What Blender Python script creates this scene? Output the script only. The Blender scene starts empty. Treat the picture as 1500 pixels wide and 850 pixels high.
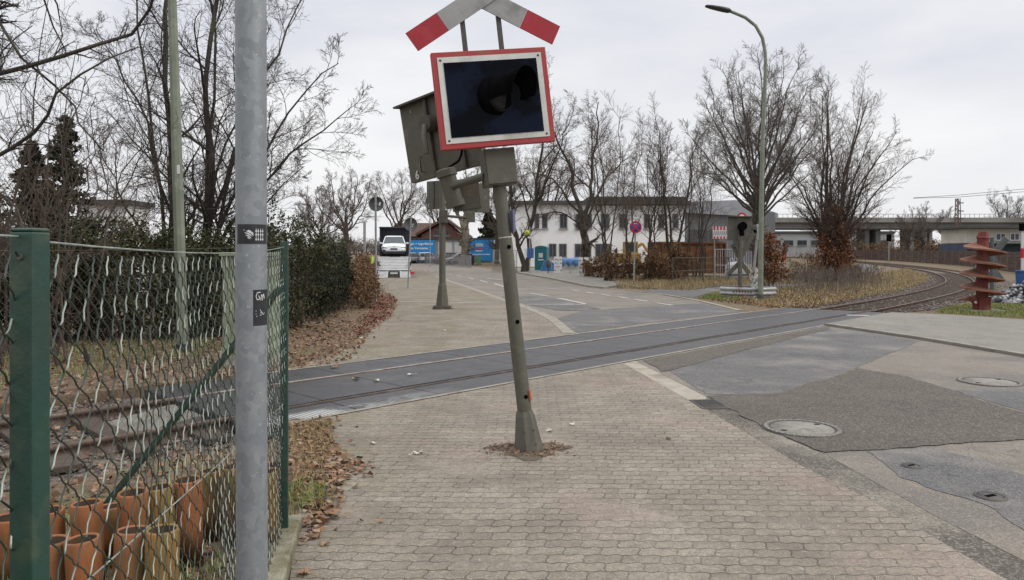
import bpy, bmesh, math, random
import numpy as np
from mathutils import Matrix, Vector, Euler
R = math.radians
SC = bpy.context.scene
COL = SC.collection
# ------------------------------------------------------------------ camera, world, sun, exposure
F, CX, HZ, CH = 1080.0, 750.0, 370.0, 1.8       # focal length (px of a 1500 px picture), centre, horizon row, eye height
cam_d = bpy.data.cameras.new('camera'); cam = bpy.data.objects.new('camera', cam_d); COL.objects.link(cam)
cam.location = (0, 0, CH); cam.rotation_euler = (R(90), 0, 0)
cam_d.sensor_width = 36; cam_d.lens = F/1500*36; cam_d.shift_y = -(425-HZ)/1500
cam_d.clip_start = 0.05; cam_d.clip_end = 3000
SC.camera = cam
SUN_EL, SUN_AZ = 40, 108          # azimuth clockwise from +Y (view direction)
w = bpy.data.worlds.new('World'); SC.world = w; w.use_nodes = True
nt = w.node_tree; nt.nodes.clear(); N = nt.nodes.new; L = nt.links.new
out = N('ShaderNodeOutputWorld'); bg = N('ShaderNodeBackground'); bg.inputs[1].default_value = 0.1
L(bg.outputs[0], out.inputs[0])
sky = N('ShaderNodeTexSky'); sky.sky_type = 'NISHITA'; sky.sun_disc = False
sky.sun_elevation = R(SUN_EL); sky.sun_rotation = R(SUN_AZ)
tc = N('ShaderNodeTexCoord'); sp = N('ShaderNodeSeparateXYZ'); L(tc.outputs['Generated'], sp.inputs[0])
mp = N('ShaderNodeMapping'); mp.inputs['Scale'].default_value = (1.0, 1.0, 3.2); L(tc.outputs['Generated'], mp.inputs[0])
nz = N('ShaderNodeTexNoise'); nz.inputs['Scale'].default_value = 1.9; nz.inputs['Detail'].default_value = 7; nz.inputs['Roughness'].default_value = 0.52
L(mp.outputs[0], nz.inputs[0])
cr = N('ShaderNodeValToRGB'); e = cr.color_ramp.elements
e[0].position = 0.33; e[0].color = (5.5, 5.7, 6.35, 1); e[1].position = 0.66; e[1].color = (7.9, 7.88, 7.95, 1)
L(nz.outputs[0], cr.inputs[0])
hz = N('ShaderNodeMapRange'); hz.inputs[1].default_value = 0.0; hz.inputs[2].default_value = 0.28; hz.inputs[3].default_value = 0.62; hz.inputs[4].default_value = 0.0
L(sp.outputs[2], hz.inputs[0])
mx = N('ShaderNodeMix'); mx.data_type = 'RGBA'; L(hz.outputs[0], mx.inputs[0]); L(cr.outputs[0], mx.inputs[6]); mx.inputs[7].default_value = (7.9, 7.8, 7.75, 1)
# an overcast sky is brighter overhead than near the horizon
zr = N('ShaderNodeMapRange'); zr.inputs[1].default_value = 0.34; zr.inputs[2].default_value = 1.0; zr.inputs[3].default_value = 1.0; zr.inputs[4].default_value = 2.5
L(sp.outputs[2], zr.inputs[0])
ml = N('ShaderNodeVectorMath'); ml.operation = 'SCALE'; L(mx.outputs[2], ml.inputs[0]); L(zr.outputs[0], ml.inputs[3])
fin = N('ShaderNodeMix'); fin.data_type = 'RGBA'; fin.inputs[0].default_value = 0.06
L(ml.outputs[0], fin.inputs[6]); L(sky.outputs[0], fin.inputs[7]); L(fin.outputs[2], bg.inputs[0])
sun_d = bpy.data.lights.new('sun', 'SUN'); sun_d.energy = 1.15; sun_d.angle = R(22); sun_d.color = (1.0, 0.95, 0.88)
sun = bpy.data.objects.new('sun', sun_d); COL.objects.link(sun)
az = R(SUN_AZ); el = R(SUN_EL)
sdir = Vector((math.sin(az)*math.cos(el), math.cos(az)*math.cos(el), math.sin(el)))
sun.rotation_euler = sdir.to_track_quat('Z', 'Y').to_euler()
SC.view_settings.view_transform = 'Standard'; SC.view_settings.look = 'None'
SC.view_settings.exposure = 0.30; SC.view_settings.gamma = 1.0; SC.view_settings.use_curve_mapping = False
SC.cycles.max_bounces = 5; SC.cycles.diffuse_bounces = 3

# ------------------------------------------------------------------ survey of the place
def gz(y): return 0.006*min(max(y-45, 0), 150)
def G(px, py, z=0.0):
    d = py-HZ; Y = F*(CH-z)/d
    if Y > 45: Y = F*(CH-z+0.27)/(d+0.006*F)
    return ((px-CX)/F*Y, Y)
def W(px, py, Y): return ((px-CX)/F*Y, Y, CH+(HZ-py)/F*Y)
TD = (0.6947, 0.7193); TN = (-0.7193, 0.6947)       # track direction and its left normal
def TP(s, n): return (TD[0]*s+TN[0]*n, TD[1]*s+TN[1]*n)

# ------------------------------------------------------------------ materials
MATS = {}
def mat(name, c, c2=None, scale=6, rough=0.75, metal=0.0, bump=0.0, bscale=40, contrast=(0.35, 0.65), c3=None, s3=1.5, spec=0.4, coords='Object', stretch=None, island=None):
    if name in MATS: return MATS[name]
    m = bpy.data.materials.new(name); m.use_nodes = True; MATS[name] = m
    t = m.node_tree; n = t.nodes; l = t.links.new; b = n['Principled BSDF']
    b.inputs['Roughness'].default_value = rough; b.inputs['Metallic'].default_value = metal
    b.inputs['Specular IOR Level'].default_value = spec
    if island:
        g = n.new('ShaderNodeNewGeometry'); r = n.new('ShaderNodeValToRGB'); r.color_ramp.interpolation = 'LINEAR'
        els = r.color_ramp.elements
        for i, cc in enumerate(island):
            p = i/(len(island)-1)
            if i == 0: els[0].color = (*cc, 1)
            elif i == len(island)-1: els[-1].color = (*cc, 1); els[-1].position = 1
            else:
                q = els.new(p); q.color = (*cc, 1)
        b.inputs['Specular IOR Level'].default_value = 0.18
        l(g.outputs['Random Per Island'], r.inputs[0]); l(r.outputs[0], b.inputs['Base Color'])
        return m
    tcn = n.new('ShaderNodeTexCoord')
    if coords == 'World':
        g = n.new('ShaderNodeNewGeometry'); vec = g.outputs['Position']
    else: vec = tcn.outputs['Object']
    if stretch:
        mpn = n.new('ShaderNodeMapping'); mpn.inputs['Scale'].default_value = stretch; l(vec, mpn.inputs[0]); vec = mpn.outputs[0]
    def noise(s, d=6):
        z = n.new('ShaderNodeTexNoise'); z.inputs['Scale'].default_value = s; z.inputs['Detail'].default_value = d; z.inputs['Roughness'].default_value = 0.6
        l(vec, z.inputs[0]); return z
    def mixrgb(f, A, B):
        q = n.new('ShaderNodeMix'); q.data_type = 'RGBA'
        l(f, q.inputs[0])
        for i, x in ((6, A), (7, B)):
            if isinstance(x, tuple): q.inputs[i].default_value = (*x, 1)
            else: l(x, q.inputs[i])
        return q.outputs[2]
    def ramp(o, a, bb):
        q = n.new('ShaderNodeMapRange'); q.inputs[1].default_value = a; q.inputs[2].default_value = bb; l(o, q.inputs[0]); return q.outputs[0]
    if c2 is None: c2 = tuple(x*0.8 for x in c)
    col = mixrgb(ramp(noise(scale).outputs[0], *contrast), c, c2)
    if c3: col = mixrgb(ramp(noise(s3, 8).outputs[0], 0.52, 0.68), col, c3)
    l(col, b.inputs['Base Color'])
    if bump:
        z = noise(bscale, 4); bn = n.new('ShaderNodeBump'); bn.inputs['Strength'].default_value = bump; bn.inputs['Distance'].default_value = 0.02
        l(z.outputs[0], bn.inputs['Height']); l(bn.outputs[0], b.inputs['Normal'])
    return m

def asphalt(name, c, c2, speck, patch=None, sp_amt=0.5, vs=95):
    m = bpy.data.materials.new(name); m.use_nodes = True; t = m.node_tree; n = t.nodes; l = t.links.new; b = n['Principled BSDF']
    b.inputs['Roughness'].default_value = 0.8; b.inputs['Specular IOR Level'].default_value = 0.35
    g = n.new('ShaderNodeNewGeometry'); pos = g.outputs['Position']
    def noise(s, d=6, r=0.6):
        z = n.new('ShaderNodeTexNoise'); z.inputs['Scale'].default_value = s; z.inputs['Detail'].default_value = d; z.inputs['Roughness'].default_value = r; l(pos, z.inputs[0]); return z.outputs[0]
    def mr(o, a, bb, c0=0., c1=1.):
        q = n.new('ShaderNodeMapRange'); q.inputs[1].default_value = a; q.inputs[2].default_value = bb; q.inputs[3].default_value = c0; q.inputs[4].default_value = c1; l(o, q.inputs[0]); return q.outputs[0]
    def mixc(f, A, B):
        q = n.new('ShaderNodeMix'); q.data_type = 'RGBA'; l(f, q.inputs[0])
        for i, x in ((6, A), (7, B)):
            if isinstance(x, tuple): q.inputs[i].default_value = (*x, 1)
            else: l(x, q.inputs[i])
        return q.outputs[2]
    col = mixc(mr(noise(0.9, 9, 0.65), 0.35, 0.65), c, c2)
    if patch: col = mixc(mr(noise(0.45, 6, 0.55), 0.52, 0.62, 0, 0.8), col, patch)
    v = n.new('ShaderNodeTexVoronoi'); v.inputs['Scale'].default_value = vs; l(pos, v.inputs[0])
    sepc = n.new('ShaderNodeSeparateColor'); l(v.outputs['Color'], sepc.inputs[0])
    col = mixc(mr(sepc.outputs[0], 0.55, 1.0, 0, sp_amt), col, speck)
    col = mixc(mr(sepc.outputs[1], 0.75, 1.0, 0, 0.6), col, tuple(x*0.4 for x in c))
    col = mixc(mr(noise(1.1, 9, 0.7), 0.5, 0.7, 0, 0.45), col, tuple(x*0.62 for x in c))
    col = mixc(mr(noise(7, 8, 0.75), 0.58, 0.70, 0, 0.4), col, tuple(min(1, x*1.5) for x in c))
    # hairline cracks
    cv = n.new('ShaderNodeTexVoronoi'); cv.feature = 'DISTANCE_TO_EDGE'; cv.inputs['Scale'].default_value = 0.42
    wob = n.new('ShaderNodeVectorMath'); wob.operation = 'ADD'; nn = n.new('ShaderNodeTexNoise'); nn.inputs['Scale'].default_value = 2.2; nn.inputs['Detail'].default_value = 8; l(pos, nn.inputs[0])
    scn = n.new('ShaderNodeVectorMath'); scn.operation = 'SCALE'; scn.inputs[3].default_value = 0.9; l(nn.outputs['Color'], scn.inputs[0])
    l(pos, wob.inputs[0]); l(scn.outputs[0], wob.inputs[1]); l(wob.outputs[0], cv.inputs[0])
    col = mixc(mr(cv.outputs['Distance'], 0.0, 0.006, 0.55, 0.0), col, tuple(x*0.35 for x in c))
    col = mixc(mr(noise(2.3, 4, 0.5), 0.62, 0.70, 0, 0.35), col, tuple(x*0.5 for x in c))      # oil and damp spots
    l(col, b.inputs['Base Color'])
    bn = n.new('ShaderNodeBump'); bn.inputs['Strength'].default_value = 0.5; bn.inputs['Distance'].default_value = 0.006
    l(v.outputs['Distance'], bn.inputs['Height']); l(bn.outputs[0], b.inputs['Normal'])
    MATS[name] = m; return m

def paver(name):
    m = bpy.data.materials.new(name); m.use_nodes = True; t = m.node_tree; n = t.nodes; l = t.links.new; b = n['Principled BSDF']
    b.inputs['Roughness'].default_value = 0.85; b.inputs['Specular IOR Level'].default_value = 0.3
    g = n.new('ShaderNodeNewGeometry'); pos = g.outputs['Position']
    def noise(s, d=6, r=0.6, v=None):
        z = n.new('ShaderNodeTexNoise'); z.inputs['Scale'].default_value = s; z.inputs['Detail'].default_value = d; z.inputs['Roughness'].default_value = r; l(v or pos, z.inputs[0]); return z
    def mth(op, A, B=0.):
        q = n.new('ShaderNodeMath'); q.operation = op
        for i, x in enumerate((A, B)):
            if isinstance(x, (int, float)): q.inputs[i].default_value = x
            else: l(x, q.inputs[i])
        return q.outputs[0]
    def mr(o, a, bb, c0=0., c1=1.):
        q = n.new('ShaderNodeMapRange'); q.inputs[1].default_value = a; q.inputs[2].default_value = bb; q.inputs[3].default_value = c0; q.inputs[4].default_value = c1; l(o, q.inputs[0]); return q.outputs[0]
    def mixc(f, A, B):
        q = n.new('ShaderNodeMix'); q.data_type = 'RGBA'; l(f, q.inputs[0])
        for i, x in ((6, A), (7, B)):
            if isinstance(x, tuple): q.inputs[i].default_value = (*x, 1)
            else: l(x, q.inputs[i])
        return q.outputs[2]
    rot = n.new('ShaderNodeMapping'); rot.inputs['Rotation'].default_value = (0, 0, R(1.5)); l(pos, rot.inputs[0])
    wob = noise(1.3, 3); ws = n.new('ShaderNodeVectorMath'); ws.operation = 'SCALE'; ws.inputs[3].default_value = 0.05; l(wob.outputs['Color'], ws.inputs[0])
    wa = n.new('ShaderNodeVectorMath'); wa.operation = 'ADD'; l(rot.outputs[0], wa.inputs[0]); l(ws.outputs[0], wa.inputs[1])
    s = n.new('ShaderNodeSeparateXYZ'); l(wa.outputs[0], s.inputs[0])
    RH = 0.113
    y2 = mth('ADD', s.outputs[1], mth('MULTIPLY', mth('SINE', mth('MULTIPLY', s.outputs[0], 2*math.pi/0.1125)), 0.0075))
    x2 = mth('ADD', s.outputs[0], mth('MULTIPLY', mth('SINE', mth('MULTIPLY', s.outputs[1], 2*math.pi/RH)), 0.009))
    c = n.new('ShaderNodeCombineXYZ'); l(x2, c.inputs[0]); l(y2, c.inputs[1])
    br = n.new('ShaderNodeTexBrick'); l(c.outputs[0], br.inputs[0]); br.offset = 0.5
    br.inputs['Scale'].default_value = 1; br.inputs['Brick Width'].default_value = 0.225; br.inputs['Row Height'].default_value = RH
    br.inputs['Mortar Size'].default_value = 0.0042; br.inputs['Mortar Smooth'].default_value = 0.35; br.inputs['Bias'].default_value = 0.0
    br.inputs['Color1'].default_value = (0.312, 0.270, 0.212, 1); br.inputs['Color2'].default_value = (0.232, 0.200, 0.158, 1); br.inputs['Mortar'].default_value = (0.25, 0.225, 0.19, 1)
    col = br.outputs['Color']
    col = mixc(mr(noise(0.55, 6).outputs[0], 0.50, 0.66, 0, 0.5), col, (0.315, 0.205, 0.168))            # areas laid with reddish stones
    col = mixc(mr(noise(0.8, 9, 0.7).outputs[0], 0.43, 0.68, 0, 0.85), col, (0.125, 0.107, 0.083))   # wear, dirt
    col = mixc(mr(noise(2.6, 8, 0.7).outputs[0], 0.58, 0.72, 0, 0.5), col, (0.40, 0.365, 0.31))
    col = mixc(mr(noise(14, 7, 0.75).outputs[0], 0.45, 0.66, 0, 0.6), col, (0.125, 0.106, 0.082))
    col = mixc(mr(noise(24, 5, 0.8).outputs[0], 0.55, 0.66, 0, 0.5), col, (0.42, 0.385, 0.32))
    col = mixc(mr(noise(60, 5, 0.7).outputs[0], 0.47, 0.68, 0, 0.8), col, (0.11, 0.10, 0.085))
    col = mixc(mr(noise(85, 3, 0.8).outputs[0], 0.60, 0.68, 0, 0.6), col, (0.46, 0.43, 0.38))
    jn = noise(1.1, 5)
    jcol = mixc(mr(jn.outputs[0], 0.54, 0.64), (0.052, 0.045, 0.034), (0.37, 0.34, 0.29))           # joints: dark soil or pale sand
    fr = mth('FRACT', mth('DIVIDE', y2, RH)); dist = mth('SUBTRACT', 0.5, mth('ABSOLUTE', mth('SUBTRACT', fr, 0.5)))
    rowl = mth('MULTIPLY', mr(dist, 0.025, 0.06, 1, 0), mr(noise(2.2, 6).outputs[0], 0.36, 0.6, 0.15, 0.8))
    col = mixc(mth('MULTIPLY', br.outputs['Fac'], mr(noise(1.6, 5).outputs[0], 0.38, 0.62, 0.12, 0.75)), col, jcol)
    col = mixc(rowl, col, jcol)
    mo = noise(1.7, 8, 0.7)
    edge = mr(s.outputs[0], -0.6, -1.9, 0, 1)
    col = mixc(mth('MULTIPLY', edge, mr(mo.outputs[0], 0.42, 0.62, 0, 0.55)), col, (0.145, 0.125, 0.055))   # moss towards the verge
    l(col, b.inputs['Base Color'])
    bn = n.new('ShaderNodeBump'); bn.inputs['Strength'].default_value = 1.0; bn.inputs['Distance'].default_value = 0.010; bn.invert = True
    hh = mth('ADD', br.outputs['Fac'], mth('MULTIPLY', noise(70, 4).outputs[0], 0.5)); l(hh, bn.inputs['Height']); l(bn.outputs[0], b.inputs['Normal'])
    MATS[name] = m; return m

# ------------------------------------------------------------------ object helpers
def link(name, me, parent=None, mats=None):
    o = bpy.data.objects.new(name, me); COL.objects.link(o)
    if parent: o.parent = parent
    for m in (mats or []): me.materials.append(m)
    return o
def tag(o, label=None, cat=None, group=None, kind=None):
    if label: o['label'] = label
    if cat: o['category'] = cat
    if group: o['group'] = group
    if kind: o['kind'] = kind
    return o
def thing(name, label, cat, loc=(0, 0, 0), rot=(0, 0, 0), group=None):
    o = bpy.data.objects.new(name, None); COL.objects.link(o); o.location = loc; o.empty_display_size = 0.3
    o.rotation_euler = rot if isinstance(rot, tuple) else (0, 0, rot)
    return tag(o, label, cat, group)
def copy_tree(o, parent=None):
    c = o.copy(); COL.objects.link(c); c.parent = parent
    for ch in [x for x in bpy.data.objects if x.parent == o]: copy_tree(ch, c)
    return c
def frame(d):
    d = Vector(d).normalized(); a = Vector((0, 0, 1)) if abs(d.z) < 0.95 else Vector((1, 0, 0))
    u = d.cross(a).normalized(); v = d.cross(u).normalized(); return u, v

class MB:
    def __init__(s): s.v = []; s.f = []; s.mi = []; s.sm = []
    def add(s, vs, fs, mi=0, M=None, smooth=False):
        o = len(s.v)
        s.v += [tuple(M @ Vector(p)) if M else tuple(p) for p in vs]
        for f in fs: s.f.append([i+o for i in f]); s.mi.append(mi); s.sm.append(smooth)
        return s
    def box(s, c, size, mi=0, rot=None, M=None):
        x, y, z = [q/2 for q in size]
        T = Matrix.Translation(c) @ (Euler(rot).to_matrix().to_4x4() if rot else Matrix())
        if M: T = M @ T
        vs = [(-x,-y,-z),(x,-y,-z),(x,y,-z),(-x,y,-z),(-x,-y,z),(x,-y,z),(x,y,z),(-x,y,z)]
        return s.add(vs, [(0,3,2,1),(4,5,6,7),(0,1,5,4),(1,2,6,5),(2,3,7,6),(3,0,4,7)], mi, T)
    def bar(s, p0, p1, wx, wy, mi=0, up=(0, 0, 1)):
        p0 = Vector(p0); p1 = Vector(p1); d = (p1-p0).normalized(); a = Vector(up)
        if abs(d.dot(a)) > 0.98: a = Vector((0, 1, 0))
        u = d.cross(a).normalized()*wx/2; v = u.cross(d).normalized()*wy/2
        vs = [p0-u-v, p0+u-v, p0+u+v, p0-u+v, p1-u-v, p1+u-v, p1+u+v, p1-u+v]
        return s.add(vs, [(0,3,2,1),(4,5,6,7),(0,1,5,4),(1,2,6,5),(2,3,7,6),(3,0,4,7)], mi)
    def tube(s, pts, r, n=10, mi=0, cap=True, smooth=True):
        pts = [Vector(p) for p in pts]; K = len(pts)
        rs = r if isinstance(r, (list, tuple)) else [r]*K
        vs = []; u = None
        for i, p in enumerate(pts):
            d = (pts[min(i+1, K-1)]-pts[max(i-1, 0)]).normalized()
            if u is None: u, v = frame(d)
            else:
                u = (u-d*u.dot(d)).normalized(); v = d.cross(u).normalized()
            for k in range(n):
                a = 2*math.pi*k/n; vs.append(p+(u*math.cos(a)+v*math.sin(a))*rs[i])
        fs = [(i*n+k, i*n+(k+1) % n, (i+1)*n+(k+1) % n, (i+1)*n+k) for i in range(K-1) for k in range(n)]
        s.add(vs, fs, mi, None, smooth)
        if cap:
            s.add(vs[:n], [tuple(range(n))], mi); s.add(vs[-n:], [tuple(range(n-1, -1, -1))], mi)
        return s
    def lathe(s, prof, n=20, mi=0, M=None, smooth=True):
        vs = [(r*math.cos(2*math.pi*k/n), r*math.sin(2*math.pi*k/n), z) for r, z in prof for k in range(n)]
        fs = [(i*n+k, i*n+(k+1) % n, (i+1)*n+(k+1) % n, (i+1)*n+k) for i in range(len(prof)-1) for k in range(n)]
        return s.add(vs, fs, mi, M, smooth)
    def prism(s, poly, z0, z1, mi=0, M=None):
        n = len(poly); vs = [(x, y, z0) for x, y in poly]+[(x, y, z1) for x, y in poly]
        fs = [tuple(range(n-1, -1, -1)), tuple(range(n, 2*n))]+[(i, (i+1) % n, n+(i+1) % n, n+i) for i in range(n)]
        return s.add(vs, fs, mi, M)
    def build(s, name, m, parent=None, bevel=0, recalc=False):
        me = bpy.data.meshes.new(name); me.from_pydata([tuple(p) for p in s.v], [], s.f)
        ms = m if isinstance(m, (list, tuple)) else [m]
        o = link(name, me, parent, ms)
        me.polygons.foreach_set('material_index', s.mi); me.polygons.foreach_set('use_smooth', s.sm)
        if recalc:
            b = bmesh.new(); b.from_mesh(me); bmesh.ops.recalc_face_normals(b, faces=b.faces); b.to_mesh(me); b.free()
        if bevel:
            md = o.modifiers.new('bevel', 'BEVEL'); md.width = bevel; md.segments = 2; md.limit_method = 'ANGLE'
        return o
def mesh_np(name, V, quads=None, tris=None, m=None, parent=None, smooth=False, mi=None):
    me = bpy.data.meshes.new(name); V = np.asarray(V, np.float32).reshape(-1, 3)
    loops = []; starts = []; pos = 0
    for A in (quads, tris):
        if A is None or len(A) == 0: continue
        A = np.asarray(A, np.int32); k = A.shape[1]
        loops.append(A.ravel()); starts.append(pos+np.arange(len(A), dtype=np.int32)*k); pos += A.size
    loops = np.concatenate(loops); starts = np.concatenate(starts)
    me.vertices.add(len(V)); me.vertices.foreach_set('co', V.ravel())
    me.loops.add(len(loops)); me.loops.foreach_set('vertex_index', loops)
    me.polygons.add(len(starts)); me.polygons.foreach_set('loop_start', starts)
    if smooth: me.polygons.foreach_set('use_smooth', np.ones(len(starts), bool))
    ms = m if isinstance(m, (list, tuple)) else [m]
    o = link(name, me, parent, ms)
    if mi is not None: me.polygons.foreach_set('material_index', np.asarray(mi, np.int32))
    me.update(calc_edges=True); me.validate()
    return o
def tubes_np(P, Rr, n):
    """P (N,K,3), Rr (N,K) -> verts, quads of N tubes"""
    P = np.asarray(P, float); N_, K = P.shape[:2]
    if N_ == 0: return np.zeros((0, 3)), np.zeros((0, 4), int)
    T = np.empty_like(P); T[:, 1:-1] = P[:, 2:]-P[:, :-2]; T[:, 0] = P[:, 1]-P[:, 0]; T[:, -1] = P[:, -1]-P[:, -2]
    T /= np.linalg.norm(T, axis=2, keepdims=True)+1e-9
    D = P[:, -1]-P[:, 0]; a = np.where((np.abs(D[:, 2]) < 0.9*np.linalg.norm(D, axis=1))[:, None], [[0, 0, 1.]], [[1., 0, 0]])
    U = np.cross(T, a[:, None, :]); U /= np.linalg.norm(U, axis=2, keepdims=True)+1e-9; V = np.cross(T, U)
    ang = 2*np.pi*np.arange(n)/n
    ring = P[:, :, None, :]+Rr[:, :, None, None]*(U[:, :, None, :]*np.cos(ang)[None, None, :, None]+V[:, :, None, :]*np.sin(ang)[None, None, :, None])
    verts = ring.reshape(-1, 3)
    b = (np.arange(N_)*K*n)[:, None, None]; i = (np.arange(K-1)*n)[None, :, None]; k = np.arange(n)[None, None, :]; k2 = (k+1) % n
    q = np.stack([b+i+k, b+i+k2, b+i+n+k2, b+i+n+k], -1).reshape(-1, 4)
    return verts, q
def tubes_obj(name, sets, m, parent=None, smooth=True):
    Vs = []; Qs = []; o = 0
    for P, Rr, n in sets:
        if len(P) == 0: continue
        v, q = tubes_np(P, Rr, n); Vs.append(v); Qs.append(q+o); o += len(v)
    return mesh_np(name, np.concatenate(Vs), np.concatenate(Qs), None, m, parent, smooth)
def sheet(name, pts, z, m, kind='structure', skirt=0.0, px=True, label=None, cat=None):
    P = [G(*p) for p in pts] if px else pts
    if name == 'asphalt_patch':      # ragged edges where the old surface was cut out
        rr_ = random.Random(len(pts)*7+int(P[0][0]*100)); Q = []
        for i in range(len(P)):
            a, c = P[i], P[(i+1) % len(P)]; ln = math.hypot(c[0]-a[0], c[1]-a[1]); k = max(1, int(ln/0.12))
            for j in range(k):
                am = min(0.022, ln*0.1); Q.append((a[0]+(c[0]-a[0])*j/k+rr_.uniform(-am, am), a[1]+(c[1]-a[1])*j/k+rr_.uniform(-am, am)))
        P = Q
    b = bmesh.new(); vs = [b.verts.new((x, y, 0)) for x, y in P]; f = b.faces.new(vs)
    b.normal_update()
    if f.normal.z < 0: f.normal_flip()
    if skirt:
        ring = list(f.verts)
        low = [b.verts.new((v.co.x, v.co.y, -skirt)) for v in ring]
        for i in range(len(ring)): j = (i+1) % len(ring); b.faces.new([ring[j], ring[i], low[i], low[j]])
    bmesh.ops.triangulate(b, faces=[x for x in b.faces if len(x.verts) > 4])
    for yc in (45, 195):
        bmesh.ops.bisect_plane(b, geom=b.verts[:]+b.edges[:]+b.faces[:], plane_co=(0, yc, 0), plane_no=(0, 1, 0), dist=1e-5)
    bmesh.ops.triangulate(b, faces=[x for x in b.faces if len(x.verts) > 4])
    for v in b.verts: v.co.z += gz(v.co.y)+z
    me = bpy.data.meshes.new(name); b.to_mesh(me); b.free()
    o = link(name, me, None, [m])
    if kind: o['kind'] = kind
    return o
def text_mesh(body, size, M=None, extr=0.003, bold=0.0, align='CENTER'):
    c = bpy.data.curves.new('lettering', 'FONT'); c.body = body; c.size = size; c.extrude = extr; c.align_x = align; c.align_y = 'CENTER'; c.offset = bold; c.resolution_u = 3
    o = bpy.data.objects.new('lettering', c); COL.objects.link(o)
    dg = bpy.context.evaluated_depsgraph_get(); dg.update()
    me = bpy.data.meshes.new_from_object(o.evaluated_get(dg)); bpy.data.objects.remove(o); bpy.data.curves.remove(c)
    if M: me.transform(M)
    return me
def text_part(name, body, size, m, parent, M, extr=0.003, bold=0.0, align='CENTER'):
    me = text_mesh(body, size, M, extr, bold, align); me.materials.clear(); return link(name, me, parent, [m])
# ------------------------------------------------------------------ leaves, bushes, trees
def leaf_cards(pos, size, rng, aspect=1.6, flat=0.0, nrm=None):
    n = len(pos); d = rng.normal(size=(n, 3)); 
    if flat: d[:, 2] *= (1-flat)
    d /= np.linalg.norm(d, axis=1, keepdims=True)+1e-9
    a = rng.normal(size=(n, 3))
    if flat: a[:, 2] *= (1-flat)
    u = np.cross(d, a); 
    if flat: u = a-d*np.sum(a*d, 1, keepdims=True)
    u /= np.linalg.norm(u, axis=1, keepdims=True)+1e-9
    s = size*rng.uniform(0.6, 1.3, n)[:, None]
    L_ = d*s*aspect; U = u*s*0.5
    up = np.cross(d, u)*s*0.25*rng.uniform(-1, 1, n)[:, None]
    V = np.stack([pos-L_*0.5, pos+U*0.9-L_*0.1+up, pos+L_*0.5, pos-U*0.9-L_*0.1+up], 1).reshape(-1, 3)
    return V, np.arange(n*4).reshape(-1, 4)
def bush(name, label, cat, base, lobes, n, size, m, stem_m, seed, stems=14, group=None, aspect=1.6, shell=0.55, stem_r=0.018):
    rng = np.random.default_rng(seed); t = thing(name, label, cat, base, group=group)
    vol = np.array([l[3]*l[4]*l[5] for l in lobes]); cnt = np.maximum(1, (n*vol**0.67/np.sum(vol**0.67)).astype(int)); P = []
    for l, c in zip(lobes, cnt):
        d = rng.normal(size=(c, 3)); d /= np.linalg.norm(d, axis=1, keepdims=True)
        # clumped: leaves gather round random sprays
        k = max(6, c//60); sd = rng.normal(size=(k, 3)); sd /= np.linalg.norm(sd, axis=1, keepdims=True)
        sr = rng.uniform(0.45, 1.08, k)[:, None]; idx = rng.integers(0, k, c)
        p1 = (sd*sr)[idx]+rng.normal(size=(c, 3))*0.11
        p2 = d*(rng.uniform(0, 1, c)[:, None]**(1-shell))
        p = np.where((rng.random(c) < 0.72)[:, None], p1, p2)
        P.append(p*np.array(l[3:6])+np.array(l[:3]))
    P = np.concatenate(P); P = P[P[:, 2] > 0.02]
    V, Q = leaf_cards(P, size, rng, aspect); mesh_np('foliage', V, Q, None, m, t)
    if stems:
        ls = [lobes[i] for i in rng.integers(0, len(lobes), stems)]
        tip = np.array([[l[0], l[1], l[2]] for l in ls])+rng.normal(size=(stems, 3))*np.array([[l[3], l[4], l[5]] for l in ls])*0.55
        b0 = tip*np.array([0.55, 0.55, 0])+rng.normal(size=(stems, 3))*np.array([.1, .1, 0]); b0[:, 2] = 0
        tip[:, 2] = np.maximum(tip[:, 2], 0.4)
        tt = np.linspace(0, 1, 6)[None, :, None]; PP = b0[:, None]*(1-tt)+tip[:, None]*tt+rng.normal(size=(stems, 6, 3))*0.05*tt
        RR = stem_r*(1-0.75*np.linspace(0, 1, 6))[None]*rng.uniform(0.6, 1.3, stems)[:, None]
        ch = kids(PP, RR, 7, rng, 0.3, (25, 60), 0.45, 4, 0.15, 0.12)
        tubes_obj('stem', [(PP, RR, 5), (*ch, 3)], stem_m, t)
    return t
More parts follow.
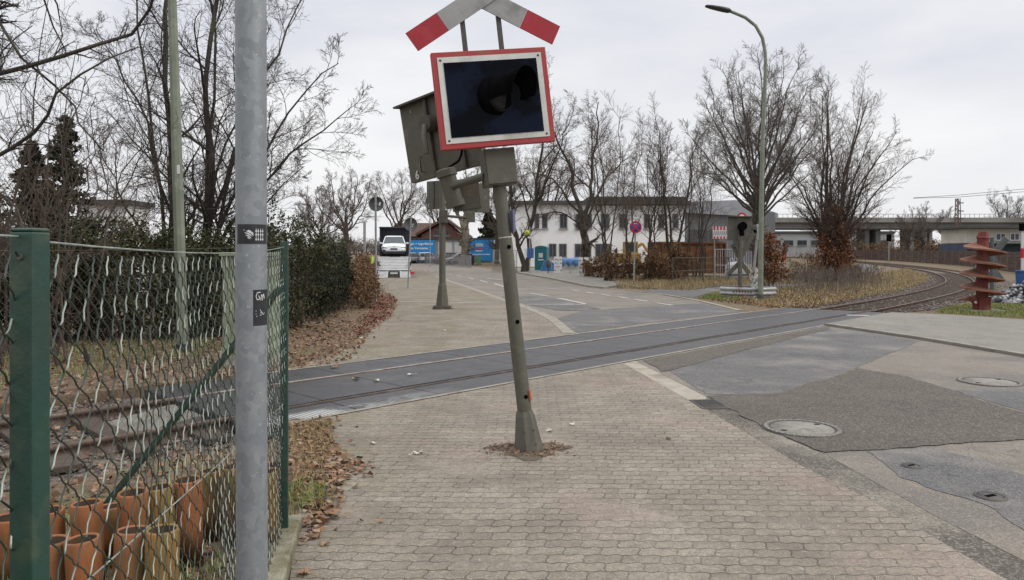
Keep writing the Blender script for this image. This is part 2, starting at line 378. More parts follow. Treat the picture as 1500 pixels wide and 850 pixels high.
def kids(P, Rr, nper, rng, tmin, ang, ratio, K, up, wander, prof=None, rmin=0.004, rk=0.62, tmax=1.0, absl=None):
    N_, K0 = P.shape[:2]
    plen = np.sum(np.linalg.norm(np.diff(P, axis=1), axis=2), axis=1)
    t = (np.arange(nper)[None, :]+rng.random((N_, nper)))/nper; t = tmin+(tmax-tmin)*t
    f = t*(K0-1); i = np.minimum(f.astype(int), K0-2); w_ = (f-i)[..., None]; r_ = np.arange(N_)[:, None]
    pos = P[r_, i]*(1-w_)+P[r_, i+1]*w_; tan = P[r_, i+1]-P[r_, i]; tan /= np.linalg.norm(tan, axis=2, keepdims=True)+1e-9
    rad = Rr[r_, i]*(1-w_[..., 0])+Rr[r_, i+1]*w_[..., 0]
    q = rng.normal(size=(N_, nper, 3)); q -= tan*np.sum(q*tan, 2, keepdims=True); q /= np.linalg.norm(q, axis=2, keepdims=True)+1e-9
    a = np.radians(rng.uniform(ang[0], ang[1], (N_, nper)))[..., None]
    d = tan*np.cos(a)+q*np.sin(a)
    ln = (plen[:, None] if absl is None else absl)*ratio*(prof(t) if prof else (1.15-0.7*t))*rng.uniform(0.65, 1.2, (N_, nper))
    step = (ln/(K-1))[..., None]; pts = [pos]; 
    for k in range(K-1):
        d = d+rng.normal(size=d.shape)*wander+np.array([0, 0, up]); d /= np.linalg.norm(d, axis=2, keepdims=True)+1e-9
        pts.append(pts[-1]+d*step)
    Q = np.stack(pts, 2).reshape(-1, K, 3)
    r0 = np.maximum(np.minimum(rad*rk*rng.uniform(0.75, 1.1, rad.shape), rad*0.9), rmin).reshape(-1, 1)
    RR = np.maximum(r0*(1-0.8*np.linspace(0, 1, K))[None], rmin*0.55)
    return Q, RR
def stem_poly(base, tip, K, rng, wander, bend=(0, 0, 0)):
    t = np.linspace(0, 1, K)[:, None]; base = np.array(base, float); tip = np.array(tip, float)
    p = base*(1-t)+tip*t+np.array(bend)*(4*t*(1-t)); 
    n_ = np.cumsum(rng.normal(size=(K, 3))*wander, axis=0); n_ -= n_[0]; n_ = n_-t*n_[-1]
    return p+n_
def tree(name, label, base, stems, levels, bark, twig, seed, cat='tree', group=None, leaves=None):
    """stems: (base xyz, tip xyz, r0, r1, bend, wander); levels: dicts for kids()"""
    rng = np.random.default_rng(seed); t = thing(name, label, cat, base, group=group)
    K = 12; P = []; Rr = []
    for s in stems:
        P.append(stem_poly(s[0], s[1], K, rng, s[5] if len(s) > 5 else 0.06, s[4] if len(s) > 4 else (0, 0, 0)))
        tt = np.linspace(0, 1, K); rr = s[2]+(s[3]-s[2])*tt**0.8
        if s[0][2] < 0.1: rr[0] *= 1.35
        Rr.append(rr)
    P = np.array(P); Rr = np.array(Rr); lo = [(P, Rr, 10)]; hi = []; cur = (P, Rr)
    for j, lv in enumerate(levels):
        lv = dict(lv); n = lv.pop('n'); sides = lv.pop('sides', 5 if j == 0 else (4 if j == 1 else 3))
        cur = kids(cur[0], cur[1], n, rng, **lv)
        (lo if j == 0 else hi).append((*cur, sides))
    tubes_obj('trunk', lo, bark, t); tubes_obj('crown', hi, twig, t)
    if leaves:
        tips = cur[0][:, -1]; k = min(leaves[0], len(tips)); idx = rng.choice(len(tips), k, replace=False)
        V, Q = leaf_cards(tips[idx], leaves[1], rng); mesh_np('foliage', V, Q, None, leaves[2], t)
    return t
# ------------------------------------------------------------------ palette
paver('paving_stones')
asphalt('asphalt_old', (0.192, 0.168, 0.137), (0.148, 0.130, 0.107), (0.33, 0.295, 0.245), (0.112, 0.104, 0.094), 0.5)
asphalt('asphalt_blue', (0.083, 0.081, 0.079), (0.118, 0.112, 0.104), (0.27, 0.26, 0.25), (0.19, 0.175, 0.155), 0.5)
asphalt('asphalt_coarse', (0.083, 0.071, 0.057), (0.062, 0.054, 0.044), (0.25, 0.215, 0.175), None, 0.6, 75)
asphalt('asphalt_pale', (0.215, 0.197, 0.167), (0.16, 0.148, 0.127), (0.38, 0.36, 0.32), (0.165, 0.155, 0.14), 0.4)
asphalt('gutter_grit', (0.090, 0.078, 0.061), (0.058, 0.051, 0.040), (0.34, 0.31, 0.255), (0.25, 0.225, 0.18), 0.55, 70)
mat('kerb_stone', (0.285, 0.262, 0.218), (0.21, 0.19, 0.155), 4, 0.85, bump=0.5, bscale=60, c3=(0.16, 0.14, 0.10), s3=2, coords='World')
mat('marking_white', (0.50, 0.485, 0.45), (0.28, 0.265, 0.235), 9, 0.7, contrast=(0.45, 0.6), coords='World')
mat('ballast', (0.155, 0.13, 0.11), (0.07, 0.057, 0.047), 22, 0.9, bump=1.0, bscale=24, c3=(0.22, 0.15, 0.09), s3=1.6, coords='World')
mat('verge_soil', (0.17, 0.12, 0.073), (0.095, 0.065, 0.041), 9, 0.95, bump=1.0, bscale=22, c3=(0.13, 0.13, 0.052), s3=0.5, coords='World')
mat('field_soil', (0.19, 0.15, 0.085), (0.105, 0.082, 0.05), 2, 0.95, bump=0.8, bscale=8, c3=(0.10, 0.12, 0.04), s3=0.1, coords='World')
mat('rail_steel', (0.125, 0.080, 0.058), (0.075, 0.048, 0.036), 14, 0.65, 0.2, bump=0.2, coords='World', c3=(0.21, 0.165, 0.13), s3=3)
mat('sleeper_wood', (0.10, 0.075, 0.055), (0.055, 0.042, 0.033), 6, 0.9, bump=0.6, stretch=(1, 8, 8))
mat('bark_dark', (0.062, 0.052, 0.043), (0.034, 0.028, 0.023), 7, 0.9, bump=0.8, bscale=20, c3=(0.075, 0.078, 0.04), s3=1.2)
mat('bark_grey', (0.115, 0.098, 0.082), (0.066, 0.056, 0.047), 6, 0.9, bump=0.8, bscale=16)
mat('bark_brown', (0.088, 0.066, 0.053), (0.052, 0.040, 0.033), 6, 0.9, bump=0.6, bscale=16)
mat('bark_plane', (0.24, 0.20, 0.15), (0.11, 0.095, 0.075), 4, 0.85)
mat('twig_dark', (0.043, 0.034, 0.028), (0.064, 0.050, 0.040), 3, 0.9)
mat('twig_grey', (0.14, 0.115, 0.096), (0.09, 0.073, 0.061), 3, 0.9)
mat('twig_brown', (0.135, 0.098, 0.075), (0.08, 0.058, 0.045), 3, 0.9)
mat('leaf_evergreen', (0,0,0), island=[(0.016, 0.022, 0.012), (0.034, 0.042, 0.018), (0.058, 0.066, 0.028), (0.028, 0.036, 0.018), (0.085, 0.078, 0.038), (0.045, 0.05, 0.022), (0.125, 0.115, 0.055)])
mat('leaf_hedge', (0,0,0), island=[(0.010, 0.014, 0.009), (0.020, 0.027, 0.013), (0.032, 0.037, 0.018), (0.014, 0.018, 0.011), (0.055, 0.043, 0.025)])
mat('leaf_conifer', (0,0,0), island=[(0.014, 0.022, 0.015), (0.026, 0.036, 0.020), (0.042, 0.036, 0.022), (0.018, 0.026, 0.018)])
mat('leaf_beech', (0,0,0), rough=0.7, island=[(0.16, 0.062, 0.030), (0.235, 0.105, 0.055), (0.12, 0.05, 0.027), (0.27, 0.14, 0.078), (0.085, 0.042, 0.026)])
mat('leaf_hornbeam', (0,0,0), rough=0.7, island=[(0.15, 0.088, 0.04), (0.21, 0.13, 0.065), (0.115, 0.06, 0.032), (0.09, 0.05, 0.028), (0.24, 0.155, 0.08)])
mat('leaf_litter', (0,0,0), rough=0.75, island=[(0.165, 0.085, 0.046), (0.26, 0.15, 0.085), (0.105, 0.052, 0.032), (0.33, 0.225, 0.145), (0.19, 0.105, 0.056), (0.075, 0.043, 0.03), (0.37, 0.28, 0.20)])
mat('leaf_red', (0,0,0), rough=0.75, island=[(0.17, 0.055, 0.035), (0.22, 0.08, 0.05), (0.10, 0.038, 0.028), (0.28, 0.13, 0.08)])
mat('grass_dead', (0,0,0), rough=0.85, island=[(0.34, 0.26, 0.14), (0.26, 0.18, 0.095), (0.40, 0.32, 0.19), (0.19, 0.135, 0.075), (0.20, 0.20, 0.075)])
mat('grass_green', (0,0,0), rough=0.8, island=[(0.10, 0.16, 0.035), (0.17, 0.22, 0.06), (0.24, 0.24, 0.09), (0.13, 0.18, 0.045), (0.30, 0.26, 0.13)])
def ribbed():
    m = bpy.data.materials.new('crossing_rubber'); m.use_nodes = True; MATS['crossing_rubber'] = m; t = m.node_tree; n = t.nodes; l = t.links.new; b = n['Principled BSDF']
    tc = n.new('ShaderNodeTexCoord'); g = n.new('ShaderNodeNewGeometry')
    wv = n.new('ShaderNodeTexWave'); wv.wave_type = 'BANDS'; wv.bands_direction = 'X'; wv.inputs['Scale'].default_value = 6.4; l(tc.outputs['Object'], wv.inputs[0])
    z = n.new('ShaderNodeTexNoise'); z.inputs['Scale'].default_value = 1.4; z.inputs['Detail'].default_value = 9; z.inputs['Roughness'].default_value = 0.7; l(g.outputs['Position'], z.inputs[0])
    z2 = n.new('ShaderNodeTexNoise'); z2.inputs['Scale'].default_value = 30; z2.inputs['Detail'].default_value = 6; l(g.outputs['Position'], z2.inputs[0])
    def mr(o, a, bb, c0=0., c1=1.):
        q = n.new('ShaderNodeMapRange'); q.inputs[1].default_value = a; q.inputs[2].default_value = bb; q.inputs[3].default_value = c0; q.inputs[4].default_value = c1; l(o, q.inputs[0]); return q.outputs[0]
    def mixc(f, A, B):
        q = n.new('ShaderNodeMix'); q.data_type = 'RGBA'; l(f, q.inputs[0])
        for i, x in ((6, A), (7, B)):
            if isinstance(x, tuple): q.inputs[i].default_value = (*x, 1)
            else: l(x, q.inputs[i])
        return q.outputs[2]
    c = mixc(mr(z.outputs[0], 0.35, 0.7), (0.022, 0.0225, 0.024), (0.056, 0.054, 0.052))
    c = mixc(mr(z2.outputs[0], 0.55, 0.75, 0, 0.5), c, (0.14, 0.13, 0.12))
    # the carriageway wheels have worn and greyed the panels; the footway end is darker
    sx = n.new('ShaderNodeSeparateXYZ'); l(g.outputs['Position'], sx.inputs[0])
    c = mixc(mr(sx.outputs[0], -1, 4, 0, 0.55), c, (0.115, 0.112, 0.109))
    c = mixc(mr(wv.outputs[0], 0.35, 0.75, 0.0, 0.9), c, (0.012, 0.012, 0.013))
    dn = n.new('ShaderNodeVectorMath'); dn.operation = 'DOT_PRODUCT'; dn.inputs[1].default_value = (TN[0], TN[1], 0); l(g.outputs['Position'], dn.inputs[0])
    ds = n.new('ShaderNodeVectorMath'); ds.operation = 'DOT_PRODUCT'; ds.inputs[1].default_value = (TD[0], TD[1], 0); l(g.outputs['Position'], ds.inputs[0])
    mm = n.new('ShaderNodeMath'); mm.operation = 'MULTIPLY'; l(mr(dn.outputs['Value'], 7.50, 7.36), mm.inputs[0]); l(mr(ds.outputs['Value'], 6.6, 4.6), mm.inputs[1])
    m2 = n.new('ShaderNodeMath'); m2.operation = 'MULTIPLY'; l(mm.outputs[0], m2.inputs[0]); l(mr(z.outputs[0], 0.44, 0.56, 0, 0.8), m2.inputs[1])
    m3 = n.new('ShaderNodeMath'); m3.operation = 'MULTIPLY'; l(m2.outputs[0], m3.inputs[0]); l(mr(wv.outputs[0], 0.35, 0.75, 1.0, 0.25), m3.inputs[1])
    c = mixc(m3.outputs[0], c, (0.50, 0.49, 0.47))     # glare on the near row at the footway end, painted in as whitish colour
    l(c, b.inputs['Base Color']); b.inputs['Specular IOR Level'].default_value = 0.5
    l(mr(z.outputs[0], 0.4, 0.65, 0.38, 0.62), b.inputs['Roughness'])
    bn = n.new('ShaderNodeBump'); bn.inputs['Strength'].default_value = 0.6; bn.inputs['Distance'].default_value = 0.006; bn.invert = True; l(wv.outputs[0], bn.inputs['Height']); l(bn.outputs[0], b.inputs['Normal'])
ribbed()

# ------------------------------------------------------------------ railway line
inner_px = [(1309, 435), (1374, 422), (1403, 411), (1405, 405), (1387, 397)]
lr = [TP(s, 9.2825) for s in (-14, -6, 2, 10, 18, 23)]
lr += [(15.6, 30.2), (21.4, 37.6), (27.3, 46.4), (32.8, 56.5), (37.8, 67.5), (42.2, 79.5), (45.8, 91), (49, 103), (53, 120), (57, 140)]
def resample(P, step):
    P = np.array(P, float); out = []
    for i in range(len(P)-1):
        p0 = P[max(i-1, 0)]; p1 = P[i]; p2 = P[i+1]; p3 = P[min(i+2, len(P)-1)]
        k = max(1, int(np.linalg.norm(p2-p1)/step))
        for j in range(k):
            t = j/k; out.append(0.5*(2*p1+(p2-p0)*t+(2*p0-5*p1+4*p2-p3)*t*t+(3*p1-p0-3*p2+p3)*t**3))
    out.append(P[-1]); return np.array(out)
RL = resample(lr, 0.9)
_t = np.gradient(RL, axis=0); _t /= np.linalg.norm(_t, axis=1, keepdims=True); RNORM = np.stack([-_t[:, 1], _t[:, 0]], 1)
def off(d): return RL+RNORM*d                       # positive = to the left of the left-hand rail
# ------------------------------------------------------------------ ground, verges, roads
sheet('ground', [(-700, -200), (900, -200), (900, 1400), (-700, 1400)], -0.17, MATS['field_soil'], px=False)
bal = np.concatenate([off(1.6), off(-3.1)[::-1]])
sheet('ballast', [tuple(p) for p in bal], -0.145, MATS['ballast'], px=False)
i0 = int(np.argmin(np.abs(RL[:, 0]-TP(23.4, 9.28)[0])))
far = [TP(-14, 10.55), TP(3.2, 10.5), TP(23.45, 10.32)]+[tuple(p) for p in off(1.35)[i0+2::3]]+[(75, 300), (-220, 300), (-220, 5)]
sheet('verge_far', far, -0.006, MATS['verge_soil'], px=False, skirt=0.14)
rgt = [TP(10.0, 6.9), TP(23.45, 6.98)]+[tuple(p) for p in off(-2.85)[i0+2::3]]+[(180, 140), (180, -8), (3.4, -8), (3.2, 1.5), (2.6, 6), (2.2, 9.6)]
sheet('verge_near_road', rgt, -0.006, MATS['verge_soil'], px=False, skirt=0.14)
sheet('verge_by_fence', [TP(-14, 6.55), TP(3.4, 6.6), TP(4.6, 6.95), (-1.5, 7.6), (-1.2, 5.2), (0.2, 1), (0.4, -8), (-16, -8)], -0.006, MATS['verge_soil'], px=False, skirt=0.14)
gut_in = [G(916, 532), G(1037, 602), G(1174, 683), G(1265, 728), G(1500, 865), (3.0, 1.5), (3.2, -8)]
gut_out = [G(938, 529), G(1034, 581), G(1108, 622), G(1209, 666), G(1366, 754), G(1500, 822), (3.3, 1.5), (3.5, -8)]
kerb_r = [TP(18.35, 7.06), G(1346, 498), G(1500, 524), (9.3, 9), (9.8, 4), (10.2, -8)]
sheet('sidewalk', [TP(4.28, 7.06), (-1.87, 7.2), (-1.74, 6.3), (-1.5, 5.2), (-1.22, 4.05), (-0.6, 0.5), (-0.4, -8)]+gut_in[::-1][:-1]+[TP(9.9, 7.06)], 0.004, MATS['paving_stones'], px=False, skirt=0.15)
sheet('gutter', [TP(9.9, 7.06)]+gut_in[1:2]+gut_out[1:2]+[TP(10.25, 7.06)], 0.0, mat('gutter_concrete', (0.36, 0.325, 0.265), (0.28, 0.25, 0.20), 5, 0.88, bump=0.5, bscale=70, c3=(0.17, 0.15, 0.11), s3=1.6, coords='World'), px=False, skirt=0.15)
sheet('gutter', gut_in[1:]+gut_out[1:][::-1], 0.0, MATS['gutter_grit'], px=False, skirt=0.15)
sheet('road', [TP(10.25, 7.06)]+gut_out[1:]+kerb_r[::-1], 0.003, MATS['asphalt_old'], px=False, skirt=0.15)
def inset(seq, d):  # thin line alongside an edge
    a = np.array(seq); t = np.gradient(a, axis=0); t /= np.linalg.norm(t, axis=1, keepdims=True); n = np.stack([-t[:, 1], t[:, 0]], 1); return [tuple(p) for p in a+n*d]
fine = [tuple(p) for p in resample(gut_in, 0.4)]
pass
sheet('asphalt_patch', [(981, 544), (1090, 514), (1214, 483), (1290, 490), (1346, 501), (1305, 518), (1255, 539), (1210, 560), (1180, 569), (1143, 577), (1090, 579), (1034, 578)], 0.007, MATS['asphalt_blue'])
sheet('asphalt_patch', [(943, 529), (1075, 504), (1214, 478.5), (1216, 483), (1090, 514), (981, 544), (970, 545)], 0.011, MATS['asphalt_coarse'])
sheet('asphalt_patch', [(1034, 580.5), (1090, 580), (1143, 578), (1184, 562), (1215, 556), (1255, 540), (1330, 553), (1396, 573), (1445, 590), (1520, 612), (1520, 643), (1390, 652), (1280, 661), (1209, 664), (1180, 654), (1163, 646), (1106, 620)], 0.011, MATS['asphalt_coarse'])
sheet('asphalt_patch', [(1270, 661), (1361, 657), (1440, 676), (1520, 705), (1520, 790), (1440, 738), (1380, 722), (1320, 700)], 0.007, MATS['asphalt_blue'])
sheet('asphalt_patch', [(1396, 573), (1450, 568), (1520, 566), (1520, 609), (1445, 588)], 0.007, MATS['asphalt_blue'])
# pavement beyond the near road, a low kerb in front
RP = [TP(18.35, 7.06), G(1346, 498), G(1500, 524), (9.3, 9), (9.8, 4), (10.2, -8), (60, -8), (60, 16), G(1600, 478), G(1500, 471), G(1400, 464), TP(23.3, 7.02)]
sheet('pavement_opposite', RP, 0.05, MATS['asphalt_pale'], px=False, skirt=0.2)
kr = [tuple(p) for p in resample(kerb_r, 0.6)]
sheet('kerb', kr+inset(kr, 0.13)[::-1], 0.062, MATS['kerb_stone'], px=False, skirt=0.1)
# beyond the track
road_l = [(843, 489), (815, 467), (780, 452), (735, 437), (680, 418), (640, 404.5), (612, 394.5), (590, 388)]
road_r = [(1092, 458.6), (1080, 455.5), (1015, 440), (960, 430.5), (905, 424.5), (862, 421), (810, 410), (759, 401), (700, 391.5), (640, 386.5), (590, 384.5)]
sheet('road_beyond', [TP(14.2, 10.25), *[G(*p) for p in road_l], *[G(*p) for p in road_r[:0:-1]], TP(20.6, 10.25)], 0.003, MATS['asphalt_old'], px=False)
sheet('sidewalk_beyond', [TP(5.6, 10.25), G(532, 505), G(546, 480), G(566, 455), G(566, 440), G(545, 410), G(530, 398), G(520, 391), *[G(*p) for p in road_l[::-1]], TP(14.15, 10.25)], 0.008, MATS['paving_stones'], px=False)
rl = [tuple(p) for p in resample([G(*p) for p in road_l[:6]], 0.7)]
sheet('kerb_beyond', rl+inset(rl, 0.28)[::-1], 0.014, MATS['kerb_stone'], px=False)
sheet('asphalt_patch', [(846, 488), (816, 467), (850, 457), (905, 452), (962, 449), (1010, 445.5), (1030, 445), (1085, 457.5), (960, 471.5)], 0.009, MATS['asphalt_blue'])
sheet('asphalt_patch', [(735, 436), (790, 433.5), (850, 446), (880, 453), (850, 456), (815, 455), (775, 447)], 0.012, MATS['asphalt_blue'])
kv_ = [tuple(p) for p in resample([G(*p) for p in road_r[1:6]], 0.8)]
sheet('kerb_beyond', kv_+inset(kv_, -0.22)[::-1], 0.015, MATS['kerb_stone'], px=False)
sheet('pavement_island', [(759, 400.5), (810, 409.5), (862, 420.5), (885, 423), (915, 419), (940, 424), (905, 412), (885, 404), (850, 397.5), (800, 394), (757, 394)], 0.09, MATS['asphalt_pale'], skirt=0.12)
ke = [tuple(p) for p in resample([G(*p) for p in [(757, 400.5), (810, 410), (862, 421), (885, 423.5)]], 1.0)]
sheet('kerb', ke+inset(ke, 0.25)[::-1], 0.098, MATS['kerb_stone'], px=False, skirt=0.12)
sheet('side_lane', [(940, 426), (1014, 437), (1040, 429), (1062, 425), (1110, 421), (1190, 418), (1190, 414.5), (1060, 417), (980, 421)], 0.008, MATS['asphalt_blue'])
sheet('garden_path', [(1262, 386), (1275, 388), (1290, 392), (1288, 397), (1270, 399.5), (1250, 402), (1240, 406), (1215, 408), (1240, 398), (1262, 393), (1255, 388)], 0.006, MATS['asphalt_blue'])
def line_px(a, b, wpx, name='road_marking'):
    a = Vector(G(*a)); b = Vector(G(*b)); d = (b-a).normalized(); n = Vector((-d.y, d.x))*wpx/2
    sheet(name, [tuple(a-n), tuple(b-n), tuple(b+n), tuple(a+n)], 0.017, MATS['marking_white'], px=False)
line_px((570, 442), (732, 445), 0.13); line_px((762, 446.5), (858, 446.5), 0.15); line_px((818, 437.5), (858, 446), 0.15)
for a, b in [((777, 430.5), (806, 435)), ((724, 416), (740, 421)), ((703, 411), (714, 414)), ((686, 407.2), (694, 409.2)), ((669, 404), (676, 405.6)), ((655, 401.6), (661, 402.7)), ((642, 399.4), (647, 400.3)), ((631, 397.6), (635, 398.3)), ((621, 395.8), (625, 396.5)),
             ((837, 425), (848, 427)), ((858, 428.5), (870, 430.5)), ((881, 431.8), (894, 434)), ((906, 435.4), (920, 437.8)), ((931, 439.5), (948, 442.2)), ((962, 444.4), (985, 448)),
             ((712, 408), (738, 411)), ((800, 424), (838, 421.5)), ((758, 411.5), (772, 412.5))]:
    line_px(a, b, 0.14)
line_px((1240, 462.5), (1273, 463.2), 0.25)
# track furniture: rails, crossing panels, sleepers
def rail(name, d, label):
    prof = [(-0.07, -0.145), (0.07, -0.145), (0.07, -0.133), (0.012, -0.115), (0.012, -0.035), (0.036, -0.022), (0.036, 0.008), (0.030, 0.014), (-0.030, 0.014), (-0.036, 0.008), (-0.036, -0.022), (-0.012, -0.035), (-0.012, -0.115), (-0.07, -0.133)]
    C_ = off(d); n = len(prof); V = []; 
    for p, nn in zip(C_, RNORM):
        z0 = gz(p[1])
        for a, z in prof: V.append((p[0]-nn[0]*a, p[1]-nn[1]*a, z+z0))
    k = len(C_); Q = [(i*n+j, i*n+(j+1) % n, (i+1)*n+(j+1) % n, (i+1)*n+j) for i in range(k-1) for j in range(n)]
    return tag(mesh_np(name, V, Q, None, MATS['rail_steel']), label, 'rail')
def rail_shader():
    m = MATS['rail_steel']; t = m.node_tree; n = t.nodes; l = t.links.new; b = n['Principled BSDF']; src = b.inputs['Base Color'].links[0].from_socket
    g = n.new('ShaderNodeNewGeometry')
    def dot(v, src_):
        q = n.new('ShaderNodeVectorMath'); q.operation = 'DOT_PRODUCT'; q.inputs[1].default_value = v; l(src_, q.inputs[0]); return q.outputs['Value']
    def mr(o, a, bb, c0=0., c1=1.):
        q = n.new('ShaderNodeMapRange'); q.inputs[1].default_value = a; q.inputs[2].default_value = bb; q.inputs[3].default_value = c0; q.inputs[4].default_value = c1; l(o, q.inputs[0]); return q.outputs[0]
    def mul(a, c):
        q = n.new('ShaderNodeMath'); q.operation = 'MULTIPLY'; l(a, q.inputs[0]); l(c, q.inputs[1]); return q.outputs[0]
    s = dot((TD[0], TD[1], 0), g.outputs['Position']); top = mr(dot((0, 0, 1), g.outputs['Normal']), 0.8, 0.95)
    z = n.new('ShaderNodeTexNoise'); z.inputs['Scale'].default_value = 6; z.inputs['Detail'].default_value = 6; l(g.outputs['Position'], z.inputs[0])
    # heads ground bright by road wheels where the track crosses the road and footways
    f = mul(mul(mul(mul(mr(dot((TN[0], TN[1], 0), g.outputs['Position']), 8.3, 8.7, 0.0, 0.8), mr(s, 3.4, 4.2)), mr(s, 24.0, 23.0)), top), mr(z.outputs[0], 0.35, 0.6, 0.35, 0.95))
    q = n.new('ShaderNodeMix'); q.data_type = 'RGBA'; l(f, q.inputs[0]); l(src, q.inputs[6]); q.inputs[7].default_value = (0.36, 0.34, 0.315, 1); f2 = mul(mul(mul(mr(dot((TN[0], TN[1], 0), g.outputs['Position']), 8.7, 8.3), mr(s, 3.4, 4.2)), mr(s, 24.0, 23.0)), mr(z.outputs[0], 0.3, 0.6, 0.95, 0.55))
    q2 = n.new('ShaderNodeMix'); q2.data_type = 'RGBA'; l(f2, q2.inputs[0]); l(q.outputs[2], q2.inputs[6]); q2.inputs[7].default_value = (0.035, 0.025, 0.021, 1); l(q2.outputs[2], b.inputs['Base Color'])
    l(mr(f, 0, 1, 0.65, 0.4), b.inputs['Roughness'])
rail_shader()
rail('railway_rail', 0.0, 'rusty rail on the far side of the track, curving away left behind the crossing')
rail('railway_rail', -1.505, 'rusty rail nearest the camera, set in the dark crossing panels and passing behind the auger')
def panels(n0, n1, label, group, step=1.24):
    s = 3.6; first = None; i = 0
    ang = math.atan2(TD[1], TD[0]); w_ = n1-n0
    while s < 23.3:
        if first is None:
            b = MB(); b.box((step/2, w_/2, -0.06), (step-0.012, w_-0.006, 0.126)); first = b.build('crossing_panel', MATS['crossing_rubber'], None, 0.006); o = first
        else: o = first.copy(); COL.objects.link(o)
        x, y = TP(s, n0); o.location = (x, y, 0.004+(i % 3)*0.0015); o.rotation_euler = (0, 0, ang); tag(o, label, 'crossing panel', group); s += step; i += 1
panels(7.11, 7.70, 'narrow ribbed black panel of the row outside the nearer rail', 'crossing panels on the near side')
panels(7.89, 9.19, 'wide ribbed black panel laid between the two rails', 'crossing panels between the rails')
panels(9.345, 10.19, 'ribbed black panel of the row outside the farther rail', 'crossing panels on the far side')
for n0, n1 in ((7.03, 7.105), (10.195, 10.27)):
    sheet('crossing_edge', [TP(3.8 if n0 < 8 else 5.0, n0), TP(23.3, n0), TP(23.3, n1), TP(3.8 if n0 < 8 else 5.0, n1)], 0.013, MATS['kerb_stone'], px=False)
b = MB(); b.box((0, 0, -0.15), (0.24, 2.5, 0.06)); slp = b.build('railway_sleeper', MATS['sleeper_wood'], None, 0.01)
slp.location = (0, 0, 0); ctr = off(-0.7525); acc = 0; first = True
seg = np.linalg.norm(np.diff(ctr, axis=0), axis=1); cum = np.concatenate([[0], np.cumsum(seg)])
for s in np.arange(0.3, cum[-1]-0.5, 0.68):
    j = int(np.searchsorted(cum, s)); j = min(max(j, 1), len(ctr)-1); f = (s-cum[j-1])/seg[j-1]; p = ctr[j-1]*(1-f)+ctr[j]*f; t_ = _t[j]
    sl = p[0]*TD[0]+p[1]*TD[1]
    if 3.4 < sl < 23.5 or p[1] > 62 or sl < -5: continue
    o = slp if first else slp.copy()
    if not first: COL.objects.link(o)
    first = False; o.location = (p[0], p[1], 0.055+gz(p[1])); o.rotation_euler = (0, 0, math.atan2(t_[1], t_[0]))
    tag(o, 'dark sleeper under the rails beyond the crossing' if sl > 10 else 'dark sleeper under the rails behind the wire fence', 'sleeper', 'sleepers beyond the crossing' if sl > 10 else 'sleepers behind the wire fence')
# steel ramp at the left end of the crossing panels
b = MB(); x, y = TP(3.0, 8.55); b.add([(-0.5, -0.42, -0.13), (0.5, -0.42, -0.13), (0.5, 0.42, -0.13), (-0.5, 0.42, -0.13), (0.42, -0.42, -0.005), (0.5, -0.42, -0.005), (0.5, 0.42, -0.005), (0.42, 0.42, -0.005)], [(0, 4, 7, 3), (4, 5, 6, 7), (0, 1, 5, 4), (3, 7, 6, 2), (1, 2, 6, 5)])
mat('moss_concrete_plate', (0.20, 0.19, 0.155), (0.13, 0.12, 0.10), 5, 0.9, bump=0.6, bscale=40)
mat('concrete', (0.33, 0.31, 0.26), (0.22, 0.205, 0.165), 5, 0.9, bump=0.6, bscale=40, c3=(0.13, 0.125, 0.065), s3=3)
o = b.build('deflector_ramp', MATS['moss_concrete_plate']); o.location = (x, y, 0.0); o.rotation_euler = (0, 0, math.atan2(TD[1], TD[0])); tag(o, 'pale sloping deflector plate at the end of the black panels, between the rails', 'ramp')
# ------------------------------------------------------------------ foreground: fence, pipes, grey pole
mat('post_green', (0.013, 0.052, 0.040), (0.020, 0.046, 0.035), 5, 0.42, c3=(0.05, 0.075, 0.045), s3=9, spec=0.5, bump=0.1)
mat('wire_green', (0.02, 0.035, 0.028), (0.035, 0.05, 0.04), 9, 0.42)
mat('wire_pale_lit', (0.35, 0.385, 0.34), (0.15, 0.19, 0.16), 14, 0.38, 0.2)  # pale wire; on the mesh it stands for sky light painted on segments
mat('wire_thin', (0.16, 0.15, 0.135), (0.09, 0.075, 0.065), 9, 0.5, 0.4)
mat('moss_concrete', (0.21, 0.195, 0.125), (0.135, 0.125, 0.065), 7, 0.92, bump=0.9, bscale=45, c3=(0.30, 0.285, 0.22), s3=4)
mat('clay', (0.28, 0.098, 0.032), (0.145, 0.068, 0.027), 6, 0.72, bump=0.35, bscale=30, c3=(0.12, 0.105, 0.03), s3=3, contrast=(0.4, 0.65), stretch=(1.6, 1.6, 0.4), coords='World')
mat('clay_mossy', (0.24, 0.125, 0.032), (0.125, 0.11, 0.028), 5, 0.8, bump=0.35, bscale=30, c3=(0.36, 0.14, 0.045), s3=5, stretch=(1.8, 1.8, 0.35), coords='World')
mat('bare_soil', (0.13, 0.10, 0.07), (0.07, 0.055, 0.04), 15, 0.95)
fence = thing('chain_link_fence', 'dark green chain link fence with square posts and slanting brace around the clay pipes', 'fence', (-1.42, 4.6, 0))
FO = Vector((-1.42, 4.6, 0)); P0 = Vector((-0.79, 1.2, 0)); P1 = Vector((-1.42, 4.6, 0)); P2 = Vector((-5.6, 5.85, 0))
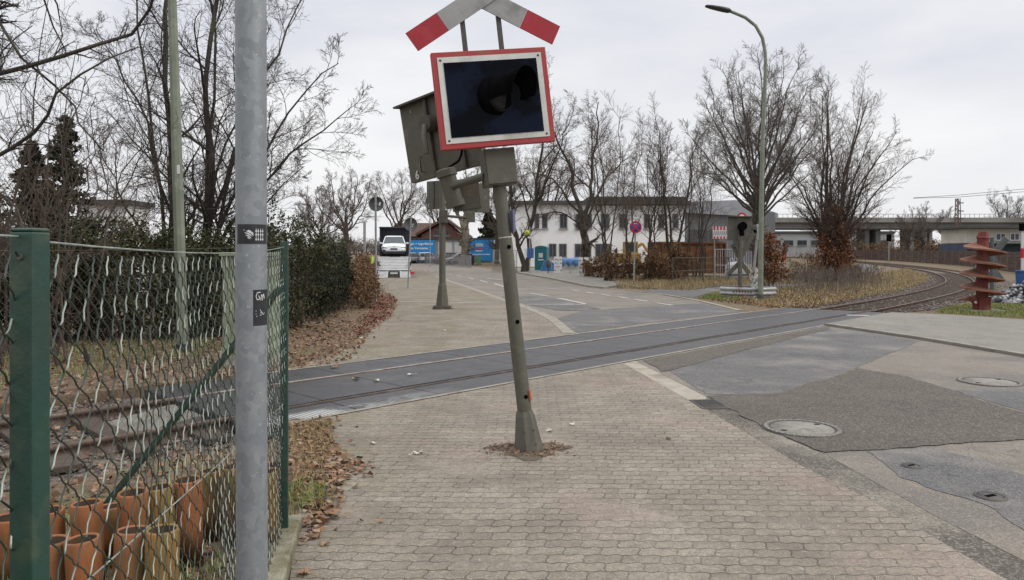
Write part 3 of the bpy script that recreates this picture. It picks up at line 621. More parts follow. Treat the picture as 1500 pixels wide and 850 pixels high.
def chain(p0, p1, ztop, z0, a, b_, r, rng, worn, sides=5, droop=0.03, wob=0.012, shear=0.0):  # worn: share of segments coloured pale as if lit
    d = (p1-p0); Ln = d.length; d.normalize(); nrm = Vector((-d.y, d.x, 0)); n = int(Ln/a); rows = int((ztop-z0)/b_)
    D = np.array(d); NN = np.array(nrm); P = []
    ph = rng.uniform(0, 6.28, 6)
    for i in range(-9 if shear else 0, n+1):
        k = np.arange(rows+1); 
        pts = []
        jit = rng.normal(size=rows+1)*0.0025
        for j in range(rows+1):
            ev = (j+i) % 2 == 0; u = i*a+(a*0.52 if ev else -a*0.52)+jit[j]
            w_ = (0.0025 if ev else -0.0025)
            pts.append((u, ztop-j*b_, w_))
            if j < rows:
                u2 = i*a+(-a*0.52 if ev else a*0.52); s = 1 if ev else -1
                for f, o_ in ((0.14, 0), (0.5, 1), (0.86, 0)):
                    uu = u+(u2-u)*(f**1.45 if u2 < u else f**0.9); pts.append((uu, ztop-(j+f)*b_, w_*(1-2*f)+s*0.003*o_))
        q = np.array(pts); u, z, w_ = q.T
        u = u+shear*(ztop-z); x = u/Ln
        z = z-droop*np.sin(np.pi*np.clip(x, 0, 1))*(0.5+0.5*np.clip((z-z0)/(ztop-z0), 0, 1))
        w_ = w_+wob*(np.sin(u*4.1+ph[0])*np.sin(z*3.3+ph[1])+0.6*np.sin(u*9+ph[2]+z*5))*np.clip((ztop-z)*6, 0, 1)
        u = u+wob*0.5*np.sin(z*7+ph[3]+u*2)
        if shear: u = np.where(u > Ln, Ln+0.006*np.sin(u*90), np.maximum(u, -0.25))
        P.append(np.array(p0)[None]+D[None]*u[:, None]+NN[None]*w_[:, None]+np.array([0, 0, 1.])[None]*z[:, None])
    P = np.array(P)-np.array(FO); RR = np.full(P.shape[:2], r)
    v, qd = tubes_np(P, RR, sides); segs = P.shape[1]-1
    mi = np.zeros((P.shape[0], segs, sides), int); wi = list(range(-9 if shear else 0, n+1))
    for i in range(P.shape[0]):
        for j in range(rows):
            if (j+wi[i]) % 2 == 0 and wi[i] % 2 == 0 and rng.random() < worn: mi[i, j*4:j*4+4] = 1  # alternate wires take the pale slot: front-lit strokes put into the colour
    return v, qd, mi.ravel()
rng = np.random.default_rng(4)
dirn = (P1-P0).normalized(); PB = P0-dirn*0.75
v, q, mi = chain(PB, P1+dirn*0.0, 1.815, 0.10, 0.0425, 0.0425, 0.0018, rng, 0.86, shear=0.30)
mesh_np('wire_mesh', v, q, None, [MATS['wire_green'], MATS['wire_pale_lit']], fence, True, mi)
v, q, mi = chain(P1, P2, 1.82, 0.06, 0.0425, 0.0425, 0.0011, rng, 0.0, 3, 0.02, 0.02)
mesh_np('wire_mesh', v, q, None, MATS['wire_thin'], fence, True)
def wire(p0, p1, z0, z1, sag, r, m, name='tension_wire'):
    pts = [Vector(p0).lerp(Vector(p1), t)-FO+Vector((0, 0, z0+(z1-z0)*t-sag*4*t*(1-t))) for t in np.linspace(0, 1, 13)]
    MB().tube(pts, r, 6).build(name, MATS[m], fence)
wire(PB, P0, 1.83, 1.825, 0.0, 0.0022, 'wire_pale_lit'); wire(P0, P1, 1.82, 1.835, 0.03, 0.0022, 'wire_pale_lit')
wire(P0-dirn*0.4, P1, 1.22, 0.86, 0.01, 0.0021, 'wire_pale_lit'); wire(P1, P2, 1.835, 1.83, 0.02, 0.0016, 'wire_thin'); wire(P1, P2, 0.95, 0.95, 0.02, 0.0016, 'wire_thin')
def fpost(p, top, sz=0.044, rz=R(52)):
    b = MB(); b.box((0, 0, top/2), (sz, sz, top)); b.box((0, 0, top+0.003), (sz*0.98, sz*0.98, 0.006))
    o = b.build('fence_post', MATS['post_green'], fence, 0.003); o.location = p-FO; o.rotation_euler = (0, 0, rz)
    for zz in (top-0.04, top*0.62, top*0.33):
        MB().tube([(0, -sz/2-0.003, zz), (0, sz/2+0.003, zz)], 0.005, 8).build('bolt', MATS['wire_thin'], o)
fpost(P0+Vector((0.012, -0.01, 0)), 1.833, 0.0405, R(-6)); fpost(P1, 1.862, 0.046, R(12)); fpost(P2, 1.85)
b = MB(); b.bar(Vector((-0.03, 0.02, 1.58)), Vector((-1.38, 0.42, 0.04)), 0.036, 0.036); b.build('brace', MATS['post_green'], fence, 0.003)
# mossy concrete edging under the fence
b = MB(); d2 = dirn; nn = Vector((-d2.y, d2.x, 0))
pl = [PB-nn*0.09-Vector((0,0,0)), P1+d2*0.22-nn*0.085, P1+d2*0.22+nn*0.07, PB+nn*0.07]
b.prism([(p.x-FO.x, p.y-FO.y) for p in pl], -0.12, 0.088)
o = b.build('concrete_edging', MATS['moss_concrete'], None, 0.012, True); o.location = FO; tag(o, 'mossy concrete edging under the wire fence beside the pavement', 'edging')
# clay drain pipes standing on end
mat('pipe_inside', (0.10, 0.06, 0.035), (0.05, 0.035, 0.025), 9, 0.9)
PIPES = [  # px of the top rim, row of the rim, distance, colour, label
 (236, 775, 3.45, 1, 'mossy green-orange clay pipe, front row, farthest right of the three at the front'),
 (186, 779, 3.45, 0, 'orange clay pipe of the front row, between the rimmed wide one and the mossy one'),
 (130, 788, 3.40, 0, 'wide orange clay pipe with thick rim, front row, behind the wires beside the near post'),
 (72, 792, 3.40, 0, 'bright orange clay pipe half hidden by the near green fence post, front row'),
 (131, 736, 3.95, 0, 'brownish orange clay pipe of the back row, at the foot of the slanting brace'),
 (199, 718, 4.05, 0, 'orange clay pipe of the back row, just right of the slanting brace foot'),
 (241, 711, 4.15, 1, 'dull brown clay pipe of the back row, second to the right of the brace'),
 (278, 700, 4.25, 0, 'tall pale-rimmed orange clay pipe in the middle of the back row'),
 (311, 688, 4.65, 1, 'slim mossy clay pipe set a little behind, left of the grey pole'),
 (350, 681, 4.55, 0, 'clay pipe mostly hidden behind the grey pole, on its left'),
 (389, 690, 4.40, 1, 'yellow-green streaked clay pipe right of the grey pole, at the fence corner'),
 (398, 680, 4.75, 0, 'clay pipe whose rim shows behind the streaked one at the fence corner'),
 (75, 745, 3.95, 0, 'dark orange clay pipe of the back row, right beside the near green post'),
 (8, 757, 3.95, 0, 'clay pipe at the left edge of the picture, left of the near green post'),
 (165, 742, 4.3, 0, 'low clay pipe behind the back row under the slanting brace'),
]
rp = random.Random(3)
for px, py, Y, mo, lab in PIPES:
    x, y, z = W(px, py, Y); z = max(z, 0.3); r = rp.uniform(0.073, 0.081)
    if 'slim' in lab: r = 0.066
    t = thing('clay_pipe', lab, 'pipe', (x, y, 0), (R(rp.uniform(-3, 3)), R(rp.uniform(-3, 3)), rp.uniform(0, 6)), 'clay drain pipes standing inside the fence')
    ri = r*0.80
    MB().lathe([(ri*0.98, z*0.25), (r*0.96, -0.02), (r*0.97, z*0.5), (r, z*0.8), (r, z-0.008), (r-0.005, z), (ri+0.004, z), (ri, z-0.006)], 28).build('barrel', MATS['clay_mossy' if mo else 'clay'], t)
    MB().lathe([(ri, z-0.006), (ri*0.99, z*0.4), (0.001, z*0.35)], 24).build('bore', MATS['pipe_inside'], t)
# galvanised pole
def galvanised():
    m = bpy.data.materials.new('galvanised'); m.use_nodes = True; MATS['galvanised'] = m; t = m.node_tree; n = t.nodes; l = t.links.new; b = n['Principled BSDF']
    tc = n.new('ShaderNodeTexCoord'); mp = n.new('ShaderNodeMapping'); mp.inputs['Scale'].default_value = (1, 1, 0.75); l(tc.outputs['Object'], mp.inputs[0])
    nz_ = n.new('ShaderNodeTexNoise'); nz_.inputs['Scale'].default_value = 45; l(mp.outputs[0], nz_.inputs[0])
    ad = n.new('ShaderNodeVectorMath'); ad.operation = 'MULTIPLY_ADD'; ad.inputs[1].default_value = (0.02, 0.02, 0.02); l(nz_.outputs['Color'], ad.inputs[0]); l(mp.outputs[0], ad.inputs[2])
    v = n.new('ShaderNodeTexVoronoi'); v.inputs['Scale'].default_value = 58; l(ad.outputs[0], v.inputs[0])
    s = n.new('ShaderNodeSeparateColor'); l(v.outputs['Color'], s.inputs[0])
    r = n.new('ShaderNodeValToRGB'); r.color_ramp.elements[0].color = (0.19, 0.208, 0.22, 1); r.color_ramp.elements[1].color = (0.275, 0.294, 0.306, 1); l(s.outputs[0], r.inputs[0])
    z2 = n.new('ShaderNodeTexNoise'); z2.inputs['Scale'].default_value = 9; z2.inputs['Detail'].default_value = 8; z2.inputs['Roughness'].default_value = 0.7; l(tc.outputs['Object'], z2.inputs[0])
    mr = n.new('ShaderNodeMapRange'); mr.inputs[1].default_value = 0.42; mr.inputs[2].default_value = 0.66; mr.inputs[4].default_value = 0.75; l(z2.outputs[0], mr.inputs[0])
    q = n.new('ShaderNodeMix'); q.data_type = 'RGBA'; l(mr.outputs[0], q.inputs[0]); l(r.outputs[0], q.inputs[6]); q.inputs[7].default_value = (0.215, 0.235, 0.25, 1)
    z3 = n.new('ShaderNodeTexNoise'); z3.inputs['Scale'].default_value = 90; z3.inputs['Detail'].default_value = 4; l(tc.outputs['Object'], z3.inputs[0])
    m3 = n.new('ShaderNodeMapRange'); m3.inputs[1].default_value = 0.66; m3.inputs[2].default_value = 0.72; m3.inputs[4].default_value = 0.5; l(z3.outputs[0], m3.inputs[0])
    q2 = n.new('ShaderNodeMix'); q2.data_type = 'RGBA'; l(m3.outputs[0], q2.inputs[0]); l(q.outputs[2], q2.inputs[6]); q2.inputs[7].default_value = (0.5, 0.5, 0.49, 1)
    l(q2.outputs[2], b.inputs['Base Color']); b.inputs['Metallic'].default_value = 0.35; b.inputs['Roughness'].default_value = 0.58
    bn = n.new('ShaderNodeBump'); bn.inputs['Strength'].default_value = 0.12; bn.inputs['Distance'].default_value = 0.003; l(z2.outputs[0], bn.inputs['Height']); l(bn.outputs[0], b.inputs['Normal'])
galvanised()
mat('sticker_black', (0.016, 0.016, 0.019), (0.028, 0.028, 0.032), 20, 0.5)
mat('sticker_white', (0.62, 0.62, 0.63), (0.45, 0.45, 0.46), 60, 0.6)
PY = 1.865; pxx = W(369, 600, PY)[0]; PRAD = 0.038
pole = thing('metal_pole', 'galvanised grey pole with two black stickers standing in front of the fence', 'pole', (pxx, PY, 0))
MB().tube([(0.0017, 0, -0.05), (0, 0, 1.0), (-0.002, 0, 2.0), (-0.0042, 0, 3.3)], PRAD, 40).build('shaft', MATS['galvanised'], pole)
def wrap(name, a0, a1, z0, z1, r, m, parent, poly=None):
    """flat shape wrapped on the pole; a = angle from the camera-facing side, positive to the right"""
    b = MB()
    if poly is None:
        k = 14; vs = []
        for i in range(k+1):
            a = a0+(a1-a0)*i/k
            for z in (z0, z1): vs.append((r*math.sin(a)-0.001*z, -r*math.cos(a), z))
        b.add(vs, [(2*i, 2*i+2, 2*i+3, 2*i+1) for i in range(k)], smooth=True)
    else:
        for pg in poly:
            b.add([(r*math.sin(a0+(a1-a0)*u)-0.001*z1, -r*math.cos(a0+(a1-a0)*u), z0+(z1-z0)*v) for u, v in pg], [tuple(range(len(pg)))])
    return b.build(name, m, parent)
zs = lambda py: CH+(HZ-py)/F*(PY-PRAD)
s1 = wrap('sticker', R(-38), R(92), zs(357.5), zs(328.5), PRAD+0.0006, MATS['sticker_black'], pole)
s1['label'] = 'upper black sticker with a white wing'
wing = [[(0.21, 0.72), (0.40, 0.70), (0.50, 0.56), (0.50, 0.40), (0.44, 0.52), (0.36, 0.60)], [(0.24, 0.58), (0.36, 0.57), (0.43, 0.49), (0.47, 0.36), (0.41, 0.44), (0.33, 0.51)], [(0.28, 0.46), (0.36, 0.46), (0.42, 0.38), (0.45, 0.28), (0.39, 0.34), (0.33, 0.40)], [(0.33, 0.34), (0.39, 0.33), (0.43, 0.24), (0.36, 0.28)]]
wrap('emblem', R(-38), R(92), zs(357.5), zs(328.5), PRAD+0.0011, MATS['sticker_white'], s1, wing)
let = []
for u in (0.555, 0.615, 0.69, 0.76):
    for v in (0.2, 0.44, 0.62): let += [[(u, v), (u+0.045, v), (u+0.045, v+0.07), (u, v+0.07)]]
    let += [[(u+0.015, 0.16), (u+0.03, 0.16), (u+0.03, 0.78), (u+0.015, 0.78)]]
wrap('lettering', R(-38), R(92), zs(357.5), zs(328.5), PRAD+0.0011, MATS['sticker_white'], s1, let)
s2 = wrap('sticker', R(26), R(110), zs(478), zs(425), PRAD+0.0006, MATS['sticker_black'], pole); s2['label'] = 'lower black sticker with white scrawl'
def stroke(pts, w_): 
    out = []
    for (x0, y0), (x1, y1) in zip(pts[:-1], pts[1:]):
        dx, dy = x1-x0, y1-y0; l_ = math.hypot(dx, dy*0.6)+1e-6; nx, ny = -dy*0.6/l_*w_, dx/l_*w_/0.9
        out.append([(x0-nx, y0-ny*0.6), (x1-nx, y1-ny*0.6), (x1+nx, y1+ny*0.6), (x0+nx, y0+ny*0.6)])
    return out
scr = stroke([(0.33, 0.93), (0.18, 0.92), (0.12, 0.82), (0.18, 0.72), (0.30, 0.74), (0.24, 0.84)], 0.018)+stroke([(0.34, 0.7), (0.38, 0.86), (0.46, 0.82), (0.42, 0.7), (0.5, 0.88), (0.56, 0.75)], 0.018)+stroke([(0.1, 0.42), (0.38, 0.36)], 0.01)+stroke([(0.1, 0.33), (0.38, 0.32)], 0.01)+stroke([(0.13, 0.26), (0.38, 0.29)], 0.01)+stroke([(0.3, 0.45), (0.48, 0.3), (0.55, 0.36)], 0.014)
wrap('scrawl', R(26), R(110), zs(478), zs(425), PRAD+0.0011, MATS['sticker_white'], s2, scr[:10]); wrap('emblem', R(26), R(110), zs(478), zs(425), PRAD+0.0011, MATS['sticker_white'], s2, scr[10:])

# ------------------------------------------------------------------ the leaning warning signal
mat('signal_olive', (0.098, 0.094, 0.071), (0.074, 0.071, 0.054), 5, 0.55, c3=(0.13, 0.12, 0.092), s3=5, bump=0.15, bscale=12)
mat('signal_dark', (0.075, 0.072, 0.058), (0.05, 0.048, 0.040), 7, 0.6, c3=(0.11, 0.085, 0.055), s3=5)
mat('signal_red', (0.33, 0.012, 0.022), (0.27, 0.011, 0.02), 5, 0.5, c3=(0.30, 0.03, 0.035), s3=4)
mat('frame_red', (0.36, 0.040, 0.042), (0.30, 0.038, 0.04), 6, 0.55, c3=(0.25, 0.085, 0.05), s3=5)
mat('signal_white', (0.60, 0.60, 0.57), (0.49, 0.49, 0.46), 4, 0.5, c3=(0.38, 0.37, 0.33), s3=3)
mat('cross_white', (0.30, 0.30, 0.295), (0.24, 0.24, 0.235), 3, 0.55, c3=(0.18, 0.18, 0.175), s3=5)
mat('screen_dark', (0.0065, 0.010, 0.023), (0.002, 0.003, 0.006), 2.6, 0.22, contrast=(0.45, 0.55), spec=0.07)
mat('hood_black', (0.0025, 0.0025, 0.003), (0.005, 0.005, 0.0055), 9, 0.85, spec=0.02)
mat('lens_dark', (0.008, 0.008, 0.008), (0.03, 0.028, 0.028), 70, 0.6, spec=0.08)
mat('cabinet_dark', (0.16, 0.17, 0.30), (0.12, 0.125, 0.2), 9, 0.5)
mat('primer_orange', (0.45, 0.13, 0.05), (0.33, 0.10, 0.05), 20, 0.7)
LEAN = R(-6.4); YAW = R(12)
SB = (0.155, 6.70, 0.0)
Ml = (Euler((0, LEAN, 0)).to_matrix() @ Euler((0, 0, YAW)).to_matrix())
sig = thing('warning_signal', 'leaning olive crossing signal with dark screen framed in red, under a red and white cross', 'crossing signal', SB, tuple(Ml.to_euler()))
def cross_arm(name, parent, M, half, wd, red, th=0.012):
    b = MB(); b.box((0, 0, 0), (2*(half-red), th, wd)); a = b.build(name, MATS['cross_white'], parent); a.matrix_local = M
    for s in (-1, 1):
        c = MB(); c.box((s*(half-red/2), 0, 0), (red-0.004, th, wd)); c.build('red_end', MATS['signal_red'], a)
    return a
def hood(parent, c, ax, r, ln, m_h, m_l, name='lamp_hood'):
    """cut-away tube visor around a lens; ax = direction it looks"""
    ax = Vector(ax).normalized(); u = Vector((0, 0, 1)).cross(ax).normalized(); v = ax.cross(u).normalized(); k = 26; vs = []; fs = []
    c = Vector(c)
    for i in range(k+1):
        a = R(-112)+R(224)*i/k
        dirv = u*math.sin(a)+v*math.cos(a); l2 = ln*(0.72+0.28*max(0, math.cos(a*0.75)))
        for rr in (r, r-0.008):
            vs += [c-ax*0.04+dirv*rr, c+ax*l2+dirv*rr*1.05]
    for i in range(k):
        o_ = 4*i; n_ = 4*(i+1)
        fs += [(o_, n_, n_+1, o_+1), (o_+2, o_+3, n_+3, n_+2), (o_+1, n_+1, n_+3, o_+3)]
    h = MB().add(vs, fs, 0, None, True).build(name, m_h, parent)
    b = MB(); q = ax.to_track_quat('Z', 'Y').to_matrix().to_4x4()
    b.lathe([(r*0.99, -0.05), (r*0.98, 0.0), (r*0.8, 0.012), (0.001, 0.03)], 24, 0, Matrix.Translation(c) @ q); b.build('lens', m_l, h)
    b = MB(); b.lathe([(r*1.12, -0.10), (r*1.12, -0.03), (r, -0.02)], 24, 0, Matrix.Translation(c) @ q); b.build('lamp_ring', m_h, h)
    return h
b = MB(); b.tube([(0, 0, 0.28), (0, 0, 1.2), (0, 0, 2.5)], [0.066, 0.063, 0.060], 28); post = b.build('post', MATS['signal_olive'], sig)
for zz in (0.50, 1.18, 1.86):
    MB().tube([(0.013, -0.052, zz), (0.013, -0.069, zz)], 0.019, 14).build('bolt_hole', MATS['hood_black'], post)
MB().tube([(0.055, -0.052, 0.46), (0.055, -0.052, 0.55)], 0.013, 8).build('primer_patch', MATS['primer_orange'], post)
MB().tube([(0, 0, 1.945), (0, 0, 1.953)], 0.0625, 20, 0, False).build('cable_tie', MATS['signal_white'], post)
b = MB(); b.box((0.078, 0.0, 2.10), (0.02, 0.16, 0.20)); nt_ = b.build('notice_plate', MATS['cabinet_dark'], sig); nt_.rotation_euler = (0, R(4), 0); nt_.location = (-0.14, 0, 0)
# flared fluted foot
b = MB(); k = 8; rings = []
for z, r in ((-0.06, 0.150), (0.0, 0.138), (0.16, 0.112), (0.32, 0.088), (0.365, 0.074), (0.37, 0.064)):
    rings.append([(r*(1.0 if i % 2 == 0 else 0.88)*math.cos(math.pi/8+2*math.pi*i/16), r*(1.0 if i % 2 == 0 else 0.88)*math.sin(math.pi/8+2*math.pi*i/16), z) for i in range(16)])
b.add([p for r_ in rings for p in r_], [(i*16+j, i*16+(j+1) % 16, (i+1)*16+(j+1) % 16, (i+1)*16+j) for i in range(5) for j in range(16)])
foot = b.build('post_foot', MATS['signal_olive'], sig)
for aa in (math.pi*1.37, math.pi*1.63):
    for zz in (0.08, 0.2): b = MB(); b.tube([(0.112*math.cos(aa)*(1.1-zz*0.9), 0.112*math.sin(aa)*(1.1-zz*0.9), zz), (0.128*math.cos(aa)*(1.1-zz*0.9), 0.128*math.sin(aa)*(1.1-zz*0.9), zz)], 0.008, 6); b.build('bolt', MATS['signal_dark'], foot)
b = MB(); b.box((0.012, 0.02, 2.585), (0.285, 0.25, 0.33)); bx = b.build('control_box', MATS['signal_olive'], sig, 0.008)
MB().box((0.012, -0.112, 2.585), (0.262, 0.014, 0.305)).build('box_lid', MATS['signal_olive'], bx, 0.004)
# screen panel
b = MB(); b.box((0, 0.0, 3.18), (1.03, 0.07, 0.85)); pn = b.build('panel', MATS['frame_red'], sig, 0.004); pn.location = (0, -0.17, 0)
b = MB(); b.box((0, -0.037, 3.18), (0.935, 0.008, 0.755)); b.build('white_border', MATS['signal_white'], pn)
for sx_ in (-1, 1):
    for sz_ in (-1, 1): MB().lathe([(0.001, 0.006), (0.009, 0.004), (0.011, 0)], 8, 0, Matrix.Translation((sx_*0.44, -0.041, 3.18+sz_*0.352)) @ Matrix.Rotation(R(90), 4, 'X')).build('screw', MATS['signal_dark'], pn)
b = MB(); b.box((0, -0.043, 3.18), (0.835, 0.008, 0.655)); b.build('screen', MATS['screen_dark'], pn)
h = hood(sig, (0.06, -0.24, 3.20), (math.sin(R(38)), -math.cos(R(38)), 0.03), 0.160, 0.33, MATS['hood_black'], MATS['lens_dark'])
b = MB(); b.tube([(0.02, -0.19, 3.2), (0.05, -0.26, 3.2)], 0.14, 20); b.build('lamp_neck', MATS['hood_black'], sig)
# struts and cross
for x in (-0.19, 0.14):
    b = MB(); b.box((x, -0.105, 3.78), (0.042, 0.03, 0.62)); b.build('strut', MATS['signal_dark'], sig, 0.002)
C0 = Matrix.Translation((-0.005, -0.15, 4.10))
cross_arm('cross_arm', sig, C0 @ Matrix.Rotation(R(-30), 4, 'Y') , 0.76, 0.185, 0.335)
cross_arm('cross_arm', sig, C0 @ Matrix.Translation((0, 0.014, 0)) @ Matrix.Rotation(R(30), 4, 'Y'), 0.76, 0.185, 0.335)
# rear part: swivel tube, pipe, second panel seen from behind
Linv = Ml.to_4x4().inverted()
def loc(px, py, Y):
    return Linv @ (Vector(W(px, py, Y))-Vector(SB))
tb = loc(668, 303, 7.15); tt = loc(653, 250, 7.15); ax = (tt-tb).normalized()
b = MB(); b.tube([tb, tb+ax*0.06, tb+ax*0.062, tt-ax*0.062, tt-ax*0.06, tt], [0.096, 0.096, 0.083, 0.083, 0.10, 0.098], 22, smooth=False); sw = b.build('swivel_tube', MATS['signal_olive'], sig)
b = MB(); b.tube([tt, tt+ax*0.012, tt+ax*0.02], [0.10, 0.09, 0.03], 22); b.build('tube_cap', MATS['signal_olive'], sw)
b = MB(); b.tube([tb+ax*0.2+Vector((0, -0.03, 0)), Vector((-0.12, 0.0, 2.52))], 0.037, 14); b.build('arm_pipe', MATS['signal_olive'], sig)
b = MB(); b.tube([tt+ax*0.01, loc(672, 236, 7.2), loc(676, 226, 7.2), loc(678, 205, 7.2)], 0.012, 8); b.build('cable', MATS['hood_black'], sig)
b = MB(); b.box((0, 0, 0), (0.26, 0.20, 0.30)); bb = b.build('bracket_box', MATS['signal_dark'], sig, 0.006); bb.location = loc(682, 286, 7.3)
pa = loc(588, 157, 8.0); pb_ = loc(606, 269, 8.0); pc = loc(712, 240, 7.25); pd = pa+(pc-pb_)
yv = (pc-pb_).normalized(); zv = (pa-pb_).normalized(); nv = yv.cross(zv).normalized()
zo = (zv-yv*zv.dot(yv)).normalized(); Mp = Matrix((yv, zo.cross(yv), zo)).transposed().to_4x4()
Mp = Matrix.Translation((pa+pc)/2) @ Mp
Wd = (pc-pb_).length; Hd = (pa-pb_).length
b = MB(); b.box((0, 0, 0), (Wd, 0.07, Hd)); rp_ = b.build('rear_panel', MATS['signal_olive'], sig, 0.006); rp_.matrix_local = Mp
# which local y side faces the camera
camloc = Linv @ (Vector((0, 0, CH))-Vector(SB)); sgn = 1 if (Mp.inverted() @ camloc).y > 0 else -1
b = MB(); b.box((0.0, sgn*0.055, Hd/2-0.012), (Wd+0.03, 0.11, 0.02)); b.build('rain_rim', MATS['signal_dark'], rp_)
for xx in (-0.12, 0.33):
    b = MB(); b.box((xx, sgn*0.055, 0), (0.035, 0.03, Hd*0.96)); b.build('stiffener', MATS['signal_dark'], rp_)
b = MB(); b.tube([(-0.30, sgn*0.05, -0.18), (-0.30, sgn*0.085, -0.18), (-0.30, sgn*0.085, -0.34), (-0.30, sgn*0.05, -0.34)], 0.008, 8); b.build('handle', MATS['signal_dark'], rp_)
b = MB(); b.tube([(-0.06, sgn*0.05, 0.12), (-0.06, sgn*0.16, 0.12)], 0.085, 18); kn = b.build('lamp_housing', MATS['signal_dark'], rp_)
b = MB(); b.tube([(-0.06, sgn*0.16, 0.10), (-0.03, sgn*0.22, -0.02), (-0.03, sgn*0.22, -0.2)], 0.028, 12); b.build('elbow', MATS['signal_olive'], kn)
T6 = Mp.inverted() @ loc(617.5, 257, 7.92); Rt = Matrix.Rotation(R(90), 4, 'X')
if sgn > 0: Rt = Matrix.Rotation(R(180), 4, 'Z') @ Rt
text_part('numeral', '6', 0.125, MATS['signal_white'], rp_, Matrix.Translation((T6.x, sgn*0.048, T6.z)) @ Rt, 0.001, 0.003)
text_part('numeral', '1', 0.05, MATS['signal_white'], rp_, Matrix.Translation((T6.x+0.05, sgn*0.048, Hd/2-0.10)) @ Rt, 0.001, 0.001)
# litter heap round the foot
rng = np.random.default_rng(11); n = 300; a = rng.uniform(0, 6.28, n); rr = 0.13+np.abs(rng.normal(size=n))*0.13
pos = np.stack([SB[0]+rr*np.cos(a)*1.25, SB[1]+rr*np.sin(a)*0.9, 0.012+rng.uniform(0, 0.02, n)], 1)
V, Q = leaf_cards(pos, 0.022, rng, 1.6, 0.75); tag(mesh_np('leaf_litter', V, Q, None, MATS['leaf_litter']), 'crumbled leaves and soil round the foot of the leaning signal', 'leaf litter', kind='stuff')
b = MB(); 
for i in range(26):
    a_ = 2*math.pi*i/26; rad = 0.27*(1+0.25*math.sin(3*a_)+0.15*math.sin(7*a_)); b.v.append((SB[0]+rad*math.cos(a_)*1.2, SB[1]+rad*math.sin(a_), 0.007))
b.v.append((SB[0], SB[1], 0.03)); b.f += [[i, (i+1) % 26, 26] for i in range(26)]; b.mi += [0]*26; b.sm += [True]*26
tag(b.build('soil_patch', MATS['bare_soil']), kind='structure')
# ------------------------------------------------------------------ more signals, lamps, signs
mat('pole_grey', (0.30, 0.31, 0.31), (0.22, 0.225, 0.225), 6, 0.5, 0.3)
mat('lamp_green', (0.185, 0.21, 0.155), (0.135, 0.155, 0.115), 3, 0.6, c3=(0.23, 0.245, 0.20), s3=4)
mat('lamp_head', (0.03, 0.03, 0.032), (0.045, 0.045, 0.047), 6, 0.5)
mat('sign_back', (0.115, 0.12, 0.118), (0.085, 0.09, 0.088), 4, 0.6)
mat('sign_white', (0.62, 0.62, 0.62), (0.54, 0.54, 0.54), 6, 0.5)
mat('sign_red', (0.50, 0.022, 0.035), (0.42, 0.02, 0.032), 6, 0.5)
mat('sign_blue', (0.04, 0.075, 0.30), (0.035, 0.06, 0.25), 6, 0.5)
mat('guard_steel', (0.36, 0.365, 0.36), (0.27, 0.27, 0.265), 4, 0.5, 0.3, c3=(0.22, 0.17, 0.13), s3=3)
mat('lime_wash', (0.50, 0.49, 0.46), (0.14, 0.125, 0.10), 10, 0.9, contrast=(0.5, 0.56))
mat('cabinet_green', (0.245, 0.285, 0.195), (0.20, 0.235, 0.165), 3, 0.6, c3=(0.17, 0.175, 0.11), s3=4)
mat('blue_paint', (0.035, 0.10, 0.28), (0.03, 0.08, 0.22), 3, 0.6)
# second signal beyond the crossing
Y2 = 23.4; s2x, _, _ = W(648, 453, Y2); k2 = Y2/F
sg2 = thing('warning_signal', 'upright olive crossing signal seen from behind beyond the track, with numbered panel boxes', 'crossing signal', (s2x, Y2, 0))
l2 = lambda px, py, dy=0.0: Vector(((px-648)*k2, dy, CH+(HZ-py)*k2))
MB().tube([(0, 0, 0.2), (0, 0, 4.5)], [0.105, 0.095], 18).build('post', MATS['signal_olive'], sg2)
b = MB(); b.tube([(0, 0, 0), (0, 0, 0.12), (0, 0, 0.75), (0, 0, 0.85)], [0.235, 0.20, 0.13, 0.105], 8, smooth=False); ft = b.build('post_foot', MATS['signal_olive'], sg2)
b = MB(); b.box((0, 0, 0.05), (0.56, 0.42, 0.14)); b.build('base_clamp', MATS['signal_dark'], ft, 0.02)
MB().tube([(-.32, -.1, .02), (.32, -.1, .02), (.32, .2, .02)], 0.02, 6).build('base_bar', MATS['signal_dark'], ft)
def boxpanel(parent, cx_, cz, wd, ht, yaw, y0, num=None, m='signal_olive'):
    b = MB(); b.box((0, 0, 0), (wd, 0.10, ht)); o = b.build('panel_box', MATS[m], parent, 0.008); o.location = (cx_, y0, cz); o.rotation_euler = (0, 0, yaw)
    b = MB(); b.box((0, -0.06, 0), (0.05, 0.03, ht*0.96)); b.build('stiffener', MATS['signal_dark'], o)
    if num: text_part('numeral', num, 0.2, MATS['signal_white'], o, Matrix.Translation((-wd*0.36, -0.056, -ht*0.38)) @ Matrix.Rotation(R(90), 4, 'X'), 0.002)
    return o
c = l2(636, 285); boxpanel(sg2, c.x, c.z, 0.62, 0.90, R(-35), 0.25, '1')
c = l2(697, 289); boxpanel(sg2, c.x, c.z, 0.86, 0.94, R(8), 0.3, '1')
a_ = l2(650, 316); e_ = l2(690, 320)
MB().tube([(0, 0, a_.z), (e_.x, -0.1, e_.z)], 0.045, 10).build('lamp_arm', MATS['signal_olive'], sg2)
b = MB(); c = l2(690, 318); b.box((c.x, -0.1, c.z), (0.26, 0.24, 0.34)); lb = b.build('lamp_bracket', MATS['signal_olive'], sg2, 0.01)
c = l2(691, 302); b = MB(); b.bar((c.x-0.06, -0.1, c.z-0.3), (c.x-0.06, -0.1, c.z+0.3), 0.08, 0.08); b.build('upright', MATS['signal_dark'], lb)
c = l2(690, 291); b = MB(); b.tube([(c.x, -0.05, c.z), (c.x, -0.30, c.z+0.02)], [0.15, 0.12], 14); b.tube([(c.x, -0.28, c.z), (c.x+0.02, -0.30, c.z-0.25)], 0.05, 8); b.build('lamp_housing', MATS['signal_dark'], sg2)
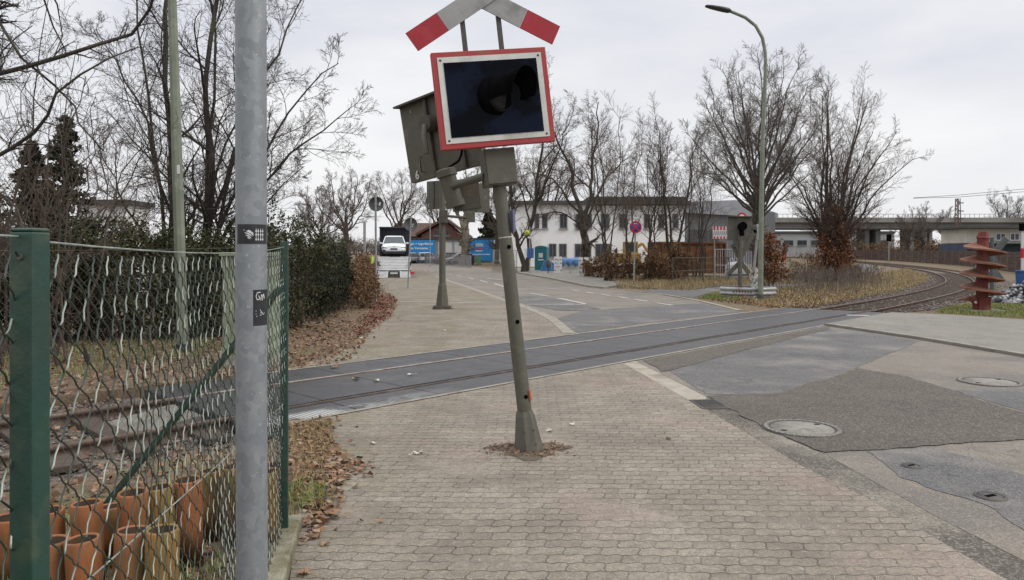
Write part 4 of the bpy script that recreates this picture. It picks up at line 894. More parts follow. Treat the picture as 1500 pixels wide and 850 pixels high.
c = l2(651, 318); MB().box((c.x, -0.1, c.z), (0.22, 0.2, 0.42)).build('clamp', MATS['signal_dark'], sg2, 0.01)

# signal with lowered cross at the right of the road
def far_signal(name, label, X, Y, panel_c, arms, base_z=0.0):
    t = thing(name, label, 'crossing signal', (X, Y, base_z)); return t
YR = 29.0; kR = YR/F; rx, _, _ = W(1084, 400, YR)
sr = thing('warning_signal', 'small olive crossing signal, cross hung below its square panel, in an oval guard rail', 'crossing signal', (rx, YR, 0))
lR = lambda px, py: Vector(((px-1084)*kR, 0, CH+(HZ-py)*kR))
MB().tube([(0, 0, 0), (0, 0, 2.5)], 0.085, 14).build('post', MATS['signal_olive'], sr)
p = lR(1084, 335); b = MB(); b.box((p.x, 0.12, p.z), (0.92, 0.12, 0.92)); pb2 = b.build('panel_box', MATS['signal_olive'], sr, 0.01)
b = MB(); b.box((p.x, 0.05, p.z), (0.26, 0.05, 0.9)); b.build('stiffener', MATS['signal_olive'], pb2, 0.004)
MB().box((p.x, 0.06, p.z+0.475), (1.0, 0.30, 0.03)).build('rain_rim', MATS['signal_dark'], pb2)
p2_ = lR(1086, 336); b = MB(); b.tube([(p2_.x, 0.05, p2_.z+0.1), (p2_.x, -0.22, p2_.z+0.12)], [0.15, 0.17], 14); b.tube([(p2_.x-0.02, -0.1, p2_.z+0.1), (p2_.x-0.03, -0.15, p2_.z-0.25)], 0.09, 10); b.build('lamp_hood', MATS['hood_black'], sr)
p3_ = lR(1089, 317); b = MB()
k = 14; vs = [(p3_.x+0.19*math.cos(math.pi*i/k), 0.2+dy, p3_.z-0.03+0.19*math.sin(math.pi*i/k)) for dy in (0, .02) for i in range(k+1)]
b.add(vs, [tuple(range(k+1)), tuple(range(2*k+1, k, -1))]+[(i, i+1, k+2+i, k+1+i) for i in range(k)]); db = b.build('round_sign', MATS['sign_red'], sr)
b = MB(); b.add([(x*0.62+p3_.x*0.38, y-0.012, (z-p3_.z+0.03)*0.62+p3_.z-0.03) for x, y, z in vs[:k+1]], [tuple(range(k+1))]); b.build('sign_face', MATS['sign_white'], db)
b = MB(); b.box((lR(1078, 357).x, 0.0, lR(1078, 357).z), (0.16, 0.16, 0.28)); b.build('junction_box', MATS['signal_dark'], sr, 0.008)
def gbar(a, c, wd, name='cross_arm'):
    p = lR(*a); q = lR(*c); b = MB(); b.bar((p.x, 0.06, p.z), (q.x, 0.06, q.z), wd, 0.05, up=(0, 1, 0)); return b.build(name, MATS['signal_olive'], sr, 0.004)
gbar((1073, 358), (1083, 376), 0.17); gbar((1107, 337), (1086, 376), 0.19); gbar((1086, 383), (1067, 402), 0.17); gbar((1086, 384), (1098, 401), 0.17); gbar((1066, 403), (1098, 403), 0.08, 'cross_strut'); gbar((1104, 330), (1108, 341), 0.16, 'cross_tip')
# ring of guard rail
gx, gy, _ = W(1097, 430, 28.6)
gr = thing('guard_rail', 'weathered oval ring of steel guard rail round the foot of the small signal', 'guard rail', (gx, gy+0.1, 0))
k = 40; ring = [(0.93*math.cos(2*math.pi*i/k), 0.75*math.sin(2*math.pi*i/k)) for i in range(k)]
ring = [(x*(1.0+0.12*abs(math.cos(2*math.pi*i/k))**3), y) for i, (x, y) in enumerate(ring)]
prof = [(0.0, 0.16), (0.05, 0.20), (0.05, 0.25), (0.0, 0.29), (0.0, 0.33), (0.05, 0.37), (0.05, 0.42), (0.0, 0.47)]
vs = [(x*(1+d), y*(1+d), z) for d, z in prof for x, y in ring]
fs = [(i*k+j, i*k+(j+1) % k, (i+1)*k+(j+1) % k, (i+1)*k+j) for i in range(len(prof)-1) for j in range(k)]
b = MB().add(vs, fs, 0, None, True); rr_ = b.build('steel_band', MATS['guard_steel'], gr); sd = rr_.modifiers.new('thick', 'SOLIDIFY'); sd.thickness = 0.012
for i in range(6):
    a = 2*math.pi*i/6+0.4; MB().box((0.86*math.cos(a), 0.66*math.sin(a), 0.2), (0.1, 0.1, 0.44)).build('support', MATS['guard_steel'], gr)
b = MB()
for i in range(7): b.box((-0.8+i*0.11, -0.80, 0.31), (0.05, 0.02, 0.07))
b.build('rust_marks', mat('rust', (0.12, 0.05, 0.03), (0.08, 0.035, 0.022), 20, 0.9), gr)
# white stub with a thin barrier pole beside the lamp
wx, wy, _ = W(1105, 420, 29.3)
b = MB(); b.tube([(0, 0, 0), (0.02, 0, 0.4), (-0.01, 0, 0.8), (0.03, 0, 1.2)], [0.20, 0.17, 0.18, 0.16], 12); o = b.build('white_stump', MATS['lime_wash']); o.location = (wx, wy, 0); tag(o, 'white mottled stump standing inside the guard rail beside the lamp post', 'stump')
t = thing('folded_barrier', 'thin grey pole leaning upright between the small signal and the lamp post', 'barrier', (W(1104, 395, 29.1)[0], 29.1, 1.15))
MB().tube([(0, 0, -0.1), (0.17, 0.0, 1.55)], 0.05, 10).build('pole', MATS['pole_grey'], t)
MB().box((0.20, -0.02, 1.45), (0.20, 0.14, 0.62)).build('hinge_plate', MATS['guard_steel'], t, 0.01)
# street lamp right
YL = 27.8; lx, _, _ = W(1114, 440, YL); kL = YL/F
lamp = thing('street_lamp', 'tall curved grey-green street lamp beside the guard rail on the right', 'street lamp', (lx, YL, 0))
pts = [(1114, 440), (1115, 330), (1117.5, 200), (1121, 110), (1121, 78), (1117, 56), (1107, 38), (1092, 26), (1078, 20), (1068, 16)]
P_ = resample([((x-1114)*kL, CH+(HZ-y)*kL) for x, y in pts], 0.3)
zmax = P_[:, 1].max(); b = MB(); b.tube([(x, 0, z) for x, z in P_], [0.105-0.05*min(1, i/len(P_)) for i in range(len(P_))], 12); lp_ = b.build('post', MATS['lamp_green'], lamp)
MB().tube([(0, 0, -0.02), (0, 0, 0.22)], 0.12, 12).build('base_sleeve', MATS['signal_dark'], lamp)
h0 = Vector(((1070-1114)*kL, 0, CH+(HZ-17)*kL)); h1 = Vector(((1033-1114)*kL, 0, CH+(HZ-9)*kL)); dd = (h1-h0).normalized()
b = MB(); sec = [(0, 0.10, 0.07), (0.08, 0.15, 0.11), (0.35, 0.17, 0.11), (0.75, 0.15, 0.085), (0.96, 0.11, 0.05), (1.0, 0.05, 0.02)]; vs = []; L_ = (h1-h0).length; up = Vector((0, 1, 0)).cross(dd)
for t_, wy_, hz_ in sec:
    c = h0+dd*L_*t_
    for i in range(12):
        a = 2*math.pi*i/12; vs.append(c+Vector((0, wy_*math.cos(a), 0))+up*hz_*max(-0.35, math.sin(a)))
b.add(vs, [(i*12+j, i*12+(j+1) % 12, (i+1)*12+(j+1) % 12, (i+1)*12+j) for i in range(5) for j in range(12)]+[tuple(range(12))], smooth=True); lh = b.build('lamp_head', MATS['lamp_head'], lamp)
# pale green lamp post on the left, its head above the picture
YG = 13.4; gx_, _, _ = W(268, 515, YG)
lg = thing('street_lamp', 'pale green lamp post leaning slightly behind the wire fence on the left', 'street lamp', (gx_, YG, 0), (0, R(-1.75), 0))
MB().tube([(0, 0, 0), (0, 0, 3), (0, 0, 7.2)], [0.102, 0.10, 0.075], 8, smooth=False).build('post', MATS['lamp_green'], lg)
MB().tube([(0, 0, -0.03), (0, 0, 0.14)], [0.125, 0.125], 8, smooth=False).build('base_sleeve', MATS['lamp_head'], lg)
MB().box((0.055, -0.085, 3.3), (0.05, 0.01, 0.16)).build('number_plate', MATS['sign_white'], lg)
b = MB(); b.tube([(0, 0, 7.2), (0.1, 0, 7.6), (0.5, 0, 7.8)], 0.04, 8); la = b.build('arm', MATS['lamp_green'], lg)
b = MB(); b.box((0.85, 0, 7.82), (0.7, 0.26, 0.14)); b.build('lamp_head', MATS['lamp_head'], lg, 0.04)
# pale green cabinet by the track, seen either side of the grey pole
cx_, cy_ = G(369, 535); t = thing('signal_cabinet', 'pale olive green trackside cabinet hidden behind the galvanised pole', 'cabinet', (cx_, cy_, 0))
b = MB(); b.box((0, 0, 0.93), (0.78, 0.42, 1.62)); cb = b.build('housing', MATS['cabinet_green'], t, 0.01)
MB().box((0, 0, 1.77), (0.86, 0.5, 0.06)).build('roof', MATS['cabinet_green'], t, 0.01); MB().box((0, 0, 0.05), (0.8, 0.44, 0.16)).build('plinth', MATS['concrete'], t)
MB().box((0.0, -0.216, 0.93), (0.012, 0.012, 1.55)).build('door_gap', MATS['hood_black'], cb); MB().box((0.10, -0.225, 1.0), (0.03, 0.03, 0.14)).build('handle', MATS['pole_grey'], cb)
# round signs seen from behind
def sign_back(label, px, base_py, Y, top_py, disc_px, disc_py, dr, lean=0.0, stick=()):
    X = W(px, base_py, Y)[0]; k = Y/F; t = thing('round_sign', label, 'road sign', (X, Y, gz(Y)-0.02), (0, lean, 0))
    zt = CH+(HZ-top_py)*k-gz(Y); MB().tube([(0, 0, 0), (0, 0, zt)], 0.038, 10).build('pole', MATS['pole_grey'], t)
    zc = CH+(HZ-disc_py)*k-gz(Y); b = MB(); b.lathe([(0.001, 0), (dr, 0), (dr, 0.02), (dr-0.012, 0.03), (dr-0.012, 0.01), (0.001, 0.01)], 28, 0, Matrix.Translation((disc_px*k, 0.055, zc)) @ Matrix.Rotation(R(90), 4, 'X')); d = b.build('disc', MATS['sign_back'], t)
    MB().box((disc_px*k*0.5, 0.03, zc), (0.14, 0.05, 0.04)).build('clamp', MATS['pole_grey'], d)
    for sx, sz in stick: MB().box((disc_px*k+sx, 0.028, zc+sz), (0.06, 0.006, 0.06)).build('sticker', MATS['sign_white'], d)
    return t
sign_back('back of a round grey road sign on a tall pole beside the dark hedge', 551, 441, 26.5, 283, 0.5, 298, 0.27, R(-0.3), [(0.12, -0.03), (0.14, 0.03)])
sign_back('back of a round grey road sign on a tilted pole behind the transporter ramps', 597.5, 423, 37, 317, -0.5, 328, 0.34, R(2.6), [(0.12, 0.0), (0.1, -0.1)])
# no-stopping sign
Yn = 42.0; X = W(929, 415, Yn)[0]; k = Yn/F
t = thing('no_stopping_sign', 'round blue and red no stopping sign on a grey pole beside the brown bushes', 'road sign', (X, Yn, 0.06))
MB().tube([(-0.02, 0, 0), (0.08, 0, 3.6)], 0.05, 10).build('pole', MATS['pole_grey'], t)
zc = CH+(HZ-333)*k-0.06; RM = Matrix.Translation((0.07, -0.06, zc)) @ Matrix.Rotation(R(90), 4, 'X')
d = MB().lathe([(0.001, 0), (0.35, 0), (0.35, 0.015), (0.001, 0.015)], 32, 0, RM).build('disc', MATS['sign_blue'], t)
MB().lathe([(0.275, 0.016), (0.275, 0.022), (0.35, 0.022), (0.35, 0.016)], 32, 0, RM).build('red_ring', MATS['sign_red'], d)
for a in (45, -45): b = MB(); b.box((0, 0, 0), (0.56, 0.075, 0.012), 0, None, RM @ Matrix.Translation((0, 0, 0.019+0.001*(a > 0))) @ Matrix.Rotation(R(a), 4, 'Z')); b.build('red_bar', MATS['sign_red'], d)
b = MB(); b.box((0, 0.20, 0.026), (0.16, 0.03, 0.006), 0, None, RM); b.add([(RM @ Vector(p)) for p in ((-0.12, 0.20, 0.026), (-0.05, 0.24, 0.026), (-0.05, 0.16, 0.026))], [(0, 1, 2)]); b.build('arrow', MATS['sign_white'], d)
# thin pole behind the second signal, post by the hedge
for px, by, ty, Y, r, lab in ((630, 384, 320, 80, 0.05, 'thin grey pole in front of the blue billboard with two lines of lettering'), (534, 400, 325, 45, 0.08, 'grey concrete post rising from the hedge left of the transporter')):
    x, y, z = W(px, by, Y); b = MB(); zt = CH+(HZ-ty)/F*Y; b.tube([(0, 0, -0.2), (0, 0, zt-gz(Y))], r, 8); b.tube([(0, 0, zt-gz(Y)), (0, 0, zt-gz(Y)+0.05)], [r*1.1, r*0.3], 8); o = b.build('metal_post', MATS['pole_grey']); o.location = (x, Y, gz(Y)); tag(o, lab, 'post')
# bus stop
mat('stop_green', (0.10, 0.22, 0.05), (0.08, 0.18, 0.04), 4, 0.5); mat('stop_yellow', (0.62, 0.52, 0.06), (0.55, 0.45, 0.05), 4, 0.5)
Yb = 57; x, y, z = W(776, 399, Yb); t = thing('bus_stop_sign', 'bus stop pole with a round yellow-green H sign and a blue timetable box', 'bus stop', (x, y, gz(Yb)))
kb = Yb/F; MB().tube([(0, 0, 0), (0, 0, 3.7)], 0.05, 8).build('pole', MATS['pole_grey'], t)
c = ((772-776)*kb, -0.07, CH+(HZ-341)*kb-gz(Yb)); RM = Matrix.Translation(c) @ Matrix.Rotation(R(90), 4, 'X')
d = MB().lathe([(0.001, 0), (0.25, 0), (0.25, 0.02), (0.001, 0.02)], 24, 0, RM).build('disc', MATS['stop_green'], t)
MB().lathe([(0.001, 0.024), (0.19, 0.024), (0.19, 0.021)], 24, 0, RM).build('disc_face', MATS['stop_yellow'], d)
text_part('lettering', 'H', 0.3, MATS['stop_green'], d, RM @ Matrix.Translation((0, 0, 0.03)), 0.002, 0.006)
MB().box((0.05, -0.08, CH+(HZ-371)*kb-gz(Yb)), (0.52, 0.1, 0.75)).build('timetable_box', MATS['blue_paint'], t, 0.02)
MB().box((-0.32, -0.08, CH+(HZ-371)*kb-gz(Yb)), (0.20, 0.05, 0.7)).build('notice', MATS['sign_white'], t)
MB().box((0.02, -0.09, CH+(HZ-348)*kb-gz(Yb)), (0.36, 0.03, 0.14)).build('name_plate', MATS['sign_white'], t)

# ------------------------------------------------------------------ manholes, drain
mat('cast_iron', (0.10, 0.093, 0.085), (0.065, 0.06, 0.056), 14, 0.6, 0.3, bump=0.5, bscale=60, c3=(0.15, 0.13, 0.11))
mat('manhole_concrete', (0.27, 0.255, 0.225), (0.20, 0.185, 0.16), 10, 0.85, bump=0.5, bscale=80, c3=(0.14, 0.125, 0.105), s3=4)
def manhole(label, px, py, r, simple=False):
    X, Y = G(px, py); t = thing('manhole_cover', label, 'manhole cover', (X, Y, 0.013))
    ringm = 'cast_iron'
    MB().lathe([(r*0.83, -0.02), (r*0.83, 0.004), (r*0.86, 0.006), (r, 0.006), (r*1.0, -0.02)], 40, 0).build('frame', MATS[ringm], t)
    MB().lathe([(0.001, 0.003), (r*0.79, 0.003), (r*0.80, -0.02)], 40, 0).build('lid', MATS['cast_iron' if simple else 'manhole_concrete'], t)
    b = MB(); 
    if not simple:
        k = 72; vs = []
        for i in range(k): vs += [(q*math.cos(2*math.pi*i/k), q*math.sin(2*math.pi*i/k), 0.010 if i % 2 else 0.005) for q in (r*0.87, r*0.96)]
        b.add(vs, [(2*i, 2*i+1, (2*i+3) % (2*k), (2*i+2) % (2*k)) for i in range(k)])
        b.build('studs', MATS['manhole_concrete'], t)
        for a in (0.6, 3.6): MB().box((r*0.66*math.cos(a), r*0.66*math.sin(a), 0.004), (0.05, 0.03, 0.006)).build('lifting_slot', MATS['hood_black'], t)
    else: MB().box((0, 0, 0.004), (r*0.9, r*0.3, 0.006), 0, (0, 0, 0.4)).build('lid_bar', MATS['hood_black'], t)
manhole('large round manhole cover with concrete lid in the coarse brown asphalt patch', 1175, 629, 0.385)
manhole('large round manhole cover at the right edge of the road, nearer the opposite kerb', 1450, 560.5, 0.395)
manhole('small iron valve cover with a ring, low on the right in the grey asphalt', 1451, 729.5, 0.105, True)
manhole('small worn valve cover in the dark asphalt, up left of the ringed one', 1335, 684.5, 0.075, True)
X, Y = G(1040, 593); t = thing('storm_drain', 'slotted iron storm drain grate set in the gutter beside the paving stones', 'drain grate', (X, Y, 0.0), R(4))
MB().box((0, 0, -0.005), (0.30, 0.48, 0.016)).build('pit', MATS['hood_black'], t)
b = MB(); b.box((-0.16, 0, 0.0), (0.03, 0.50, 0.024)); b.box((0.16, 0, 0.0), (0.03, 0.50, 0.024)); b.box((0, 0.245, 0.0), (0.30, 0.03, 0.024)); b.box((0, -0.245, 0.0), (0.30, 0.03, 0.024)); b.build('frame', MATS['cast_iron'], t)
for i in range(7): MB().box((0, -0.195+i*0.065, 0.004), (0.29, 0.026, 0.018)).build('grate_bar', MATS['cast_iron'], t)

# ------------------------------------------------------------------ auger and things at the right
mat('auger_red', (0.165, 0.028, 0.022), (0.105, 0.020, 0.017), 5, 0.6, c3=(0.22, 0.085, 0.05), s3=3, bump=0.2, bscale=15)
mat('auger_rust', (0.22, 0.105, 0.06), (0.15, 0.06, 0.038), 6, 0.8, c3=(0.16, 0.035, 0.028), s3=2)
Ya = 22.4; ax_, _, _ = W(1438, 460, Ya); ka = Ya/F
au = thing('earth_auger', 'dark red rusty drilling auger set upright on a small plinth beside the track', 'auger', (ax_, Ya, 0.03))
MB().tube([(0, 0, 0.12), (0.04, 0, 2.2)], 0.16, 22).build('shaft', MATS['auger_red'], au)
b = MB(); b.tube([(0.04, 0, 2.2), (0.045, 0, 2.27)], [0.19, 0.17], 18); b.tube([(0.045, 0, 2.27), (0.05, 0, 2.40)], [0.15, 0.13], 6, smooth=False); b.build('drive_head', MATS['auger_red'], au)
def flight(z0, z1, turns, r, th):
    k = int(48*turns); vs = []; fs = []
    for i in range(k+1):
        a = 2*math.pi*turns*i/k+math.pi*0.95; z = z0+(z1-z0)*i/k; rr = r*(min(1.0, 0.55+i/k*3) if i < k*0.02 else 1.0)*(1.0 if i < k*0.95 else 0.85)
        lean = 0.02*z
        for q, dz in ((0.14, 0.09), (rr, 0.0), (rr, -th), (0.14, 0.09-th)): vs.append((q*math.cos(a)+lean, -q*math.sin(a), z+dz))
    for i in range(k):
        o_, n_ = 4*i, 4*(i+1); fs += [(o_+j, n_+j, n_+(j+1) % 4, o_+(j+1) % 4) for j in range(4)]
    fs += [(0, 1, 2, 3), (4*k+3, 4*k+2, 4*k+1, 4*k)]
    return MB().add(vs, fs, 0, None, False)
flight(0.30, 2.04, 4.25, 0.60, 0.045).build('flight', MATS['auger_rust'], au)
b = MB(); b.add([(-0.48, -0.1, 0.42), (-0.1, -0.12, 0.42), (-0.1, -0.12, 0.06), (-0.22, -0.1, 0.06), (-0.48, -0.06, 0.42), (-0.1, -0.08, 0.42), (-0.1, -0.08, 0.06), (-0.22, -0.06, 0.06)], [(0, 1, 2, 3), (7, 6, 5, 4), (0, 4, 5, 1), (1, 5, 6, 2), (2, 6, 7, 3), (3, 7, 4, 0)]); b.box((0.0, 0, 0.22), (0.36, 0.34, 0.42)); b.build('cutting_foot', MATS['auger_red'], au, 0.01)
MB().lathe([(0.001, 0), (0.045, 0), (0.045, 0.02)], 12, 0, Matrix.Translation((-0.27, -0.13, 0.27)) @ Matrix.Rotation(R(90), 4, 'X')).build('bolt_hole', MATS['signal_white'], au)
b = MB(); b.box((0, 0, 0), (1.15, 0.85, 0.07)); o = b.build('concrete_plinth', MATS['concrete'], None, 0.01); o.location = (ax_+0.1, Ya+0.05, 0.02); tag(o, 'flat concrete plate under the red auger', 'plinth')
# signal behind the auger, its dark cross seen from the back
mat('cross_back', (0.085, 0.10, 0.098), (0.06, 0.072, 0.07), 4, 0.6)
Yc = 27.0; kc = Yc/F; xx_ = W(1453, 440, Yc)[0]; t = thing('warning_signal', 'dark grey crossing signal half hidden behind the red auger, its cross seen from the back', 'crossing signal', (xx_, Yc, 0))
lc = lambda px, py: Vector(((px-1453)*kc, 0, CH+(HZ-py)*kc))
MB().tube([(0, 0, 0), (0, 0, 2.35)], 0.07, 12).build('post', MATS['cross_back'], t)
for a, c, wd in (((1452, 380), (1477, 349), 0.24), ((1446, 353), (1466, 392), 0.2), ((1453, 384), (1472, 410), 0.1), ((1430, 396), (1452, 378), 0.2)):
    p = lc(*a); q = lc(*c); b = MB(); b.bar((p.x, 0.1, p.z), (q.x, 0.1+(0.05 if wd == 0.2 else 0), q.z), wd, 0.04, up=(0, 1, 0)); b.build('cross_arm', MATS['cross_back'], t, 0.004)
p = lc(1456, 404); MB().box((p.x, 0.12, p.z), (0.38, 0.3, 0.30)).build('control_box', MATS['cross_back'], t, 0.01)
# signal mast and blue tub at the right edge
Ye = 40.0; ke_ = Ye/F; ex = W(1497.5, 400, Ye)[0]; t = thing('lamp_mast', 'white and red banded mast with a black lamp box at the right edge', 'signal mast', (ex, Ye, 0))
le = lambda px, py: CH+(HZ-py)*ke_
MB().tube([(0, 0, 0), (0, 0, le(0, 338))], 0.07, 10).build('mast', MATS['sign_white'], t)
for z0, z1 in ((378, 364), (408, 396)): MB().tube([(0, 0, le(0, z0)), (0, 0, le(0, z1))], 0.078, 10).build('red_band', MATS['sign_red'], t)
MB().box((0.02, -0.05, le(0, 333)), (0.36, 0.2, 0.40)).build('lamp_box', MATS['hood_black'], t, 0.02)
Yt_ = 33; x, y, z = W(1502, 407, Yt_); t = thing('blue_tub', 'blue plastic tub beside the rubble at the right edge', 'tub', (x, y, 0))
b = MB(); b.tube([(0, 0, 0), (0, 0, 0.95)], [0.33, 0.38], 12); b.build('shell', MATS['blue_paint'], t); MB().tube([(0, 0, 0.93), (0, 0, 1.0)], 0.41, 12).build('rim', MATS['blue_paint'], t)

# ------------------------------------------------------------------ sleeper wall along the curve
mat('sleeper_wall', (0.085, 0.048, 0.037), (0.05, 0.031, 0.026), 3, 0.9, stretch=(0.6, 0.6, 7), bump=0.5, bscale=9, c3=(0.13, 0.085, 0.06), s3=1)
mat('wall_post', (0.13, 0.105, 0.085), (0.09, 0.075, 0.06), 3, 0.8)
wl = [(40.5, 50), (40.9, 56), (44.5, 66), (49.5, 77), (53.5, 88), (57, 100), (60, 112), (62.8, 126), (63.5, 140)]
Wp = resample(wl, 2.6); t = thing('sleeper_wall', 'long brown wall of stacked old sleepers curving along the outside of the track', 'wall', (Wp[0][0], Wp[0][1], 0))
o0 = Vector((Wp[0][0], Wp[0][1], 0))
b = MB(); k = 7
for i in range(len(Wp)-1):
    p = Vector((*Wp[i], 0)); q = Vector((*Wp[i+1], 0)); d = (q-p).normalized(); n = Vector((-d.y, d.x, 0)); g0 = gz(p.y); hh = 1.72
    for j in range(k):
        z0 = g0+j*hh/k+0.01; o_ = n*(random.Random(i*9+j).uniform(-0.02, 0.02)); a0 = p-o0+o_; c0 = q-o0+o_
        b.bar(a0+Vector((0, 0, z0+hh/k/2))+d*0.02, c0+Vector((0, 0, z0+hh/k/2))-d*0.02, 0.2, hh/k-0.025)
b.build('timber', MATS['sleeper_wall'], t)
for i in range(len(Wp)):
    p = Vector((*Wp[i], 0))-o0; MB().box((p.x, p.y, gz(Wp[i][1])+0.86), (0.24, 0.24, 1.78)).build('post', MATS['wall_post'], t)
# ------------------------------------------------------------------ buildings and bridge
mat('render_white', (0.78, 0.78, 0.765), (0.72, 0.72, 0.70), 0.5, 0.85, c3=(0.62, 0.61, 0.58), s3=0.3)
mat('render_cream', (0.52, 0.49, 0.41), (0.44, 0.41, 0.34), 0.6, 0.85)
mat('window_glass', (0.03, 0.036, 0.042), (0.06, 0.068, 0.075), 0.9, 0.12)
mat('window_frame', (0.13, 0.125, 0.12), (0.10, 0.098, 0.095), 4, 0.6)
mat('roof_dark', (0.075, 0.072, 0.068), (0.055, 0.052, 0.05), 3, 0.8)
mat('hall_grey', (0.145, 0.15, 0.158), (0.115, 0.12, 0.128), 0.4, 0.7, stretch=(3, 3, 0.3))
mat('hall_roof', (0.33, 0.34, 0.36), (0.26, 0.27, 0.285), 0.4, 0.6)
mat('roof_brown', (0.10, 0.06, 0.044), (0.07, 0.042, 0.032), 1.5, 0.9, stretch=(1, 1, 4))
mat('brick_brown', (0.155, 0.075, 0.055), (0.11, 0.052, 0.04), 2, 0.9)
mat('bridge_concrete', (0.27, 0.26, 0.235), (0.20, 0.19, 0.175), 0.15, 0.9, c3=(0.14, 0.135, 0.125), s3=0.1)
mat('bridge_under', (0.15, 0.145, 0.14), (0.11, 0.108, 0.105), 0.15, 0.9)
mat('garage_wall', (0.42, 0.42, 0.40), (0.35, 0.35, 0.335), 0.7, 0.8)
mat('garage_door', (0.62, 0.62, 0.60), (0.55, 0.55, 0.53), 1, 0.6, stretch=(1, 1, 6))
mat('billboard_blue', (0.02, 0.235, 0.56), (0.018, 0.215, 0.52), 1, 0.5)
mat('text_white', (0.75, 0.75, 0.75), (0.68, 0.68, 0.68), 2, 0.6)
mat('fence_steel', (0.28, 0.285, 0.285), (0.2, 0.2, 0.2), 2, 0.5, 0.4)
def window(parent, x, z, wd, ht, y, mull=1, m='window_frame'):
    b = MB(); b.box((x, y-0.03, z), (wd, 0.10, ht)); f = b.build('window', MATS[m], parent)
    p = MB(); n = mull+1; pw = (wd-0.12*(n+1))/n
    for i in range(n): p.box((x-wd/2+0.12+pw/2+i*(pw+0.12), y-0.09, z), (pw, 0.02, ht-0.22))
    p.build('pane', MATS['window_glass'], f); MB().box((x, y-0.12, z-ht/2-0.06), (wd+0.2, 0.2, 0.08)).build('sill', MATS['hall_roof'], f); return f
YW = 82.0; kw = YW/F; wz = gz(YW); LW = lambda px, py: ((px-900)*kw, CH+(HZ-py)*kw-wz)
wb = thing('office_building', 'long white two storey building with a flat dark roof edge behind the bare trees', 'building', ((900-CX)*kw, YW, wz))
x0, zt = LW(747, 303); x1, _ = LW(1003, 303); z0 = -0.5; z2 = LW(0, 300)[1]
b = MB(); b.box(((x0+x1)/2, 6, (z2+z0)/2), (x1-x0, 12, z2-z0)); b.build('wall', MATS['render_white'], wb)
b = MB(); b.box(((x0+x1)/2, 5.8, z2+0.2), (x1-x0+0.8, 12.9, 0.4)); rf = b.build('roof', MATS['roof_dark'], wb)
xa, za = LW(862, 296); xb, _ = LW(1006, 0); b = MB(); b.box(((xa+xb)/2, 5.0, za+0.1), (xb-xa, 10, 1.0)); b.build('upper_roof', MATS['roof_dark'], rf)
for px0, px1, mu in ((783, 790, 0), (794, 802, 0), (820, 831, 1), (843, 867, 2), (880, 893, 1), (907, 919, 1), (943, 953, 1), (964, 973, 0), (985, 994, 0)):
    xl, zc = LW(px0, 324); xr, _ = LW(px1, 324); window(wb, (xl+xr)/2, zc, xr-xl, 1.6, 0.0, mu)
for px0, px1, mu in ((804, 815, 1), (819, 830, 1), (842, 866, 2), (872, 896, 2)):
    xl, zc = LW(px0, 367); xr, _ = LW(px1, 367); window(wb, (xl+xr)/2, zc, xr-xl, 1.5, 0.0, mu)
YH = 88.0; kh = YH/F; hzz = gz(YH); LH = lambda px, py: ((px-1060)*kh, CH+(HZ-py)*kh-hzz)
hb = thing('grey_hall', 'grey sheet clad hall with a pale sloping roof right of the white building', 'building', ((1060-CX)*kh, YH, hzz))
x0, z0_ = LH(1003, 312); x1, z1_ = LH(1134, 320); b = MB(); b.prism([(x0, -0.5), (x1, -0.5), (x1, z1_), (x0, z0_)], 0, 14, 0, Matrix.Rotation(R(90), 4, 'X') @ Matrix.Scale(-1, 4, (0, 0, 1))); b.build('wall', MATS['hall_grey'], hb, 0, True)
b = MB(); b.prism([(x0-0.3, z0_+0.02), (x1+0.3, z1_+0.02), (x1+0.3, z1_+0.6), (x0+6, z0_+1.5), (x0-0.3, z0_+1.3)], -0.4, 14.4, 0, Matrix.Rotation(R(90), 4, 'X') @ Matrix.Scale(-1, 4, (0, 0, 1))); b.build('roof', MATS['hall_roof'], hb, 0, True)
for px in (1015, 1030, 1046): xx, zz = LH(px, 350); MB().box((xx, -0.05, zz-0.5), (1.0, 0.1, 3.2)).build('door', MATS['roof_dark'], hb)
xx, zz = LH(1120, 342); MB().box((xx, -0.2, zz), (2.2, 0.5, 5)).build('annex', MATS['hall_grey'], hb)
# bridge
YB = 150; kb_ = YB/F; br = thing('viaduct', 'long concrete road bridge on square piers crossing the background on the right', 'bridge', (60, YB, 0))
zb = lambda py: CH+(HZ-py)*kb_; xb_ = lambda px: (px-CX)*kb_-60
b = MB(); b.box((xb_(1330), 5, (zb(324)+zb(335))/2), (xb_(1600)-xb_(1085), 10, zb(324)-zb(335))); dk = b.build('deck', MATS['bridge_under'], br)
b = MB(); b.box((xb_(1330), -0.3, (zb(319)+zb(326))/2), (xb_(1600)-xb_(1085), 0.4, zb(319)-zb(326))); b.build('parapet', MATS['bridge_concrete'], br)
b = MB(); b.box((xb_(1330), -0.35, zb(314)), (xb_(1600)-xb_(1085), 0.06, 0.08)); 
for px in range(1090, 1600, 7): b.box((xb_(px), -0.35, zb(316.5)), (0.06, 0.06, 0.7))
b.build('railing', MATS['fence_steel'], br)
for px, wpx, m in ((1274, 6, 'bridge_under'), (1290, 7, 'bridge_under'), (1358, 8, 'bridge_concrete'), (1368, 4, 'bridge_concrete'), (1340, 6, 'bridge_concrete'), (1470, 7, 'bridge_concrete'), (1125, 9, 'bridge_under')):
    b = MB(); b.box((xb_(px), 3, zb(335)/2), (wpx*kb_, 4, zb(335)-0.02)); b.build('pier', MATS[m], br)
Yj = 172; kj = Yj/F; t = thing('industrial_shed', 'long low pale grey shed seen under the road bridge', 'building', ((1215-CX)*kj, Yj, gz(Yj)))
